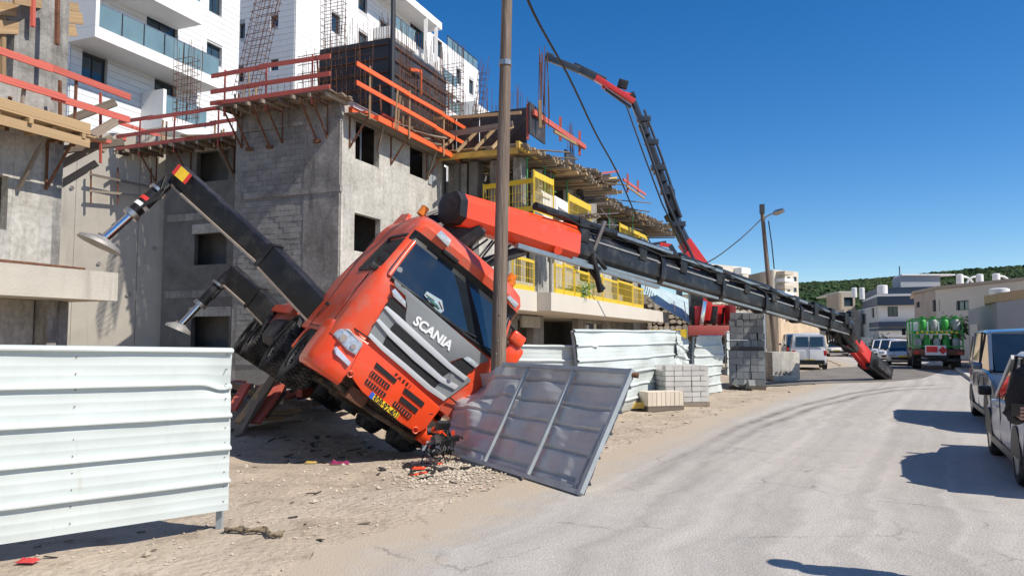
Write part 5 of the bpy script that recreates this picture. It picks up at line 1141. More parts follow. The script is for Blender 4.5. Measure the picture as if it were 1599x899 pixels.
# --- outriggers on the raised side
def outrigger(a, mid, b, Da, Dm, Db, w0, w1, leg0, leg1, pad, Dl, sc):
    pa_, pm_, pb_ = P(*a, Da), P(*mid, Dm), P(*b, Db)
    mb = MB(); mb.beam(pa_, pm_, .32*sc, w0); ob = mb.build('outrigger_beam', blackp, TK, bevel=.01)
    mb = MB(); mb.beam(pm_.lerp(pa_, .06), pb_, .26*sc, w1); mb.build('inner_beam', blackp, ob, bevel=.01)
    ff = frame(pb_-pa_); dn = -ff.col[2] if hasattr(ff, 'col') else V((0, 0, -1))
    for (p, q, w) in ((pa_, pm_, w0), (pm_, pb_, w1)): mb = MB(); mb.beam(p+dn*w*.5, q+dn*w*.5, .34*sc, .035*sc); mb.build('beam_edge', mat('rusty_worn_edge', (.3, .25, .21), .6, .2, 6), ob)
    mb = MB(); mb.beam(pm_+dn*-w0*.55, pm_+dn*w0*.2, .3*sc, .07*sc); mb.box(pm_, (.08, .36*sc, w0*1.08), ff); mb.build('beam_collar', blackp, ob)
    l0, l1 = P(*leg0, Db-.05), P(*leg1, Dl); d = (l1-l0)
    mb = MB(); mb.tube([l0-d*.12, l0+d*.52], .12*sc, 12); mb.tube([l0-d*.05+V((.12*sc, 0, .02)), l0+d*.42+V((.15*sc, 0, .02))], .05*sc, 8); mb.build('leg_housing', blackp, ob, smooth=50)
    for t0, t1, r_ in ((.5, .56, .15), (.93, .98, .13), (.1, .14, .16)): mb = MB(); mb.tube([l0+d*t0, l0+d*t1], r_*sc, 12); mb.build('leg_collar', steel, ob, smooth=50)
    mb = MB(); mb.tube([l0+d*.5, l1], .075*sc, 12); mb.build('leg_rod', chrome, ob, smooth=50)
    ax = d.normalized()*.6+V((0, 0, -.4)); ax.normalize()
    mb = MB(); mb.tube([l1-ax*.10*sc, l1, l1+ax*.06*sc], [.09*sc, .3*sc*pad, .32*sc*pad], 20); mb.build('foot_plate', mat('dusty_grey_steel', (.3, .29, .27), .6, .15, 5, metal=.4), ob, smooth=30)
    return ob, pb_, l0, d
ob, pb_, l0, d = outrigger((512, 498), (420, 400), (277, 272), 12.55, 12.8, 13.2, .46, .38, (258, 288), (157, 378), 1.15, 12.6, 1.)
ff = frame(P(420, 400, 12.8)-pb_)
# striped warning plate on the end
q4 = [(268, 270), (279, 256), (300, 274), (289, 288)]
for k in range(5):
    t0, t1 = k/5, (k+1)/5; lerp = lambda p, q_, t: (p[0]+(q_[0]-p[0])*t, p[1]+(q_[1]-p[1])*t)
    a, b2, c, dd = lerp(q4[0], q4[3], t0), lerp(q4[0], q4[3], t1), lerp(q4[1], q4[2], t1), lerp(q4[1], q4[2], t0)
    sh = .2
    mb = MB(); mb.prism([P(*p, 12.92) for p in (a, b2, c, dd)], (0, .01, 0)); mb.build('warning_stripe', mat('reflective_red', (.65, .04, .03), .4) if k in (0, 1, 4) and k != 1 else mat('reflective_yellow', (.85, .55, .03), .4), ob)
for t_ in (.27, .36): mb = MB(); a = l0+d*t_; mb.tube([a, a+d*.05], .128, 12); mb.build('warning_band', MT['reflective_red'] if t_ < .3 else whitep, ob, smooth=50)
mb = MB(); rs = random.Random(2)
for k in range(7): mb.tube([l0+V((rs.uniform(-.05, .2), -.12, rs.uniform(-.1, .15))), l0+d*.2+V((rs.uniform(.1, .3), -.15, rs.uniform(-.1, .1))), l0+d*.45+V((.1, -.12, 0))], .018, 5)
mb.build('hose', blk, ob, smooth=60)
outrigger((446, 512), (400, 465), (358, 428), 16.2, 16.4, 16.6, .52, .46, (350, 436), (279, 511), .9, 16.2, 1.)

# ================================================================== STREET OBJECTS
def gz(x, y): return ground_h(x, y)
# ---- timber pole the truck leans on
D = 11.35
base = P(774.5, 700, D); base.z = gz(base.x, base.y)-.2; topp = P(793, -60, D)
top9 = base+(topp-base)*(9.2/(topp.z-base.z))
pole = thing('timber_pole', base, 'weathered round timber pole standing right in front of the cab windscreen', 'pole')
mb = MB(); rg = []
for i in range(31):
    t = i/30; c = base.lerp(top9, t); r = .13-.055*t**.8
    rg.append([c+V((math.cos(a)*r*(1+.05*nz(math.cos(a)*2, math.sin(a)*2, t*5)), math.sin(a)*r*(1+.05*nz(math.cos(a)*2, math.sin(a)*2+5, t*5)), 0)) for a in [2*math.pi*k/18 for k in range(18)]])
mb.loft(rg); mb.build('shaft', polem, pole, smooth=50)
for i, z in enumerate((1.1, 1.3, 1.5, 1.7, 1.9, 2.3)):
    c = base.lerp(top9, z/9.2); mb = MB(); mb.tube([c+V((-.03+.02*(i % 3), -.10, 0)), c+V((-.03+.02*(i % 3), -.122, 0))], .012, 6); mb.build('nail', steel, pole)
c = base.lerp(top9, 6.25/9.2)
mb = MB(); mb.tube([c+V((0, 0, z_)) for z_ in (-.04, .04)], .105, 14); mb.build('clamp_band', steel, pole); mb = MB(); mb.beam(c+V((0, 0, 3)), c+V((0, 0, 3.0))+V((.9, .2, 0)), .1, .1); mb.beam(c+V((0, 0, 3)), c+V((0, 0, 3.0))-V((.9, .2, 0)), .1, .1); mb.build('crossarm', polem, pole)
# ---- sagging cable from the pole top to the far street lamp
def spline(pts, n=60):
    out = []
    for i in range(len(pts)-1):
        p0, p1, p2, p3 = pts[max(i-1, 0)], pts[i], pts[i+1], pts[min(i+2, len(pts)-1)]
        for k in range(n//(len(pts)-1)): t = k/(n//(len(pts)-1)); out.append(.5*((2*p1)+(-p0+p2)*t+(2*p0-5*p1+4*p2-p3)*t*t+(-p0+3*p1-3*p2+p3)*t**3))
    return out+[pts[-1]]
mb = MB(); mb.tube(spline([top9-V((0, 0, .4)), P(822, -5, 13), P(888, 120, 17), P(930, 208, 21), P(965, 272, 24.5), P(1000, 350, 28), P(1040, 408, 31), P(1098, 412, 35), P(1150, 378, 37.5), P(1189, 342, 39.5)]), .028, 6)
mb.build('overhead_cable', blk, loc=P(965, 272, 24.5), label='black overhead cable sagging from the timber pole down across the sky to the street lamp', cat='cable', smooth=60)
mb = MB(); mb.tube(spline([top9-V((0, 0, .2)), P(700, -60, 12), P(620, -160, 12)]), .02, 5) if False else None

# ---- hoardings
def sheet(name, p0, p1, z00, z01, z10, z11, ribs, label, group, crumple=.0, m=hoard, nx=40, seed=0, bulge=None, flip=1, lean0=0, lean1=0, frame_rails=True, posts=2, postdrop=None, ribh=.04, cat='fence', back=False):
    """corrugated sheet fence between two ground points; z at bottom/top of each end"""
    p0, p1 = V(p0), V(p1); p0.z = p1.z = 0; d = (p1-p0).normalized(); nn = V((d.y, -d.x, 0)); 
    if nn.dot(-p0) < 0: nn = -nn
    nn *= flip
    T = thing(name, p0+V((0, 0, z00)), label, cat, group)
    prof = [(0, 0)]; per = 1/ribs
    for k in range(ribs):
        a = k*per
        for (f, o) in ((.02, 0), (.16, 0), (.18, .03), (.22, .03), (.24, 0), (.42, 0), (.44, .03), (.48, .03), (.50, 0), (.66, 0), (.68, .03), (.72, .03), (.74, 0), (.83, 0), (.86, 1), (.90, 1.05), (.955, .9), (.995, 0)):
            prof.append((a+f*per, o))
    prof.append((1, 0)); mb = MB(); b0 = 0; n = len(prof)
    for i in range(nx+1):
        t = i/nx; zb_, zt_ = z00+(z10-z00)*t, z01+(z11-z01)*t
        for (v, o) in prof:
            z = zb_+(zt_-zb_)*v; p = p0+d*((p1-p0).length*t)
            c = crumple*(nz(t*3+seed, v*2.2, seed, 1.)*1.0+.15*nz(t*7+seed, v*4, seed, 1.)); tt = crumple*.6*nz(t*2.5, seed, 0)*v
            if bulge: 
                bx, bz, bo = bulge(t, v); c += bo; z += bz; p += d*bx
            edge = (.003 if crumple > .02 else .0012)*nz(t*14+seed, v*30, seed)
            z += crumple*.12*nz(t*5+seed, v*3, 4)
            p = p+nn*(ribh*o+c+edge+(lean0+(lean1-lean0)*t)*v)+d*tt; mb.v.append(V((p.x, p.y, z)))
    for i in range(nx):
        for j in range(n-1): mb.f.append([i*n+j, i*n+j+1, (i+1)*n+j+1, (i+1)*n+j])
    o = mb.build('corrugated_sheet', m, T, smooth=24)
    if frame_rails:
        for v in (.04, .96):
            mb = MB(); a = p0-nn*.05+V((0, 0, z00+(z01-z00)*v)); b = p1-nn*.05+V((0, 0, z10+(z11-z10)*v)); a += nn*lean0*v; b += nn*lean1*v; mb.beam(a, b, .04, .04); mb.build('rail', galvf, T)
        for k in range(posts):
            t = (k+.02)/(posts-1) if posts > 1 else .5; t = min(.985, t); q = p0.lerp(p1, t); zz = z01+(z11-z01)*t; zl = gz(q.x, q.y)-.1
            mb = MB(); mb.beam(q-nn*.1+V((0, 0, zl)), q-nn*.1+V((0, 0, zz-.03))+nn*(lean0+(lean1-lean0)*t), .05, .05); mb.build('post', galvf, T)
    return T
fA, fB = G(345, 822), G(-3, 880); fA.z = fB.z = 0
e = P(356, 543, fA.y); zt1 = e.z; zb1_ = P(356, 797, fA.y).z
fd = (fB-fA).normalized(); FE = fA-fd*.06; FS = fA+fd*3.6
def zl(py0, py1, q):   # fence line heights at pixel rows at x=0 (far left), extended linearly
    return q
zt0 = P(0, 538, fB.y).z; zb0 = P(0, 850, fB.y).z; Lf = (fB-FE).length; k_ = 3.66/Lf
sheet('white_hoarding', FE, FS, zb1_, zt1, zb1_+(zb0-zb1_)*k_, zt1+(zt0-zt1)*k_, 5, 'long clean white corrugated hoarding in the left foreground, standing free above the dirt', 'white site hoardings', .008, nx=70, seed=3, posts=3,
      bulge=lambda t, v: (.0, -.05*math.exp(-((t-.02)/.03)**2)*math.exp(-((v-.78)/.06)**2), -.05*math.exp(-((t-.03)/.035)**2)*math.exp(-((v-.8)/.09)**2)+.012*nz(t*8, v*6, 1)))
# top flashing
T_ = sheet('white_hoarding', V((-.35, 14.0, 0)), V((1.75, 15.3, 0)), .15, 1.52, .05, 1.5, 5, 'dented white hoarding panel emerging from behind the truck mirrors', 'white site hoardings', .09, seed=9)
p_a, p_b, p_c, p_d = G(965, 648), G(1100, 607), G(1122, 609), G(1150, 600)
def hump(t, v): return (0, .0, .28*math.sin(math.pi*min(1, t*1.2))*math.sin(math.pi*v)*.6+.10*nz(t*7, v*4, 2))
zt_a = P(915, 522, 15.2).z
sheet('white_hoarding', V((1.45, 14.6, 0)), V((4.55, 20.4, 0)), .0, 1.82, .0, 1.85, 6, 'badly buckled white hoarding panel bulging behind the fallen grey panel', 'white site hoardings', .10, seed=21, bulge=hump, lean0=-.25, lean1=.1, nx=56)
sheet('white_hoarding', V((4.45, 20.0, 0)), V((5.4, 21.7, 0)), .0, 1.84, .0, 1.5, 6, 'torn white hoarding panel folded down behind the pale block pallet', 'white site hoardings', .17, seed=33, bulge=lambda t, v: (.1*t*v, -.1*t*v*v, -.15*t*v+.12*nz(t*9, v*6, 3)), nx=40)
sheet('white_hoarding', V((5.2, 21.2, 0)), V((6.5, 22.9, 0)), .0, 1.72, .0, 1.72, 6, 'upright white hoarding panel with a pink mark left of the dark block stack', 'white site hoardings', .10, seed=41, lean0=.1, nx=30)
sheet('white_hoarding', V((9.6, 33.0, 0)), V((13.6, 40, 0)), .0, 1.95, .0, 1.9, 5, 'distant white hoarding piece behind the street lamp, left of the van', 'white site hoardings', .03, seed=51, nx=20)
mb = MB(); c = V((5.62, 21.68, 1.15)); dd = V((.6, .8, 0)); nn_ = V((.8, -.6, 0))
mb.tube([c+nn_*.17, c+nn_*.175], .13, 14); mb.build('pink_mark', mat('pink_print', (.72, .42, .42), .6), None, label='faded round pink notice on the upright white hoarding panel', cat='notice') if False else None
# ---- fallen galvanised panel: frame side facing the street
c0, c1 = V((.72, 7.81, .03)), V((-.92, 10.66, .02)); up_ = V((.63*.867, .36*.867, 1.26)) ; up_ = V((.60, .35, 1.24))
GP = thing('fallen_hoarding_panel', c0, 'bent galvanised hoarding panel with tube frame leaning over in front of the truck bumper', 'fence panel')
dx = (c1-c0); nrm = up_.cross(dx).normalized()
if nrm.dot(V((0, 0, 1.6))-c0) < 0: nrm = -nrm
nx, nv = 60, 44; mb = MB()
def gp(s, v, o=0):
    b_ = .32*max(0, s-.62)**1.5*1.6; p = c0+dx*s+up_*v*(1-.0*s)+nrm*(o-.0)
    p += nrm*(-.05+.03*nz(s*3, v*2, 7)+.035*nz(s*7, v*5, 9)+ (.20*nz(s*6, v*3, 5)*max(0, s-.5)*2.0)+.10*nz(s*14, v*7, 2)*max(0, s-.75)); p.z -= .35*max(0, s-.8)*v; return p
for i in range(nx+1):
    for j in range(nv+1):
        v = j/nv; f = (v*5) % 1; o = -.035*(1 if .40 < f < .52 else 0)+.004*(1 if int(v*30) % 2 else 0); s = 1.2*i/nx; mb.v.append(gp(s, v, o))
for i in range(nx):
    for j in range(nv): a = i*(nv+1)+j; mb.f.append([a, a+1, a+nv+2, a+nv+1])
mb.build('corrugated_sheet', galv, GP, smooth=20)
def gf(s0, v0, s1, v1, w=.045, nm='frame_tube'):
    a = c0+dx*s0+up_*v0+nrm*.01; b = c0+dx*s1+up_*v1+nrm*.01; mb = MB(); mb.beam(a, b, w, w, nrm); mb.build(nm, galvf, GP)
gf(0, -.0, 0, 1.02, .055); gf(0.0, 0, 1.02, 0, .05); gf(0, 1, .88, 1.0, .05); gf(.33, .02, .33, .98, .045, 'stud'); gf(.66, .02, .66, .98, .04, 'stud'); gf(.03, .03, .22, .03, .03, 'lath'); gf(.04, .02, .02, .55, .03, 'lath')
mb = MB(); a = c0+up_*.98; mb.tube([a-V((0, 0, 0)), a+V((.08, -.03, -.01))], .03, 8); mb.build('hinge', rust, GP)
# ---- wreckage in front of the crushed corner
rs = random.Random(5)
def shard(px, py, s, m, nm, label, D=None):
    p = G(px, py); p.z = gz(p.x, p.y)+s*.2; mb = MB(); vs = [p+V((rs.uniform(-s, s), rs.uniform(-s, s), rs.uniform(-.1, .5)*s)) for _ in range(4)]
    mb.add(vs, [(0, 1, 2), (0, 2, 3), (0, 1, 3), (1, 2, 3)]); o = mb.build(nm, m, loc=p, label=label, cat='debris'); return o
WK = thing('wreck_debris', G(690, 725), 'heap of black plastic and wiring torn from the crushed truck corner', 'debris')
for k in range(46):
    c = P(rs.gauss(686, 10), min(705, rs.gauss(690, 14)), 10.3+rs.uniform(-.3, .3)); 
    if c.z < .03: c.z = .05
    s = rs.uniform(.03, .11); mb = MB(); A3 = Matrix.Rotation(rs.uniform(0, 6), 3, 'Z') @ Matrix.Rotation(rs.uniform(0, 6), 3, 'X')
    mb.box(c, (s*rs.uniform(.6, 2.4), s, s*rs.uniform(.15, .7)), A3); mb.build('fragment', [blackp, blackd, blackp, blackd, blackd, blackp, lampg, blackd, galvf, orange][k % 10], WK)
for k in range(16):
    a = P(rs.uniform(672, 700), rs.uniform(655, 695), 10.3); mb = MB(); mb.tube([a, a+V((rs.uniform(-.1, .2), -.1, -.15)), a+V((rs.uniform(-.2, .35), -.2, -.35))], .01, 4); mb.build('wire', blk, WK)
for k in range(22):
    p = G(rs.gauss(680, 38), rs.gauss(727, 9)); p.z = gz(p.x, p.y)+.02; s = rs.uniform(.03, .12); mb = MB(); mb.box(p, (s*2, s*.8, .02), Matrix.Rotation(rs.uniform(0, 6), 3, 'Z') @ Matrix.Rotation(rs.uniform(-.4, .4), 3, 'X')); mb.build('fragment', [blk, blackd, orange][2 if k % 9 == 4 else k % 2], WK)
def rag(px, py, s, m, label):
    p = G(px, py); mb = MB()
    for i in range(7):
        for j in range(7): mb.v.append(V((p.x+s*(i/6-.5)*1.6, p.y+s*(j/6-.5), gz(p.x, p.y)+.02+s*.35*(.5+nz(i*.6, j*.6, px))*(1 if 0 < i < 6 and 0 < j < 6 else .1))))
    for i in range(6):
        for j in range(6): a = i*7+j; mb.f.append([a, a+1, a+8, a+7])
    mb.build('crumpled_rag', m, loc=p, label=label, cat='litter', smooth=60)
rag(531, 706, .17, mat('magenta_cloth', (.22, .02, .08), .9), 'magenta rag lying on the shaded dirt below the truck')
rag(486, 704, .10, mat('mustard_cloth', (.5, .33, .06), .9), 'small mustard yellow rag in the truck shadow')
rag(43, 877, .09, mat('red_wrapper', (.55, .05, .05), .5), 'small red wrapper on the dirt under the left hoarding')
rag(655, 724, .12, orange, 'orange plastic scrap on the rubble before the crushed corner')
# rope / dry stalk on the ground near the post
mb = MB(); pts = []
for i in range(14): q = G(350+7*i, 825+13*(i/13)); pts.append(V((q.x, q.y+.03*math.sin(i), gz(q.x, q.y)+.02)))
for k in range(4): mb.tube([p+V((0, .02*k*math.sin(i*1.3+k), .008*k)) for i, p in enumerate(pts)], .011, 4)
mb.build('frayed_rope', mat('dry_rope', (.22, .17, .11), .9, .3, 10), loc=pts[0], label='frayed grey-brown rope lying beside the hoarding post', cat='rope')
for k, (x, y, s) in enumerate(((228, 867, .05), (405, 811, .035), (590, 757, .05), (1118, 665, .06))):
    p = G(x, y); mb = MB(); rock(mb, (p.x, p.y, gz(p.x, p.y)+s*.3), s, rs); mb.build('stone', rubble, loc=p, label=['brown stone below the middle of the left hoarding', 'pale stone on the dirt right of the hoarding post', 'flat stone between the road and the truck', 'stone at the road edge near the pale block pallet'][k], cat='stone')
# planks and red beams below the truck, left
BP = thing('timber_heap', P(395, 640, 14.5), 'heap of grey and red beams leaning under the raised truck wheels', 'timber')
for k, (a, c, D0, D1, w, m) in enumerate((((362, 690), (430, 585), 13.9, 14.6, .25, woodg), ((372, 660), (415, 600), 14.1, 14.6, .2, wood), ((395, 660), (437, 600), 14.2, 14.8, .35, woodr), ((415, 650), (445, 612), 14.4, 14.9, .08, darkfr), ((362, 640), (385, 600), 14.3, 14.7, .2, woodr), ((360, 700), (400, 625), 13.8, 14.3, .22, woodg), ((385, 655), (440, 652), 14.6, 15.2, .12, wood), ((400, 645), (470, 640), 15.3, 15.8, .15, wood), ((380, 652), (455, 648), 14.6, 16, .1, woodg), ((358, 672), (470, 658), 14.2, 15.8, .06, woodg))):
    board('beam', BP, P(a[0], a[1], D0), P(c[0], c[1], D1), w, .06, m)
rs = random.Random(404); LIT = MB(); LT2 = MB()
for _ in range(120):
    y = rs.uniform(5.5, 20); x = road_left(y)-rs.uniform(.1, 6.5); 
    if abs(x/y) > .72: continue
    c = V((x, y, ground_h(x, y)+.012)); L_ = rs.uniform(.03, .12); (LIT if rs.random() < .6 else LT2).box(c, (L_, rs.uniform(.006, .03), rs.uniform(.004, .015)), Matrix.Rotation(rs.uniform(0, 6.3), 3, 'Z') @ Matrix.Rotation(rs.uniform(-.15, .15), 3, 'Y'))
for _ in range(36):
    p = G(rs.uniform(370, 600), rs.uniform(655, 705)); c = V((p.x, p.y, ground_h(p.x, p.y)+.02)); L_ = rs.uniform(.04, .3); (LIT if rs.random() < .5 else LT2).box(c, (L_, rs.uniform(.01, .06), rs.uniform(.006, .03)), Matrix.Rotation(rs.uniform(0, 6.3), 3, 'Z') @ Matrix.Rotation(rs.uniform(-.3, .3), 3, 'Y'))
LIT.build('wood_chips', woodg, kind='stuff', label='splinters and wood chips strewn over the dirt', cat='litter'); LT2.build('dark_scraps', blackd, kind='stuff', label='small dark scraps strewn over the dirt', cat='litter')
rs = random.Random(71); RH = thing('added_board_heap', P(440, 650, 17), 'added low heap of broken boards covering the sunlit ground behind the truck wheels', 'rubble')  # heap added so the ground behind the truck looks dark instead of sunlit
for k in range(60):
    q = G(rs.uniform(362, 560), rs.uniform(612, 640)); mb = MB(); mb.box((q.x, q.y, gz(q.x, q.y)+rs.uniform(.05, .5)), (rs.uniform(.3, 1.3), rs.uniform(.1, .3), rs.uniform(.04, .2)), Matrix.Rotation(rs.uniform(0, 6), 3, 'Z') @ Matrix.Rotation(rs.uniform(-.4, .4), 3, 'Y')); mb.build('board', [woodg, blackd, wood, woodr, woodg, conc][k % 6], RH)
SCW = MB(); d_ = (FS-FE).normalized(); n_ = V((d_.y, -d_.x, 0)); n_ = n_ if n_.dot(-FE) > 0 else -n_
for sx_ in (.045, 1.22, 2.44):
    for k in range(11): c = FE+d_*sx_+V((0, 0, zb1_+.08+k*.128)); SCW.tube([c-n_*.02, c+n_*.008], .0045, 6)
SCW.build('fence_screws', rust, kind='stuff', label='small rusty screws along the left white hoarding', cat='screws')
# ---- block pallets
rs = random.Random(66)
def stack(o, u, nx, ny, nz_, sz, label, m, group='pallets of building blocks', z0=.12, jit=.01, miss=0.0, vert=False, ztop=None):
    u = V(u).normalized(); v = V((-u.y, u.x, 0)); T = thing('block_stack', V(o)+V((0, 0, z0-.12)), label, 'building blocks', group); o = V(o)
    for j in (0, .5, 1): a = o+v*(sz[1]*ny*j*.92+.04); board('pallet_board', T, a+V((0, 0, z0-.06)), a+u*sz[0]*nx+V((0, 0, z0-.06)), .1, .11, woodg)
    for k in range(nz_):
        for i in range(nx):
            for j in range(ny):
                if 0 < i < nx-1 and 0 < j < ny-1 and k < nz_-1: continue
                if k == nz_-1 and rs.random() < miss: continue
                c = o+u*(sz[0]*(i+.5)+rs.uniform(-jit, jit))+v*(sz[1]*(j+.5)+rs.uniform(-jit, jit))+V((0, 0, z0+sz[2]*(k+.5)))
                piece('block', T, c, (sz[0]-.012, sz[1]-.012, sz[2]-.012), m, Matrix.Rotation(math.atan2(u.y, u.x)+rs.uniform(-.02, .02), 3, 'Z'))
    return T
bu_ = V((.96, -.28, 0))
q = G(1139, 607); stack((q.x, q.y, gz(q.x, q.y)), bu_, 5, 3, 5, (.225, .4, .225), 'dark grey blocks on the front pallet, right of the white hoarding', dgb, jit=.012)
stack((q.x+.15, q.y+.35, gz(q.x, q.y)+1.24), bu_, 5, 3, 5, (.215, .4, .225), 'dark grey blocks stacked on top of the front dark pallet', dgb, jit=.02, miss=.3)
stack((q.x+1.05, q.y+1.2, gz(q.x, q.y)), bu_, 2, 4, 10, (.22, .4, .225), 'narrow tall column of dark blocks behind the front dark pallet', dgb, jit=.012)
for k in range(3):
    c = G(1150+9*k, 607+k); piece('loose_block', None, c+V((0, -.2, .16)), (.42, .2, .2), dgb, Matrix.Rotation(.8*k, 3, 'Z') @ Matrix.Rotation(.5, 3, 'Y'), label=['tilted dark block lying before the dark stack, leftmost', 'tilted dark block lying before the dark stack, middle', 'tilted dark block lying before the dark stack, rightmost'][k], cat='building block', group='loose dark blocks')
q = G(1040, 636); stack((q.x, q.y, gz(q.x, q.y)), V((.97, .22, 0)), 5, 5, 7, (.225, .2, .125), 'light grey blocks on a pallet beside the buckled white hoarding', lightb, jit=.01, miss=.25)
q = G(1012, 641); stack((q.x, q.y, gz(q.x, q.y)), V((.95, .3, 0)), 8, 1, 1, (.115, .5, .33), 'low row of beige slabs on a pallet at the road edge', beigeb, jit=.004)
mb = MB(); q = G(990, 640); mb.box((q.x, q.y+.2, .1), (.5, .3, .14)); mb.build('yellow_plank', woody, loc=(q.x, q.y, 0), label='dirty yellow board end under the beige slab pallet', cat='board')
# concrete counterweight boxes beside the lamp
CWt = thing('concrete_block', G(1205, 594), 'large tan concrete block at the foot of the street lamp', 'concrete block'); q = G(1203, 595)
mb = MB(); mb.box(q+V((.55, .5, .58)), (1.15, .9, 1.05), Matrix.Rotation(.2, 3, 'Z')); mb.build('body', conc_l, CWt, bevel=.02)
mb = MB(); mb.box(q+V((.5, -.12, .12)), (.9, .25, .22)); mb.build('foot', conc_l, CWt, bevel=.02)
for k in range(4): mb = MB(); mb.box(q+V((.25+.17*k, -.03, .3)), (.07, .08, .16), Matrix.Rotation(.3*(k % 2), 3, 'Y')); mb.build('stub', conc, CWt)

# ---- street lamp, leaning
lb0 = P(1213, 575, 39.5); lt = P(1190, 330, 39.5); lb0.z = 0
LPp = thing('street_lamp', lb0, 'leaning brown street lamp pole with one curved arm and lamp head', 'street lamp')
mb = MB(); mb.tube([lb0, lt], .15, 10, r2=.1); mb.build('shaft', polem, LPp, smooth=50)
mb = MB(); mb.tube([lt-V((0, 0, .5)), P(1197, 338, 39.4), P(1205, 334, 39.2), P(1212, 332, 39.1)], .04, 8); mb.build('arm', steel, LPp, smooth=50)
mb = MB(); a, b2 = P(1207, 334, 39.2), P(1224, 328, 38.8); mb.tube([a, a.lerp(b2, .3), b2], [.07, .16, .12], 10); mb.build('lamp_head', steel, LPp, smooth=50)
mb = MB(); mb.tube([P(1200, 345, 39.3), P(1205, 380, 39.3), P(1209, 420, 39.4)], .03, 6); mb.build('hanging_cable', blk, LPp)
mb = MB(); mb.box(lt+V((-.05, -.15, .1)), (.22, .2, .5)); mb.build('junction_box', darkfr, LPp)

# ---- second crane behind the hoardings
D2 = 43.0
CR2 = thing('second_crane', P(1110, 560, D2), 'tall black folding crane with a red base and red knuckle, reaching high into the sky', 'crane')
def b2m(nm, a, c, D0, D1, w, h, m, up=(0, 1, 0)): mb = MB(); mb.beam(P(a[0], a[1], D0), P(c[0], c[1], D1), w, h, up); mb.build(nm, m, CR2, bevel=.015)
for k, (a, c, w) in enumerate((((1086, 412), (1048, 335), .62), ((1062, 362), (1027, 262), .52), ((1036, 285), (1004, 195), .44), ((1010, 212), (985, 150), .38))):
    mb = MB(); p, q = P(a[0], a[1], D2), P(c[0], c[1], D2+.3*k); d_ = (q-p).normalized(); s_ = d_.cross(V((0, 1, 0))).normalized(); n2 = s_.cross(d_)
    rg = [[x+s_*w*.5*i+n2*w*.55*j for i, j in ((-1, -.5), (-.5, -1), (.5, -1), (1, -.5), (1, .5), (.5, 1), (-.5, 1), (-1, .5))] for x in (p, q)]; mb.loft(rg); mb.build('boom_section', mat('crane_slate', (.02, .027, .042), .4, .2, 2, coat=.2), CR2, bevel=.01)
    mb = MB(); mb.beam(q-d_*.3, q+d_*.1, w*1.15, w*1.2, (0, 1, 0)); mb.build('boom_collar', blackp, CR2)
slate = MT['crane_slate']
for (pts, r, m) in (([(1082, 408), (1040, 320), (996, 195)], .09, slate), ([(1050, 305), (1030, 245), (1003, 172)], .08, slate), ([(1060, 340), (1042, 290)], .12, slate), ([(1084, 405), (1042, 318), (1012, 238), (986, 165)], .05, slate)):
    mb = MB(); off_ = 0; mb.tube([P(x+(-8 if r == .05 else 3), y, D2-.5) for x, y in pts], r, 8); mb.build('hydraulic_cylinder', m, CR2, smooth=50)
for x, y in ((1045, 300), (1030, 262), (1062, 350), (1008, 186), (1020, 222)): mb = MB(); mb.box(P(x-3, y, D2-.4), (.8, .35, .3)); mb.build('bracket', slate, CR2, bevel=.01)
b2m('boom_root', (1098, 420), (1068, 378), D2, D2, .7, .8, reda); b2m('boom_root', (1070, 395), (1104, 425), D2-.3, D2-.3, .5, .5, reda)
for k, (a, c, w, h, m) in enumerate((((990, 160), (930, 122), .3, .45, reda), ((985, 150), (940, 135), .22, .25, reda), ((985, 168), (945, 140), .15, .2, slate), ((945, 128), (895, 104), .42, .42, slate), ((905, 110), (853, 90), .34, .34, slate), ((925, 116), (870, 92), .12, .1, steel), ((965, 130), (980, 134), .5, .3, blackp), ((852, 88), (864, 92), .35, .5, slate))):
    b2m('jib_section' if k not in (5,) else 'piston_rod', a, c, D2+.8+(0 if k % 2 else -.25), D2+.8+(0 if k % 2 else -.25), w, h, m)
mb = MB(); mb.tube([P(851, 92, D2+.8), P(850, 165, D2+.8)], .045, 6); mb.build('hoist_rope', blk, CR2)
mb = MB(); mb.tube([P(854, 95, D2+.8), P(857, 140, D2+.8), P(858, 185, D2+.8)], .03, 6); mb.build('hoist_rope', blk, CR2)
# base: column, tray and red frame
b2m('column', (1088, 515), (1086, 455), D2, D2, .7, .7, blackp); b2m('column', (1096, 500), (1100, 430), D2+.4, D2+.4, .9, .8, reda); b2m('lift_cylinder', (1094, 512), (1100, 470), D2-.6, D2-.6, .22, .22, chrome); b2m('lift_cylinder', (1113, 505), (1117, 478), D2-.6, D2-.6, .3, .2, blackp)
for (x0, x1, y0, y1, D_, t, m) in ((1074, 1143, 508, 524, D2-1, .3, mat('faded_crane_red', (.42, .09, .07), .5, .1, 2)), (1082, 1145, 476, 506, D2+.6, .2, reda), (1084, 1096, 478, 510, D2-.2, .4, reda), (1136, 1145, 476, 520, D2-.2, 1.0, mat('dark_crane_red', (.22, .015, .015), .5, .1, 2))):
    a, b2 = P(x0, y1, D_), P(x1, y0, D_); mb = MB(); mb.box(((a.x+b2.x)/2, D_, (a.z+b2.z)/2), (b2.x-a.x, t, b2.z-a.z)); mb.build('base_frame', m, CR2, bevel=.03)
for k in range(5): x = 1088+10*k; a = P(x, 505, D2+.3); mb = MB(); mb.beam(a, P(x+2, 480, D2+.3), .12, .12); mb.build('upright', reda if k % 2 else blackp, CR2)
a = P(1110, 555, D2); mb = MB(); mb.box((a.x, D2+.5, 1.0), (2.3, 6.0, .6)); mb.build('chassis', blackd, CR2)
for sx_ in (-1, 1):
    for yy in (-1.5, 2.5): mb = MB(); mb.tube([(a.x+sx_*1.1, D2+yy, .5), (a.x+sx_*.8, D2+yy, .5)], .5, 16); mb.build('wheel', rub, CR2)
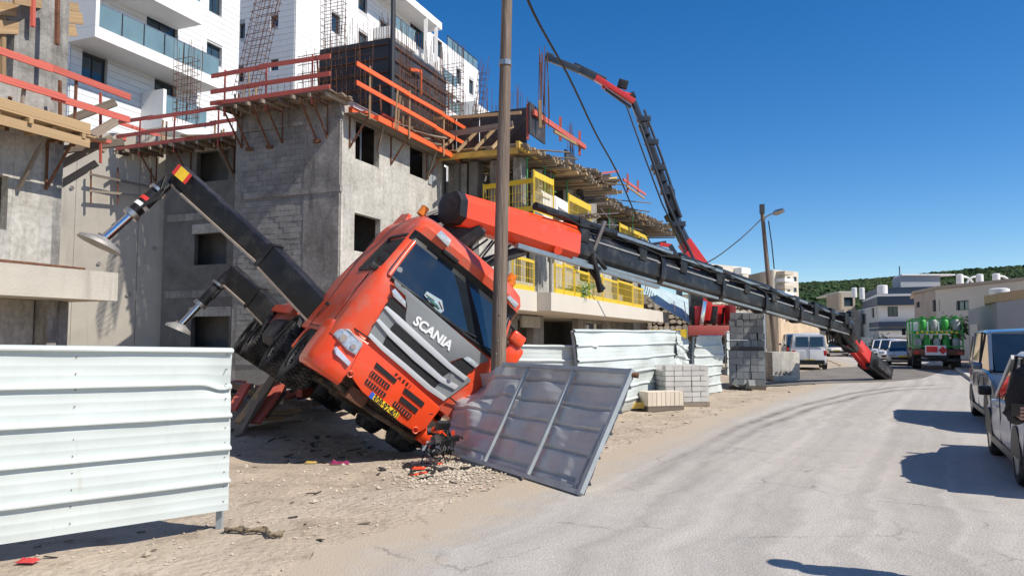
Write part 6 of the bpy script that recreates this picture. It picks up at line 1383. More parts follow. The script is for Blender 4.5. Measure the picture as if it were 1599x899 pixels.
# small third crane tip
T3 = thing('distant_crane_jib', P(1050, 392, 70), 'small red and grey crane jib far off just above the black boom', 'crane')
for a, c, w, m in (((1008, 383), (1040, 378), .25, slate), ((1030, 381), (1048, 384), .35, reda), ((1046, 383), (1058, 402), .4, slate), ((1056, 400), (1060, 430), .5, slate)): mb = MB(); mb.beam(P(a[0], a[1], 70), P(c[0], c[1], 70), w, w); mb.build('jib_part', m, T3)
mb = MB(); mb.beam(P(1060, 428, 70), V((P(1060, 428, 70).x, 70, 0)), .5, .5); mb.build('mast', slate, T3)

# ---- terrace behind: rubble wall, sheets
RWL = thing('rubble_wall', P(1110, 500, 55), 'rough tan rubble stone wall behind the red crane base', 'wall')
rs = random.Random(12); nS = 0; ex = MB()
for r_ in range(7):
    x = 1010.
    while x < 1172:
        w = rs.uniform(7, 13); D_ = 52; p = P(x+w/2, 520-8.5*r_+rs.uniform(-1, 1), D_)
        lim = 468 if x < 1100 else 476
        if 520-8.5*r_ > lim-((x-1010)*.0):
            sz_ = w/F*D_*1.05; ph_ = rs.uniform(0, 6); mb = MB(); rg = []
            for t_, q_ in ((-.5, .6), (-.2, 1), (.5, .95)):
                rg.append([p+V((sz_*.52*q_*math.cos(a), t_*.5*-1, .19*q_*math.sin(a)*rs.uniform(.6, 1.3))) for a in [k*math.pi/2.5+ph_ for k in range(5)]])
            mb.loft(rg[::-1]); mb.build('stone', rubble, RWL)
        x += w
a, b2 = P(1000, 520, 52.3), P(1180, 520, 52.3); mb = MB(); mb.prism([(a.x, 52.25, -.2), (b2.x, 52.25, -.2), (b2.x, 56, -.2), (a.x, 56, -.2)], (0, 0, P(1100, 470, 52.3).z)); mb.build('core', mat('tan_mortar', (.3, .25, .19), .95, .2, 4), RWL)
TS = thing('sheet_stack', P(1050, 480, 46), 'slanting pile of pale blue translucent roofing sheets on the slope behind the slab', 'roofing sheets')
for k in range(7):
    a, b2 = P(1005+3*k, 447+3*k, 46-.3*k), P(1085+1*k, 478+4.5*k, 46-.3*k); board('sheet', TS, a, b2, 1.1, .03, tarp, (.1, -.7, 1))
for x in (1020, 1052, 1068): mb = MB(); mb.tube([P(x, 470, 44), P(x+5, 505, 44)], .03, 5); mb.build('support', steel, TS)
YB = thing('yellow_barrier', P(1055, 515, 30), 'yellow and white site barrier boards above the buckled hoarding', 'barrier')
for k, (x0, x1, m) in enumerate(((1015, 1030, yell), (1031, 1047, whitep), (1053, 1072, yell))): a, b2 = P(x0, 520, 30), P(x1, 520, 30); piece('board', YB, (a+b2)/2+V((0, 0, -.02)), ((b2-a).length, .04, .35), m, frame(b2-a))
for x in (1014, 1048, 1073): a = P(x, 525, 30.1); mb = MB(); mb.tube([V((a.x, a.y, 0)), a+V((0, 0, .4))], .03, 6); mb.build('post', steel, YB)

# ================================================================== FAR HOUSES
def Xp(px, D): return (px-CX)/F*D
def Zp(py, D): return P(CX, py, D).z
def foot(pts): return [V((Xp(px, D), D, 0)) for px, D in pts]
class HP(Pl):
    def __init__(s, a, b):
        s.o = V((a[0], a[1], 0)); s.u = (V((b[0], b[1], 0))-s.o).normalized(); s.n = V((s.u.y, -s.u.x, 0)); s.L = (V((b[0], b[1], 0))-s.o).length
        if s.n.dot(-s.o) < 0: s.n = -s.n
def house(name, loc, label, cat, faces, z1, m, group=None, z0=-.5, t=.25, wm=glassb, closed=None):
    """faces: [(ptA, ptB, [window rects in px], material)]"""
    T = thing(name, V((loc[0], loc[1], 0)), label, cat, group)
    for a, b, wins, mm in faces:
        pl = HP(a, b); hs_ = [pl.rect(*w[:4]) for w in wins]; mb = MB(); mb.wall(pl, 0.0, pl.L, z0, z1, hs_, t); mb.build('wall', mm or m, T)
        for w, h4 in zip(wins, hs_): window(T, pl, h4, w[4] if len(w) > 4 else 1, gm=wm, rec=.12, box=False)
    return T
def roofbox(T, nm, pts, z0, z1, m):
    mb = MB(); mb.prism([V((p.x, p.y, z0)) for p in pts], (0, 0, z1-z0)); return mb.build(nm, m, T)
# navy-banded house
a, b, c, d = foot([(1341, 88), (1372, 76), (1445, 74), (1500, 73)])
zt_ = Zp(478, 75); HN = house('modern_house', b, 'two-storey house with navy roof bands and pale walls behind the crane tip', 'house', [(a, b, [(1361, 478, 1365, 496), (1346, 490, 1352, 506)], beigep), (b, c, [(1386, 478, 1402, 494, 2)], plaster), (c, d, [], greyr)], zt_, plaster)
bk = [V((d.x+4, d.y+14, 0)), V((a.x+6, a.y+8, 0))]
roofbox(HN, 'roof_slab', [a, b, c, d]+bk, zt_, zt_+.1, plaster)
o_ = lambda p, k: p+V((-.6*k if p.x < 40 else 0, -1.0*k, 0))
roofbox(HN, 'roof_band', [o_(a, 1), o_(b, 1), o_(c, 1), o_(d, 1)]+bk, zt_+.11, Zp(463, 75), navy)
roofbox(HN, 'roof_trim', [o_(a, 1.1), o_(b, 1.1), o_(c, 1.1), o_(d, 1.1)]+bk, Zp(463, 75)+.01, Zp(459.5, 75), plaster)
roofbox(HN, 'roof_band', [o_(a, .6), o_(b, .6), o_(c, .6), o_(d, .6)]+bk, Zp(459.5, 75)+.01, Zp(449, 75), navy)
for k, (za, zb_) in enumerate(((502, 510), (512, 516))): roofbox(HN, 'lower_band', [o_(a, .5-.1*k), o_(b, .5-.1*k), o_(c, .5-.1*k), o_(d, .5-.1*k), d+V((0, .3, 0)), a+V((0, .3, 0))], Zp(zb_, 75), Zp(za, 75), navy)
a2, b2, c2 = foot([(1396, 84), (1408, 80), (1470, 80)]); roofbox(HN, 'roof_room', [a2, b2, c2, c2+V((0, 6, 0)), a2+V((2, 4, 0))], Zp(449, 75), Zp(430.5, 80), greyr); roofbox(HN, 'roof_room_cap', [a2-V((0, .3, 0)), b2-V((0, .3, 0)), c2+V((1.5, -.3, 0)), c2+V((0, 6, 0)), a2+V((2, 4, 0))], Zp(430.5, 80)+.01, Zp(428, 80), plaster)
a_ = V((Xp(1407, 82), 82, Zp(430, 80))); mb = MB(); mb.tube([a_, a_+V((0, 0, 1.2))], .06, 5); mb.build('chimney_pipe', darkfr, HN)
# small tan house left of it
a, b, c = foot([(1291, 96), (1311, 90), (1336, 90)]); TS_ = house('tan_house', b, 'small tan stone house left of the navy-banded house, below the wooded hill', 'house', [(a, b, [], sandst), (b, c, [(1318, 464, 1332, 478)], beige)], Zp(457, 90), beige)
roofbox(TS_, 'roof', [a, b, c, c+V((1, 9, 0)), a+V((2, 8, 0))], Zp(457, 90)+.01, Zp(454.5, 90), beigep); a3, b3, c3 = foot([(1316, 86), (1318, 85), (1341, 85)]); roofbox(TS_, 'front_wing', [a3, b3, c3, c3+V((0, 3, 0)), a3+V((0, 3, 0))], -.5, Zp(483, 85), beige)
# beige house on the right
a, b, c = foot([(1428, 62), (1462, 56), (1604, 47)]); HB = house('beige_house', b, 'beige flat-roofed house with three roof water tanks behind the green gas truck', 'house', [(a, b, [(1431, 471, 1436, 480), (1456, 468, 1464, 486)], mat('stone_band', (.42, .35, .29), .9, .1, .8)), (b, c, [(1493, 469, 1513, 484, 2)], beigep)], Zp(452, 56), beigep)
roofbox(HB, 'roof', [a-V((.3, .3, 0)), b-V((.2, .4, 0)), c-V((0, .4, 0)), c+V((2, 10, 0)), a+V((4, 8, 0))], Zp(452, 56)+.01, Zp(447.5, 56), mat('tan_roof_edge', (.4, .33, .26), .9, .05))
# grey-walled house nearest on the right
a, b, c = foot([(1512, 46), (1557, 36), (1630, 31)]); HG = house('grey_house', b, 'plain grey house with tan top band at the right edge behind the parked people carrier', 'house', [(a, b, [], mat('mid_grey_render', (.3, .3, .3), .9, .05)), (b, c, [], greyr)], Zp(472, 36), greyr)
roofbox(HG, 'top_band', [a-V((.05, .1, 0))+V((1.6, -2.2, 0)), b-V((.05, .1, 0)), c-V((0, .1, 0)), c+V((2, 7, 0)), a+V((4, 4, 0))], Zp(472, 36)+.01, Zp(458, 36), mat('tan_band', (.5, .36, .2), .9, .06)); 
pl = HP(a, b); h4 = pl.rect(1517, 506, 1529, 558); mb = MB(); mb.prism([pl.at(h4[0], 0, .05), pl.at(h4[1], 0, .05), pl.at(h4[1], 0, .01), pl.at(h4[0], 0, .01)], (0, 0, h4[3])); mb.build('door', beigep, HG)
# water tanks
for k, (px, py0, py1, D_) in enumerate(((1501, 428, 444, 60), (1532, 428, 444, 58), (1558, 427, 443, 56), (1335, 449, 460, 78), (1347, 449, 463, 77), (1379, 445, 451, 72), (1562, 450, 458, 40))):
    z0_, z1_ = Zp(py1, D_), Zp(py0, D_); c = V((Xp(px, D_), D_, 0)); r_ = (.22 if k < 3 else .22)
    if k > 4: z0_ -= .2
    if k in (5, 6): r_ = .4
    T = thing('water_tank', c+V((0, 0, z0_-.4)), ['left white water tank on the roof of the beige house', 'middle white water tank on the roof of the beige house', 'right white water tank on the roof of the beige house', 'left small white tank beside the navy-banded house', 'right small white tank beside the navy-banded house', 'low white dome on the navy-banded roof', 'low white dome on the tan-topped grey house'][k], 'water tank', 'rooftop water tanks')
    mb = MB(); mb.tube([c+V((0, 0, z)) for z in (z0_-.3, z0_-.28, z1_-.05, z1_)], [r_*.9, r_*1.2, r_*1.2, r_*.9], 14); mb.build('tank', whitep, T, smooth=50)
    if k < 3:
        sg = -1 if k == 1 else 1; mb = MB(); mb.tube([c+V((sg*(.35+.75*math.sin(t*math.pi)), 0, z0_+.0+(z1_-z0_)*.85*t)) if False else c+V((sg*(.3+.8*t), 0, z0_+(z1_-z0_)*(.75-.1*t-.7*t**3))) for t in (0, .2, .4, .6, .8, 1)], .09, 6); mb.build('pipe', whitep, T, smooth=60)
# beige apartment blocks
def aptblock(pts, ytop, D_, label, wins, m=beigep):
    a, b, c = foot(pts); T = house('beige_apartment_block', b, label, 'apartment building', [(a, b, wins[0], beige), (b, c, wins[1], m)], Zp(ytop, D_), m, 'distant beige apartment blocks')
    roofbox(T, 'roof', [a, b, c, c+V((2, 12, 0)), a+V((2, 10, 0))], Zp(ytop, D_)+.01, Zp(ytop-1.2, D_), m); return T, HP(b, c)
T, pl = aptblock([(1076, 118), (1112, 110), (1170, 116)], 413, 110, 'cream apartment block just left of the street lamp, beyond the boom', [[], [(1118, 424, 1123, 430), (1128, 424, 1133, 430), (1118, 440, 1124, 447), (1141, 436, 1146, 443), (1150, 452, 1156, 459), (1120, 456, 1126, 463), (1142, 468, 1148, 475)]])
for y in (428, 444, 460, 476):
    s0, s1 = pl.sz(1146, y)[0], pl.sz(1160, y)[0]; mb = MB(); z = pl.hit(1150, y).z; mb.prism([pl.at(s0, z, 0), pl.at(s1, z, 0), pl.at(s1, z, 1.4), pl.at(s0, z, 1.4)], (0, 0, .9)); mb.build('balcony', plaster, T)
T, pl = aptblock([(1170, 122), (1208, 112), (1248, 116)], 422, 112, 'cream apartment block behind the street lamp with stepped balconies', [[], [(1229, 432, 1234, 438), (1239, 432, 1244, 439), (1229, 448, 1234, 455), (1239, 449, 1244, 456), (1229, 465, 1234, 472), (1215, 458, 1219, 464)]])
for i, y in enumerate((430, 441, 452, 463, 474, 486)):
    s0, s1 = pl.sz(1212, y)[0], pl.sz(1226, y)[0]; mb = MB(); z = pl.hit(1218, y).z; mb.prism([pl.at(s0, z, 0), pl.at(s1, z, 0), pl.at(s1, z, 1.5), pl.at(s0, z, 1.5)], (0, 0, .55)); mb.build('balcony', plaster if i % 2 else beige, T)
a, b, c = foot([(1196, 64), (1215, 62), (1290, 70)]); SW_ = thing('sandstone_terrace', b, 'tan sandstone terrace building behind the white van', 'building')
for (p, q) in ((a, b), (b, c)):
    pl = HP(p, q); zt_ = Zp(487, 63); mb = MB(); mb.wall(pl, 0, pl.L, -.3, zt_, [pl.rect(1222, 494, 1230, 502)] if p is b else []); mb.build('wall', sandst, SW_)
a, b = foot([(1140, 48), (1195, 52)]); pl = HP(a, b); mb = MB(); 
GC = thing('grey_container', a, 'light grey site container behind the dark block stack', 'container')
mb.wall(pl, 0, pl.L, .2, Zp(487, 48), []); mb.build('front_wall', galvf, GC)
for i in range(14): s_ = pl.L*(i+.5)/14; board('rib', GC, pl.at(s_, .3, .02), pl.at(s_, Zp(488, 48), .02), .08, .04, galvf)
roofbox(GC, 'roof', [a, b, b+V((.5, 3, 0)), a+V((.5, 3, 0))], Zp(487, 48)+.01, Zp(486, 48), plaster)
# dark green shrubs and low wall by the road bend
def bush(x, y, z, s, n, label, cat='shrub', m=None, seed=1):
    rs = random.Random(seed); T = thing('shrub', (x, y, z), label, cat); mb = MB()
    for _ in range(n):
        d = V((rs.gauss(0, .22), rs.gauss(0, .22), abs(rs.gauss(.5, .22)))); c = V((x, y, z))+d*s; r = s*.06*rs.uniform(.6, 1.3); M = Matrix.Rotation(rs.uniform(0, 6), 3, 'Z') @ Matrix.Rotation(rs.uniform(0, 3), 3, 'X')
        mb.add([c+M @ V(v)*r for v in ((-1, 0, 0), (0, -.5, .1), (1, 0, 0), (0, .5, .1))], [(0, 1, 2, 3)])
    mb.build('leaves', m or leafm, T); mb = MB(); mb.tube([V((x, y, z-.1)), V((x, y, z+s*.5))], .04*s, 5); mb.build('stem', rust, T)
bush(Xp(1374, 66), 66, .1, 1.7, 1500, 'small dark shrub between the crane tip and the parked cars', seed=1); bush(Xp(1495, 50), 50, 1.5, 1.6, 1200, 'tuft of palm-like leaves above the green gas truck', seed=2)
LWL = thing('garden_wall', foot([(1345, 70)])[0], 'low pale garden wall behind the parked cars', 'wall'); a, b = foot([(1338, 80), (1420, 62)]); mb = MB(); mb.wall(HP(a, b), 0, HP(a, b).L, -.2, 1.7, []); mb.build('wall', beigep, LWL)

# ================================================================== CARS
def car(px_pos, heading, dims, paint, label, group, kind='hatch', face=1, detail=True, plate_m=platey):
    """front points along heading; profile stations give body and glasshouse"""
    L_, Wd, Ht = dims; o = V((px_pos[0], px_pos[1], 0)); M = Matrix.Translation(o+V((0, 0, .118 if len(px_pos) > 2 else .004))) @ Matrix.Rotation(-heading, 4, 'Z')   # local y = forward
    T = thing('parked_car' if kind != 'van' else 'parked_van', (0, 0, 0), label, 'car' if kind != 'van' else 'van', group, M=M)
    hw_ = Wd/2; h_ = L_/2; belt = Ht*.60
    prof = {'hatch': [(-h_, .42, .80), (-h_+.08, .30, belt-.02), (-h_+.5, .24, belt), (-.3, .22, belt-.02), (h_*.42, .22, belt-.06), (h_*.78, .24, belt-.17), (h_-.08, .28, belt-.32), (h_, .38, .55)],
            'van': [(-h_, .42, .95), (-h_+.04, .30, belt+.02), (-h_+.5, .24, belt), (-.3, .22, belt), (h_*.5, .22, belt-.02), (h_*.80, .24, belt-.14), (h_-.08, .28, belt-.34), (h_, .38, .6)]}[kind]
    st = []
    for y, z0, z1 in prof:
        k = 1 if abs(y) < h_-.3 else .93 if abs(y) < h_-.02 else .82
        w = hw_*k; zm = z0+(z1-z0)*.45
        st.append([V((-w*.93, y, z0)), V((-w, y, z0+.12)), V((-w*1.01, y, zm)), V((-w*.97, y, z1-.04)), V((-w*.9, y, z1)), V((0, y, z1+.03)), V((w*.9, y, z1)), V((w*.97, y, z1-.04)), V((w*1.01, y, zm)), V((w, y, z0+.12)), V((w*.93, y, z0))])
    mb = MB(); fine = []
    for i in range(len(st)-1):
        for t in ((0, .5) if i < len(st)-2 else (0, .5, 1)): fine.append([a.lerp(b, t) for a, b in zip(st[i], st[i+1])])
    mb.loft(fine); mb.build('body', paint, T, local=True, smooth=50)
    # glasshouse
    if kind == 'van': gp_ = [(-h_+.03, belt-.02, .97), (-h_+.12, Ht-.1, .86), (-h_+.5, Ht, .84), (.1, Ht, .84), (.55, Ht-.05, .83), (h_*.62, belt-.03, .93)]
    else: gp_ = [(-h_+.12, belt-.02, .92), (-h_+.42, Ht-.1, .80), (-h_+.8, Ht, .78), (.0, Ht, .78), (.35, Ht-.06, .76), (h_*.50, belt-.05, .92)]
    def gr(y, z, k, base=False):
        return y, z, k
    # roof skin
    rf = [g_ for g_ in gp_[1:-1]]; mb = MB()
    rg = [[V((-hw_*k, y, z-.05)), V((-hw_*k*.92, y, z)), V((0, y, z+.035)), V((hw_*k*.92, y, z)), V((hw_*k, y, z-.05)), V((0, y, z-.06))] for y, z, k in rf]; mb.loft(rg); mb.build('roof', paint, T, local=True, smooth=60)
    # glass: rear, front, sides
    y0, z0, k0 = gp_[0]; y1, z1, k1 = gp_[1]; y4, z4, k4 = gp_[-2]; y5, z5, k5 = gp_[-1]
    mb = MB(); mb.add([(-hw_*k5*.9, y5, z5), (hw_*k5*.9, y5, z5), (hw_*k4*.96, y4, z4-.03), (-hw_*k4*.96, y4, z4-.03)], [(0, 1, 2, 3)]); mb.v += [v+V((0, -.02, -.02)) for v in mb.v]; mb.f += [[7, 6, 5, 4], [0, 4, 5, 1], [1, 5, 6, 2], [2, 6, 7, 3], [3, 7, 4, 0]]; mb.build('windscreen', wsglass, T, local=True)
    if kind == 'van' and not face:
        for sg in (-1, 1):
            mb = MB(); xs_ = (sg*.04, sg*hw_*.78); mb.prism([(xs_[0], -h_-.005, belt+.06), (xs_[1], -h_-.005, belt+.06), (xs_[1]*.97, -h_+.035, Ht-.17), (xs_[0], -h_+.035, Ht-.17)], (0, .02, 0)); mb.build('rear_window', wsglass, T, local=True)
        mb = MB(); mb.add([(-hw_*.95, y0+.03, z0), (hw_*.95, y0+.03, z0), (hw_*k1, y1, z1+.04), (-hw_*k1, y1, z1+.04)], [(0, 1, 2, 3)]); mb.v += [v+V((0, .03, 0)) for v in mb.v]; mb.f += [[7, 6, 5, 4], [0, 4, 5, 1], [1, 5, 6, 2], [2, 6, 7, 3], [3, 7, 4, 0]]; mb.build('rear_doors', paint, T, local=True)
        mb = MB(); mb.box((0, -h_-.01, .95), (.012, .02, 1.4)); mb.build('door_gap', blk, T, local=True)
    else:
        mb = MB(); mb.add([(-hw_*k0*.9, y0, z0), (hw_*k0*.9, y0, z0), (hw_*k1*.9, y1, z1), (-hw_*k1*.9, y1, z1)], [(0, 1, 2, 3)]); mb.v += [v+V((0, .02, -.02)) for v in mb.v]; mb.f += [[7, 6, 5, 4], [0, 4, 5, 1], [1, 5, 6, 2], [2, 6, 7, 3], [3, 7, 4, 0]]; mb.build('rear_window', wsglass, T, local=True)
    for sg in (-1, 1):
        body_ = [(y0+.1, z0, k0), (y1+.05, z1-.05, k1), (rf[1][0], Ht-.05, k1), (rf[-2][0], Ht-.05, k1), (y4, z4-.05, k4), (y5-.05, z5, k5)]
        q = [V((sg*hw_*(k if i in (0, 5) else k), y, z)) for i, (y, z, k) in enumerate(body_)]
        mb = MB(); mb.prism(q, (-sg*.03, 0, 0)); mb.build('side_glass', wsglass if not (kind == 'van' and not face) else paint, T, local=True)
        for yy, wd_ in ((y4*.2+y1*.1-.1, .1), (y1*.75, .12)):
            mb = MB(); zz = Ht-.05; mb.beam(V((sg*hw_*.945, yy, belt-.02)), V((sg*hw_*k1*1.005, yy-.03, zz)), .03, wd_, (0, 1, 0)); mb.build('pillar', paint if yy < -.8 else blackp, T, local=True)
        for (ya, za, ka, yb, zb__, kb) in ((y5, z5, k5, y4, z4-.02, k4), (y0+.04, z0, k0, y1, z1-.02, k1)):
            mb = MB(); mb.beam(V((sg*hw_*ka*.97, ya, za)), V((sg*hw_*kb*.99, yb, zb__)), .07, .06, (1, 0, 0)); mb.build('pillar', paint, T, local=True)
        mb = MB(); mb.box((sg*(hw_+.08), h_*.40, belt+.04), (.16, .10, .13)); mb.build('mirror', blackp if paint is not cardark else cardark, T, local=True, bevel=.03)
        # lamps, handles, seams
        mb = MB(); mb.box((sg*hw_*.70, h_-.10, .66), (.34, .16, .14)); mb.build('headlight', lampg, T, local=True, bevel=.03)
        mb = MB(); mb.box((sg*hw_*.86, -h_+.07, belt-.18 if kind == 'hatch' else .86), (.18, .14, .26)); mb.build('tail_light', redl, T, local=True, bevel=.03)
        for yy in (-.55, .35): mb = MB(); mb.box((sg*(hw_*1.0+.008), yy, belt-.14), (.03, .18, .03)); mb.build('door_handle', paint, T, local=True, bevel=.006)
        for yy in (-1.0+.15, .02, .95): mb = MB(); mb.box((sg*hw_*1.0, yy, .62), (.012, .008, .62)); mb.build('door_seam', blk, T, local=True)
        mb = MB(); mb.box((sg*(hw_*.995), 0, .26), (.03, L_*.5, .09)); mb.build('sill', blackp, T, local=True)
        for yy in (-h_+.78, h_-.85):
            r = .31; c = V((sg*(hw_-.10), yy, r)); 
            wo = bpy.data.objects.new('wheel', None); C.objects.link(wo); wo.parent = T; wo.matrix_basis = Matrix.Translation(c); W[wo] = M @ Matrix.Translation(c)
            mb = MB(); mb.loft([[(sg*xx, rr2*math.cos(k*math.pi/12), rr2*math.sin(k*math.pi/12)) for k in range(24)] for xx, rr2 in ((-.1, .2), (-.11, .29), (-.08, r), (.08, r), (.11, .29), (.11, .2))], cap=False)
            if detail:
                for k in range(40): a_ = 2*math.pi*k/40; mb.box((sg*.0, r*math.cos(a_), r*math.sin(a_)), (.15, .012, .02), Matrix.Rotation(a_, 3, 'X'))
            mb.build('tyre', rub, wo, local=True, smooth=40)
            mb = MB(); mb.loft([[(sg*xx, rr2*math.cos(k*math.pi/12), rr2*math.sin(k*math.pi/12)) for k in range(24)] for xx, rr2 in ((.105, .21), (.06, .18), (.07, .05), (.085, .03))]); 
            for k in range(5): a_ = 2*math.pi*k/5; mb.beam((sg*.085, .03*math.cos(a_), .03*math.sin(a_)), (sg*.1, .2*math.cos(a_), .2*math.sin(a_)), .05, .02, (1, 0, 0))
            mb.build('rim', steel, wo, local=True)
            mb = MB(); pts = [V((sg*(hw_*1.0), yy+.355*math.cos(a_), .31+.355*math.sin(a_))) for a_ in [k*math.pi/10 for k in range(11)]]
            mb.loft([[p_+V((sg*.015, 0, 0)), p_*1.0-V((sg*.2, 0, 0))] for p_ in pts], closed=False, cap=False)
            mb.add([V((sg*(hw_*1.0+.016), yy, .31))]+[p_+V((sg*.016, 0, 0)) for p_ in pts], [(0, i, i+1) for i in range(1, 11)]); mb.build('wheel_arch', blk, T, local=True)
    mb = MB(); mb.box((0, -h_+.02, .48), (.52, .05, .11)); mb.build('number_plate', plate_m, T, local=True)
    mb = MB(); mb.box((0, h_-.0, .42), (Wd*.72, .06, .16)); mb.build('front_grille', blk, T, local=True, bevel=.02)
    mb = MB(); mb.box((0, -h_+.01, .40), (Wd*.84, .12, .2)); mb.build('rear_bumper', paint if kind == 'hatch' else blackp, T, local=True, bevel=.03)
    mb = MB(); mb.box((0, h_-.02, .54), (.5, .06, .11)); mb.build('number_plate', plate_m, T, local=True)
    return T
hd = R_(27)
f1 = V((math.sin(hd), math.cos(hd), 0)); r1 = V((math.cos(hd), -math.sin(hd), 0))
cc = V((5.74, 8.35, 0))+f1*1.25+r1*.80
car((cc.x, cc.y), hd, (4.1, 1.75, 1.47), carsil, 'silver hatchback seen from behind at the right edge, beside the person with the phone', 'cars parked along the right kerb')
cc = V((8.25, 12.7, 0))+f1*2.15+r1*.9
car((cc.x, cc.y), hd+math.pi, (4.3, 1.86, 1.80), cardark, 'tall blue-grey people carrier facing the camera, parked just ahead of the silver hatchback', 'cars parked along the right kerb', kind='van')
cc = V((Xp(1260, 40), 40.1, 0)); car((cc.x, cc.y), R_(19), (4.2, 1.72, 1.86), carwh, 'white panel van seen from behind on the left side of the road', 'vehicles along the left side of the road', kind='van', face=0)
for k, (px, D_, h2_, dims, pm, lab, kd) in enumerate(((1306, 66, R_(205), (4.3, 1.75, 1.45), carsil, 'distant silver car facing us between the van and the crane tip', 'hatch'), (1331, 70, R_(200), (4.4, 1.8, 1.6), cardark, 'distant dark car partly hidden behind the red crane tip', 'hatch'), (1243, 52, R_(15), (4.5, 1.9, 1.9), cardark, 'dark vehicle just visible behind the roof of the white van', 'van'),
        (1379, 57, R_(208), (4.3, 1.78, 1.52), carwh, 'white car farthest left in the row parked by the gas truck', 'hatch'), (1392, 51, R_(208), (4.4, 1.8, 1.55), carwh, 'white car in the middle of the row parked by the gas truck', 'hatch'), (1408, 45.5, R_(208), (4.2, 1.76, 1.5), carsil, 'silver car immediately left of the gas truck', 'hatch'))):
    car((Xp(px, D_), D_), h2_, dims, pm, lab, 'vehicles along the left side of the road' if k < 3 else 'cars parked left of the gas truck', kind=kd, detail=False)
q = V((Xp(1352, 84), 84, 0)); car((q.x, q.y), R_(205), (4.3, 1.8, 1.5), carwh, 'white car far off behind the red crane tip', 'vehicles along the left side of the road', detail=False)

# ---- green gas-cylinder truck seen from behind
gh_ = R_(25); GM = Matrix.Translation(V((Xp(1462, 38.2), 38.2, .004))) @ Matrix.Rotation(-gh_, 4, 'Z')
GT = thing('gas_cylinder_truck', (0, 0, 0), 'truck loaded with green cages of gas cylinders, seen from behind at the right kerb', 'truck', M=GM)
def gb(nm, c, s_, m, bevel=0, par=None): mb = MB(); mb.box(c, s_); return mb.build(nm, m, par or GT, local=True, bevel=bevel)
gb('bed', (0, 2.2, .98), (2.35, 4.8, .12), mat('brown_bed', (.16, .07, .045), .8, .2, 4)); gb('tail_beam', (0, -.22, .88), (2.3, .08, .24), MT['brown_bed']); gb('chassis', (0, 3, .7), (.8, 6.5, .3), blackd); gb('cab', (0, 5.8, 1.6), (2.1, 1.6, 1.9), carwh, .08); gb('under_bar', (0, -.1, .5), (1.9, .08, .12), blackd)
gb('hazard_sign', (-.12, -.29, 1.0), (.95, .02, .5), whitep); sgp = gb('hazard_panel', (-.28, -.305, 1.05), (.5, .01, .3), mat('sign_red', (.7, .03, .03), .5))
mb = MB(); c = V((.2, -.305, 1.0)); mb.prism([c+V((0, 0, .21)), c+V((.21, 0, 0)), c+V((0, 0, -.21)), c+V((-.21, 0, 0))], (0, .008, 0)); mb.build('hazard_diamond', MT['sign_red'], GT, local=True)
for sg in (-1, 1): gb('tail_light', (sg*.98, -.28, .86), (.22, .04, .12), redl); gb('mirror', (sg*1.25, 5.2, 2.0), (.2, .1, .4), blk)
for sg in (-1, 1):
    for yy in (1.2, 5.3):
        mb = MB(); mb.tube([(sg*1.1, yy, .42), (sg*.7, yy, .42)], .42, 18); mb.build('wheel', rub, GT, local=True, smooth=40)
for (x, y) in ((-1.12, -.12), (1.12, -.12), (-1.12, 2.2), (1.12, 2.2), (-1.12, 4.5), (1.12, 4.5)): gb('cage_post', (x, y, 1.85), (.06, .06, 1.6), greenb)
for z in (1.2, 1.9, 2.62):
    for y in (-.12, 4.5): gb('cage_rail', (0, y, z), (2.24, .05, .07), greenb)
    for x in (-1.12, 1.12): gb('cage_rail', (x, 2.2, z), (.05, 4.6, .07), greenb)
gb('middle_deck', (0, 2.2, 1.97), (2.1, 4.5, .05), greenb)
gi = 0
names = ['leftmost', 'second from left', 'third from left', 'fourth from left', 'rightmost']
for lvl, z in enumerate((1.06, 2.02)):
    for row in range(3):
        for k in range(5 if lvl == 0 else 4):
            x = (-.88+.43*k if lvl == 0 else -.62+.5*k); y = .12+row*.45; c = GM @ V((x, y, z))
            m_ = [gasg, greenb, gasg, greenb, gasg][(k+lvl+row) % 5]
            nm_ = names[k] if lvl == 0 or k < 3 else 'rightmost'
            Tg = thing('gas_cylinder', c, '%s gas cylinder of the %s tier in the green truck cage, %s row' % (nm_, ['lower', 'upper'][lvl], ['rear', 'second', 'third'][row]), 'gas cylinder', 'gas cylinders on the truck')
            mb = MB(); mb.tube([c+V((0, 0, zz)) for zz in (0, .04, .46, .56, .60)], [.16, .18, .18, .11, .06], 12); mb.build('bottle', m_, Tg, smooth=50)
            mb = MB(); mb.tube([c+V((0, 0, .57)), c+V((0, 0, .74))], .10, 10); mb.build('collar', greenb, Tg)
for k in range(9): c = V((-.9+.22*k, -.17, 1.9+.05*(k % 2))); gb('yellow_strap', c, (.1, .03, .1), mat('strap_yellow', (.85, .55, .02), .5))

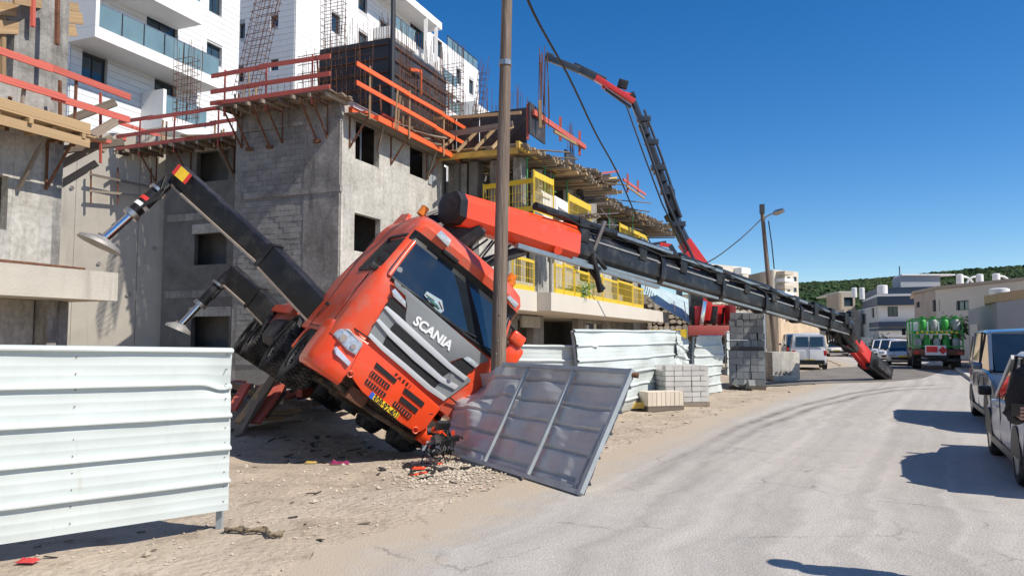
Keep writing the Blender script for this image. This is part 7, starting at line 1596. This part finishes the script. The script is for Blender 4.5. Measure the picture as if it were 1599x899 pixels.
# ================================================================== PERSON AT THE RIGHT EDGE
def skinmesh(name, joints, edges, m, parent, sub=2, label=None):
    me = bpy.data.meshes.new(name); me.from_pydata([tuple(Wm(parent).inverted() @ V(p)) for p, r in joints], edges, []); o = bpy.data.objects.new(name, me); C.objects.link(o)
    o.modifiers.new('skin', 'SKIN'); 
    sv = me.skin_vertices[0].data if me.skin_vertices else None
    if sv is None: bm = bmesh.new(); bm.from_mesh(me); bm.verts.layers.skin.verify(); bm.to_mesh(me); bm.free(); sv = me.skin_vertices[0].data
    for i, (p, r) in enumerate(joints): sv[i].radius = (r, r) if not isinstance(r, tuple) else r; sv[i].use_root = i == 0
    o.modifiers['skin'].use_smooth_shade = True
    s_ = o.modifiers.new('sub', 'SUBSURF'); s_.levels = sub; s_.render_levels = sub
    dg = bpy.context.evaluated_depsgraph_get(); me2 = bpy.data.meshes.new_from_object(o.evaluated_get(dg)); bpy.data.objects.remove(o)
    me2.materials.clear(); me2.materials.append(m); o = bpy.data.objects.new(name, me2); C.objects.link(o); o.parent = parent
    for p in me2.polygons: p.use_smooth = True
    return o
pp = V((3.43, 4.72, 0)); PE = thing('person', pp, 'person in black jacket and jeans holding up a phone, cut off by the right edge', 'person')
A_ = lambda x, y, z: pp+V((x, y, z))
J_ = [(A_(0, 0, .95), .09), (A_(0, 0, 1.15), .09), (A_(0, .0, 1.36), .085), (A_(0, 0, 1.50), .07), (A_(0, -.01, 1.60), .075), (A_(0, -.01, 1.70), .09), (A_(0, 0, 1.78), .06),
      (A_(-.13, .0, 1.42), .042), (A_(-.155, .13, 1.16), .036), (A_(-.2, .0, 1.17), .032), (A_(-.22, -.05, 1.17), .03),
      (A_(.13, 0, 1.42), .042), (A_(.20, -.03, 1.11), .036), (A_(.0, -.2, 1.085), .032), (A_(-.12, -.2, 1.11), .032),
      (A_(-.07, 0, .86), .06), (A_(-.04, .01, .50), .05), (A_(-.02, .03, .12), .04), (A_(-.02, -.12, .04), .035),
      (A_(.09, 0, .86), .06), (A_(.14, .01, .50), .05), (A_(.16, .03, .12), .04), (A_(.16, -.1, .04), .035)]
E_ = [(0, 1), (1, 2), (2, 3), (3, 4), (4, 5), (5, 6), (2, 7), (7, 8), (8, 9), (9, 10), (2, 11), (11, 12), (12, 13), (13, 14), (0, 15), (15, 16), (16, 17), (17, 18), (0, 19), (19, 20), (20, 21), (21, 22)]
skinmesh('body', J_, E_, skin, PE)
def cloth(nm, rings, m, par=None, n=20):
    mb = MB(); rg = []
    for (x, y, z, a, b) in rings: rg.append([A_(x+a*math.cos(t)*(1+.05*nz(math.cos(t)*2, z*9, 3)), y+b*math.sin(t)*(1+.07*nz(math.sin(t)*2, z*12, 1)), z+.008*nz(t*2, z*8, 2)) for t in [2*math.pi*k/n for k in range(n)]])
    mb.loft(rg); return mb.build(nm, m, par or PE, smooth=60)
jk = cloth('jacket', [(0, 0, .80, .165, .125), (0, 0, .83, .18, .135), (0, 0, .95, .175, .13), (0, 0, 1.08, .165, .125), (0, 0, 1.2, .17, .13), (0, 0, 1.33, .18, .13), (0, 0, 1.42, .17, .115), (0, 0, 1.48, .10, .09), (0, .01, 1.54, .075, .085), (0, .01, 1.56, .07, .08)], jacket)
for sg, pts in ((-1, [(-.09, 0, 1.455), (-.15, .0, 1.40), (-.165, .08, 1.24), (-.155, .13, 1.15), (-.175, .08, 1.145), (-.20, .0, 1.165)]), (1, [(.09, 0, 1.455), (.16, 0, 1.40), (.21, .0, 1.22), (.20, -.03, 1.10), (.12, -.14, 1.09), (.02, -.19, 1.085)])):
    mb = MB(); mb.tube([A_(*p) for p in pts], [.06, .082, .072, .066, .056, .046], 14); mb.build('sleeve', jacket, jk, smooth=70)
cloth('jeans', [(0, 0, .78, .155, .12), (0, 0, .84, .165, .125), (0, 0, .93, .155, .12)], denim)
for sg in (-1, 1): mb = MB(); mb.tube([A_(.01+sg*.075, 0, .86), A_(.03+sg*.085, 0, .7), A_(.05+sg*.09, .01, .5), A_(.06+sg*.09, .02, .3), A_(.07+sg*.09, .03, .07)], [.088, .082, .072, .066, .066], 16); mb.build('trouser_leg', denim, PE, smooth=70)
for sg in (-1, 1): mb = MB(); c = A_(.07+sg*.09, -.05, .05); mb.box(c, (.1, .28, .1)); mb.build('shoe', blk, PE, bevel=.03)
mb = MB(); hc = A_(0, .02, 1.72); mb.v = [hc+V((v.x*.105, v.y*.12, v.z*.11+.015)) for v in iv]; mb.f = [f for f in fi if sum(iv[k].z for k in f)/3 > -.1 or sum(iv[k].y for k in f)/3 > .35]; mb.build('hair', hairm, PE, smooth=60)
mb = MB(); mb.tube([A_(0, -.10, 1.66), A_(0, -.13, 1.64), A_(0, -.105, 1.625)], .014, 6); mb.build('nose', skin, PE, smooth=60)
for sg in (-1, 1):
    mb = MB(); mb.v = [A_(sg*.034, -.088, 1.685)+v*.009 for v in iv]; mb.f = fi; mb.build('eye', blk, PE); mb = MB(); mb.v = [A_(sg*.095, .0, 1.67)+V((v.x*.012, v.y*.02, v.z*.03)) for v in iv]; mb.f = fi; mb.build('ear', skin, PE)
mb = MB(); mb.tube([A_(-.025, -.1, 1.59), A_(0, -.108, 1.588), A_(.025, -.1, 1.59)], .006, 5); mb.build('mouth', mat('lips', (.4, .13, .11), .5), PE)
def hand(w, fwd, side, up, nm):
    """w wrist; fingers curl round what is held"""
    fwd, side, up = V(fwd).normalized(), V(side).normalized(), V(up).normalized(); j = [(w, .026), (w+fwd*.04, .03), (w+fwd*.075, .03)]; e = [(0, 1), (1, 2)]
    for k, (s_, l_) in enumerate(((-.032, .062), (-.011, .072), (.011, .068), (.032, .052))):
        b = len(j); o_2 = w+fwd*.08+side*s_; j += [(o_2, .0095), (o_2+fwd*l_*.45+up*.006, .009), (o_2+fwd*l_*.75+up*.03, .0082), (o_2+fwd*l_*.7+up*(.03+l_*.35), .0075)]; e += [(2, b), (b, b+1), (b+1, b+2), (b+2, b+3)]
    b = len(j); j += [(w+fwd*.03-side*.04+up*.01, .011), (w+fwd*.055-side*.052+up*.035, .010), (w+fwd*.08-side*.045+up*.055, .009)]; e += [(1, b), (b, b+1), (b+1, b+2)]
    return skinmesh(nm, j, e, skin, PE, sub=2)
hand(A_(-.215, -.04, 1.17), (-.5, -.6, .1), (0, .1, -1) , (1, -.2, 0), 'hand'); hand(A_(-.13, -.2, 1.11), (-1, .2, .15), (.2, -.8, .3), (0, 0, 1), 'hand')
ph = thing('phone', A_(-.2, -.37, 1.17), 'black phone held in the hands of the person at the right edge', 'phone'); mb = MB(); mb.box(A_(-.27, -.13, 1.20), (.012, .16, .078), Matrix.Rotation(.25, 3, 'Z')); mb.build('case', blk, ph, bevel=.004); mb = MB(); mb.box(A_(-.263, -.13, 1.20), (.003, .15, .07), Matrix.Rotation(.25, 3, 'Z')); mb.build('screen', wsglass, ph)
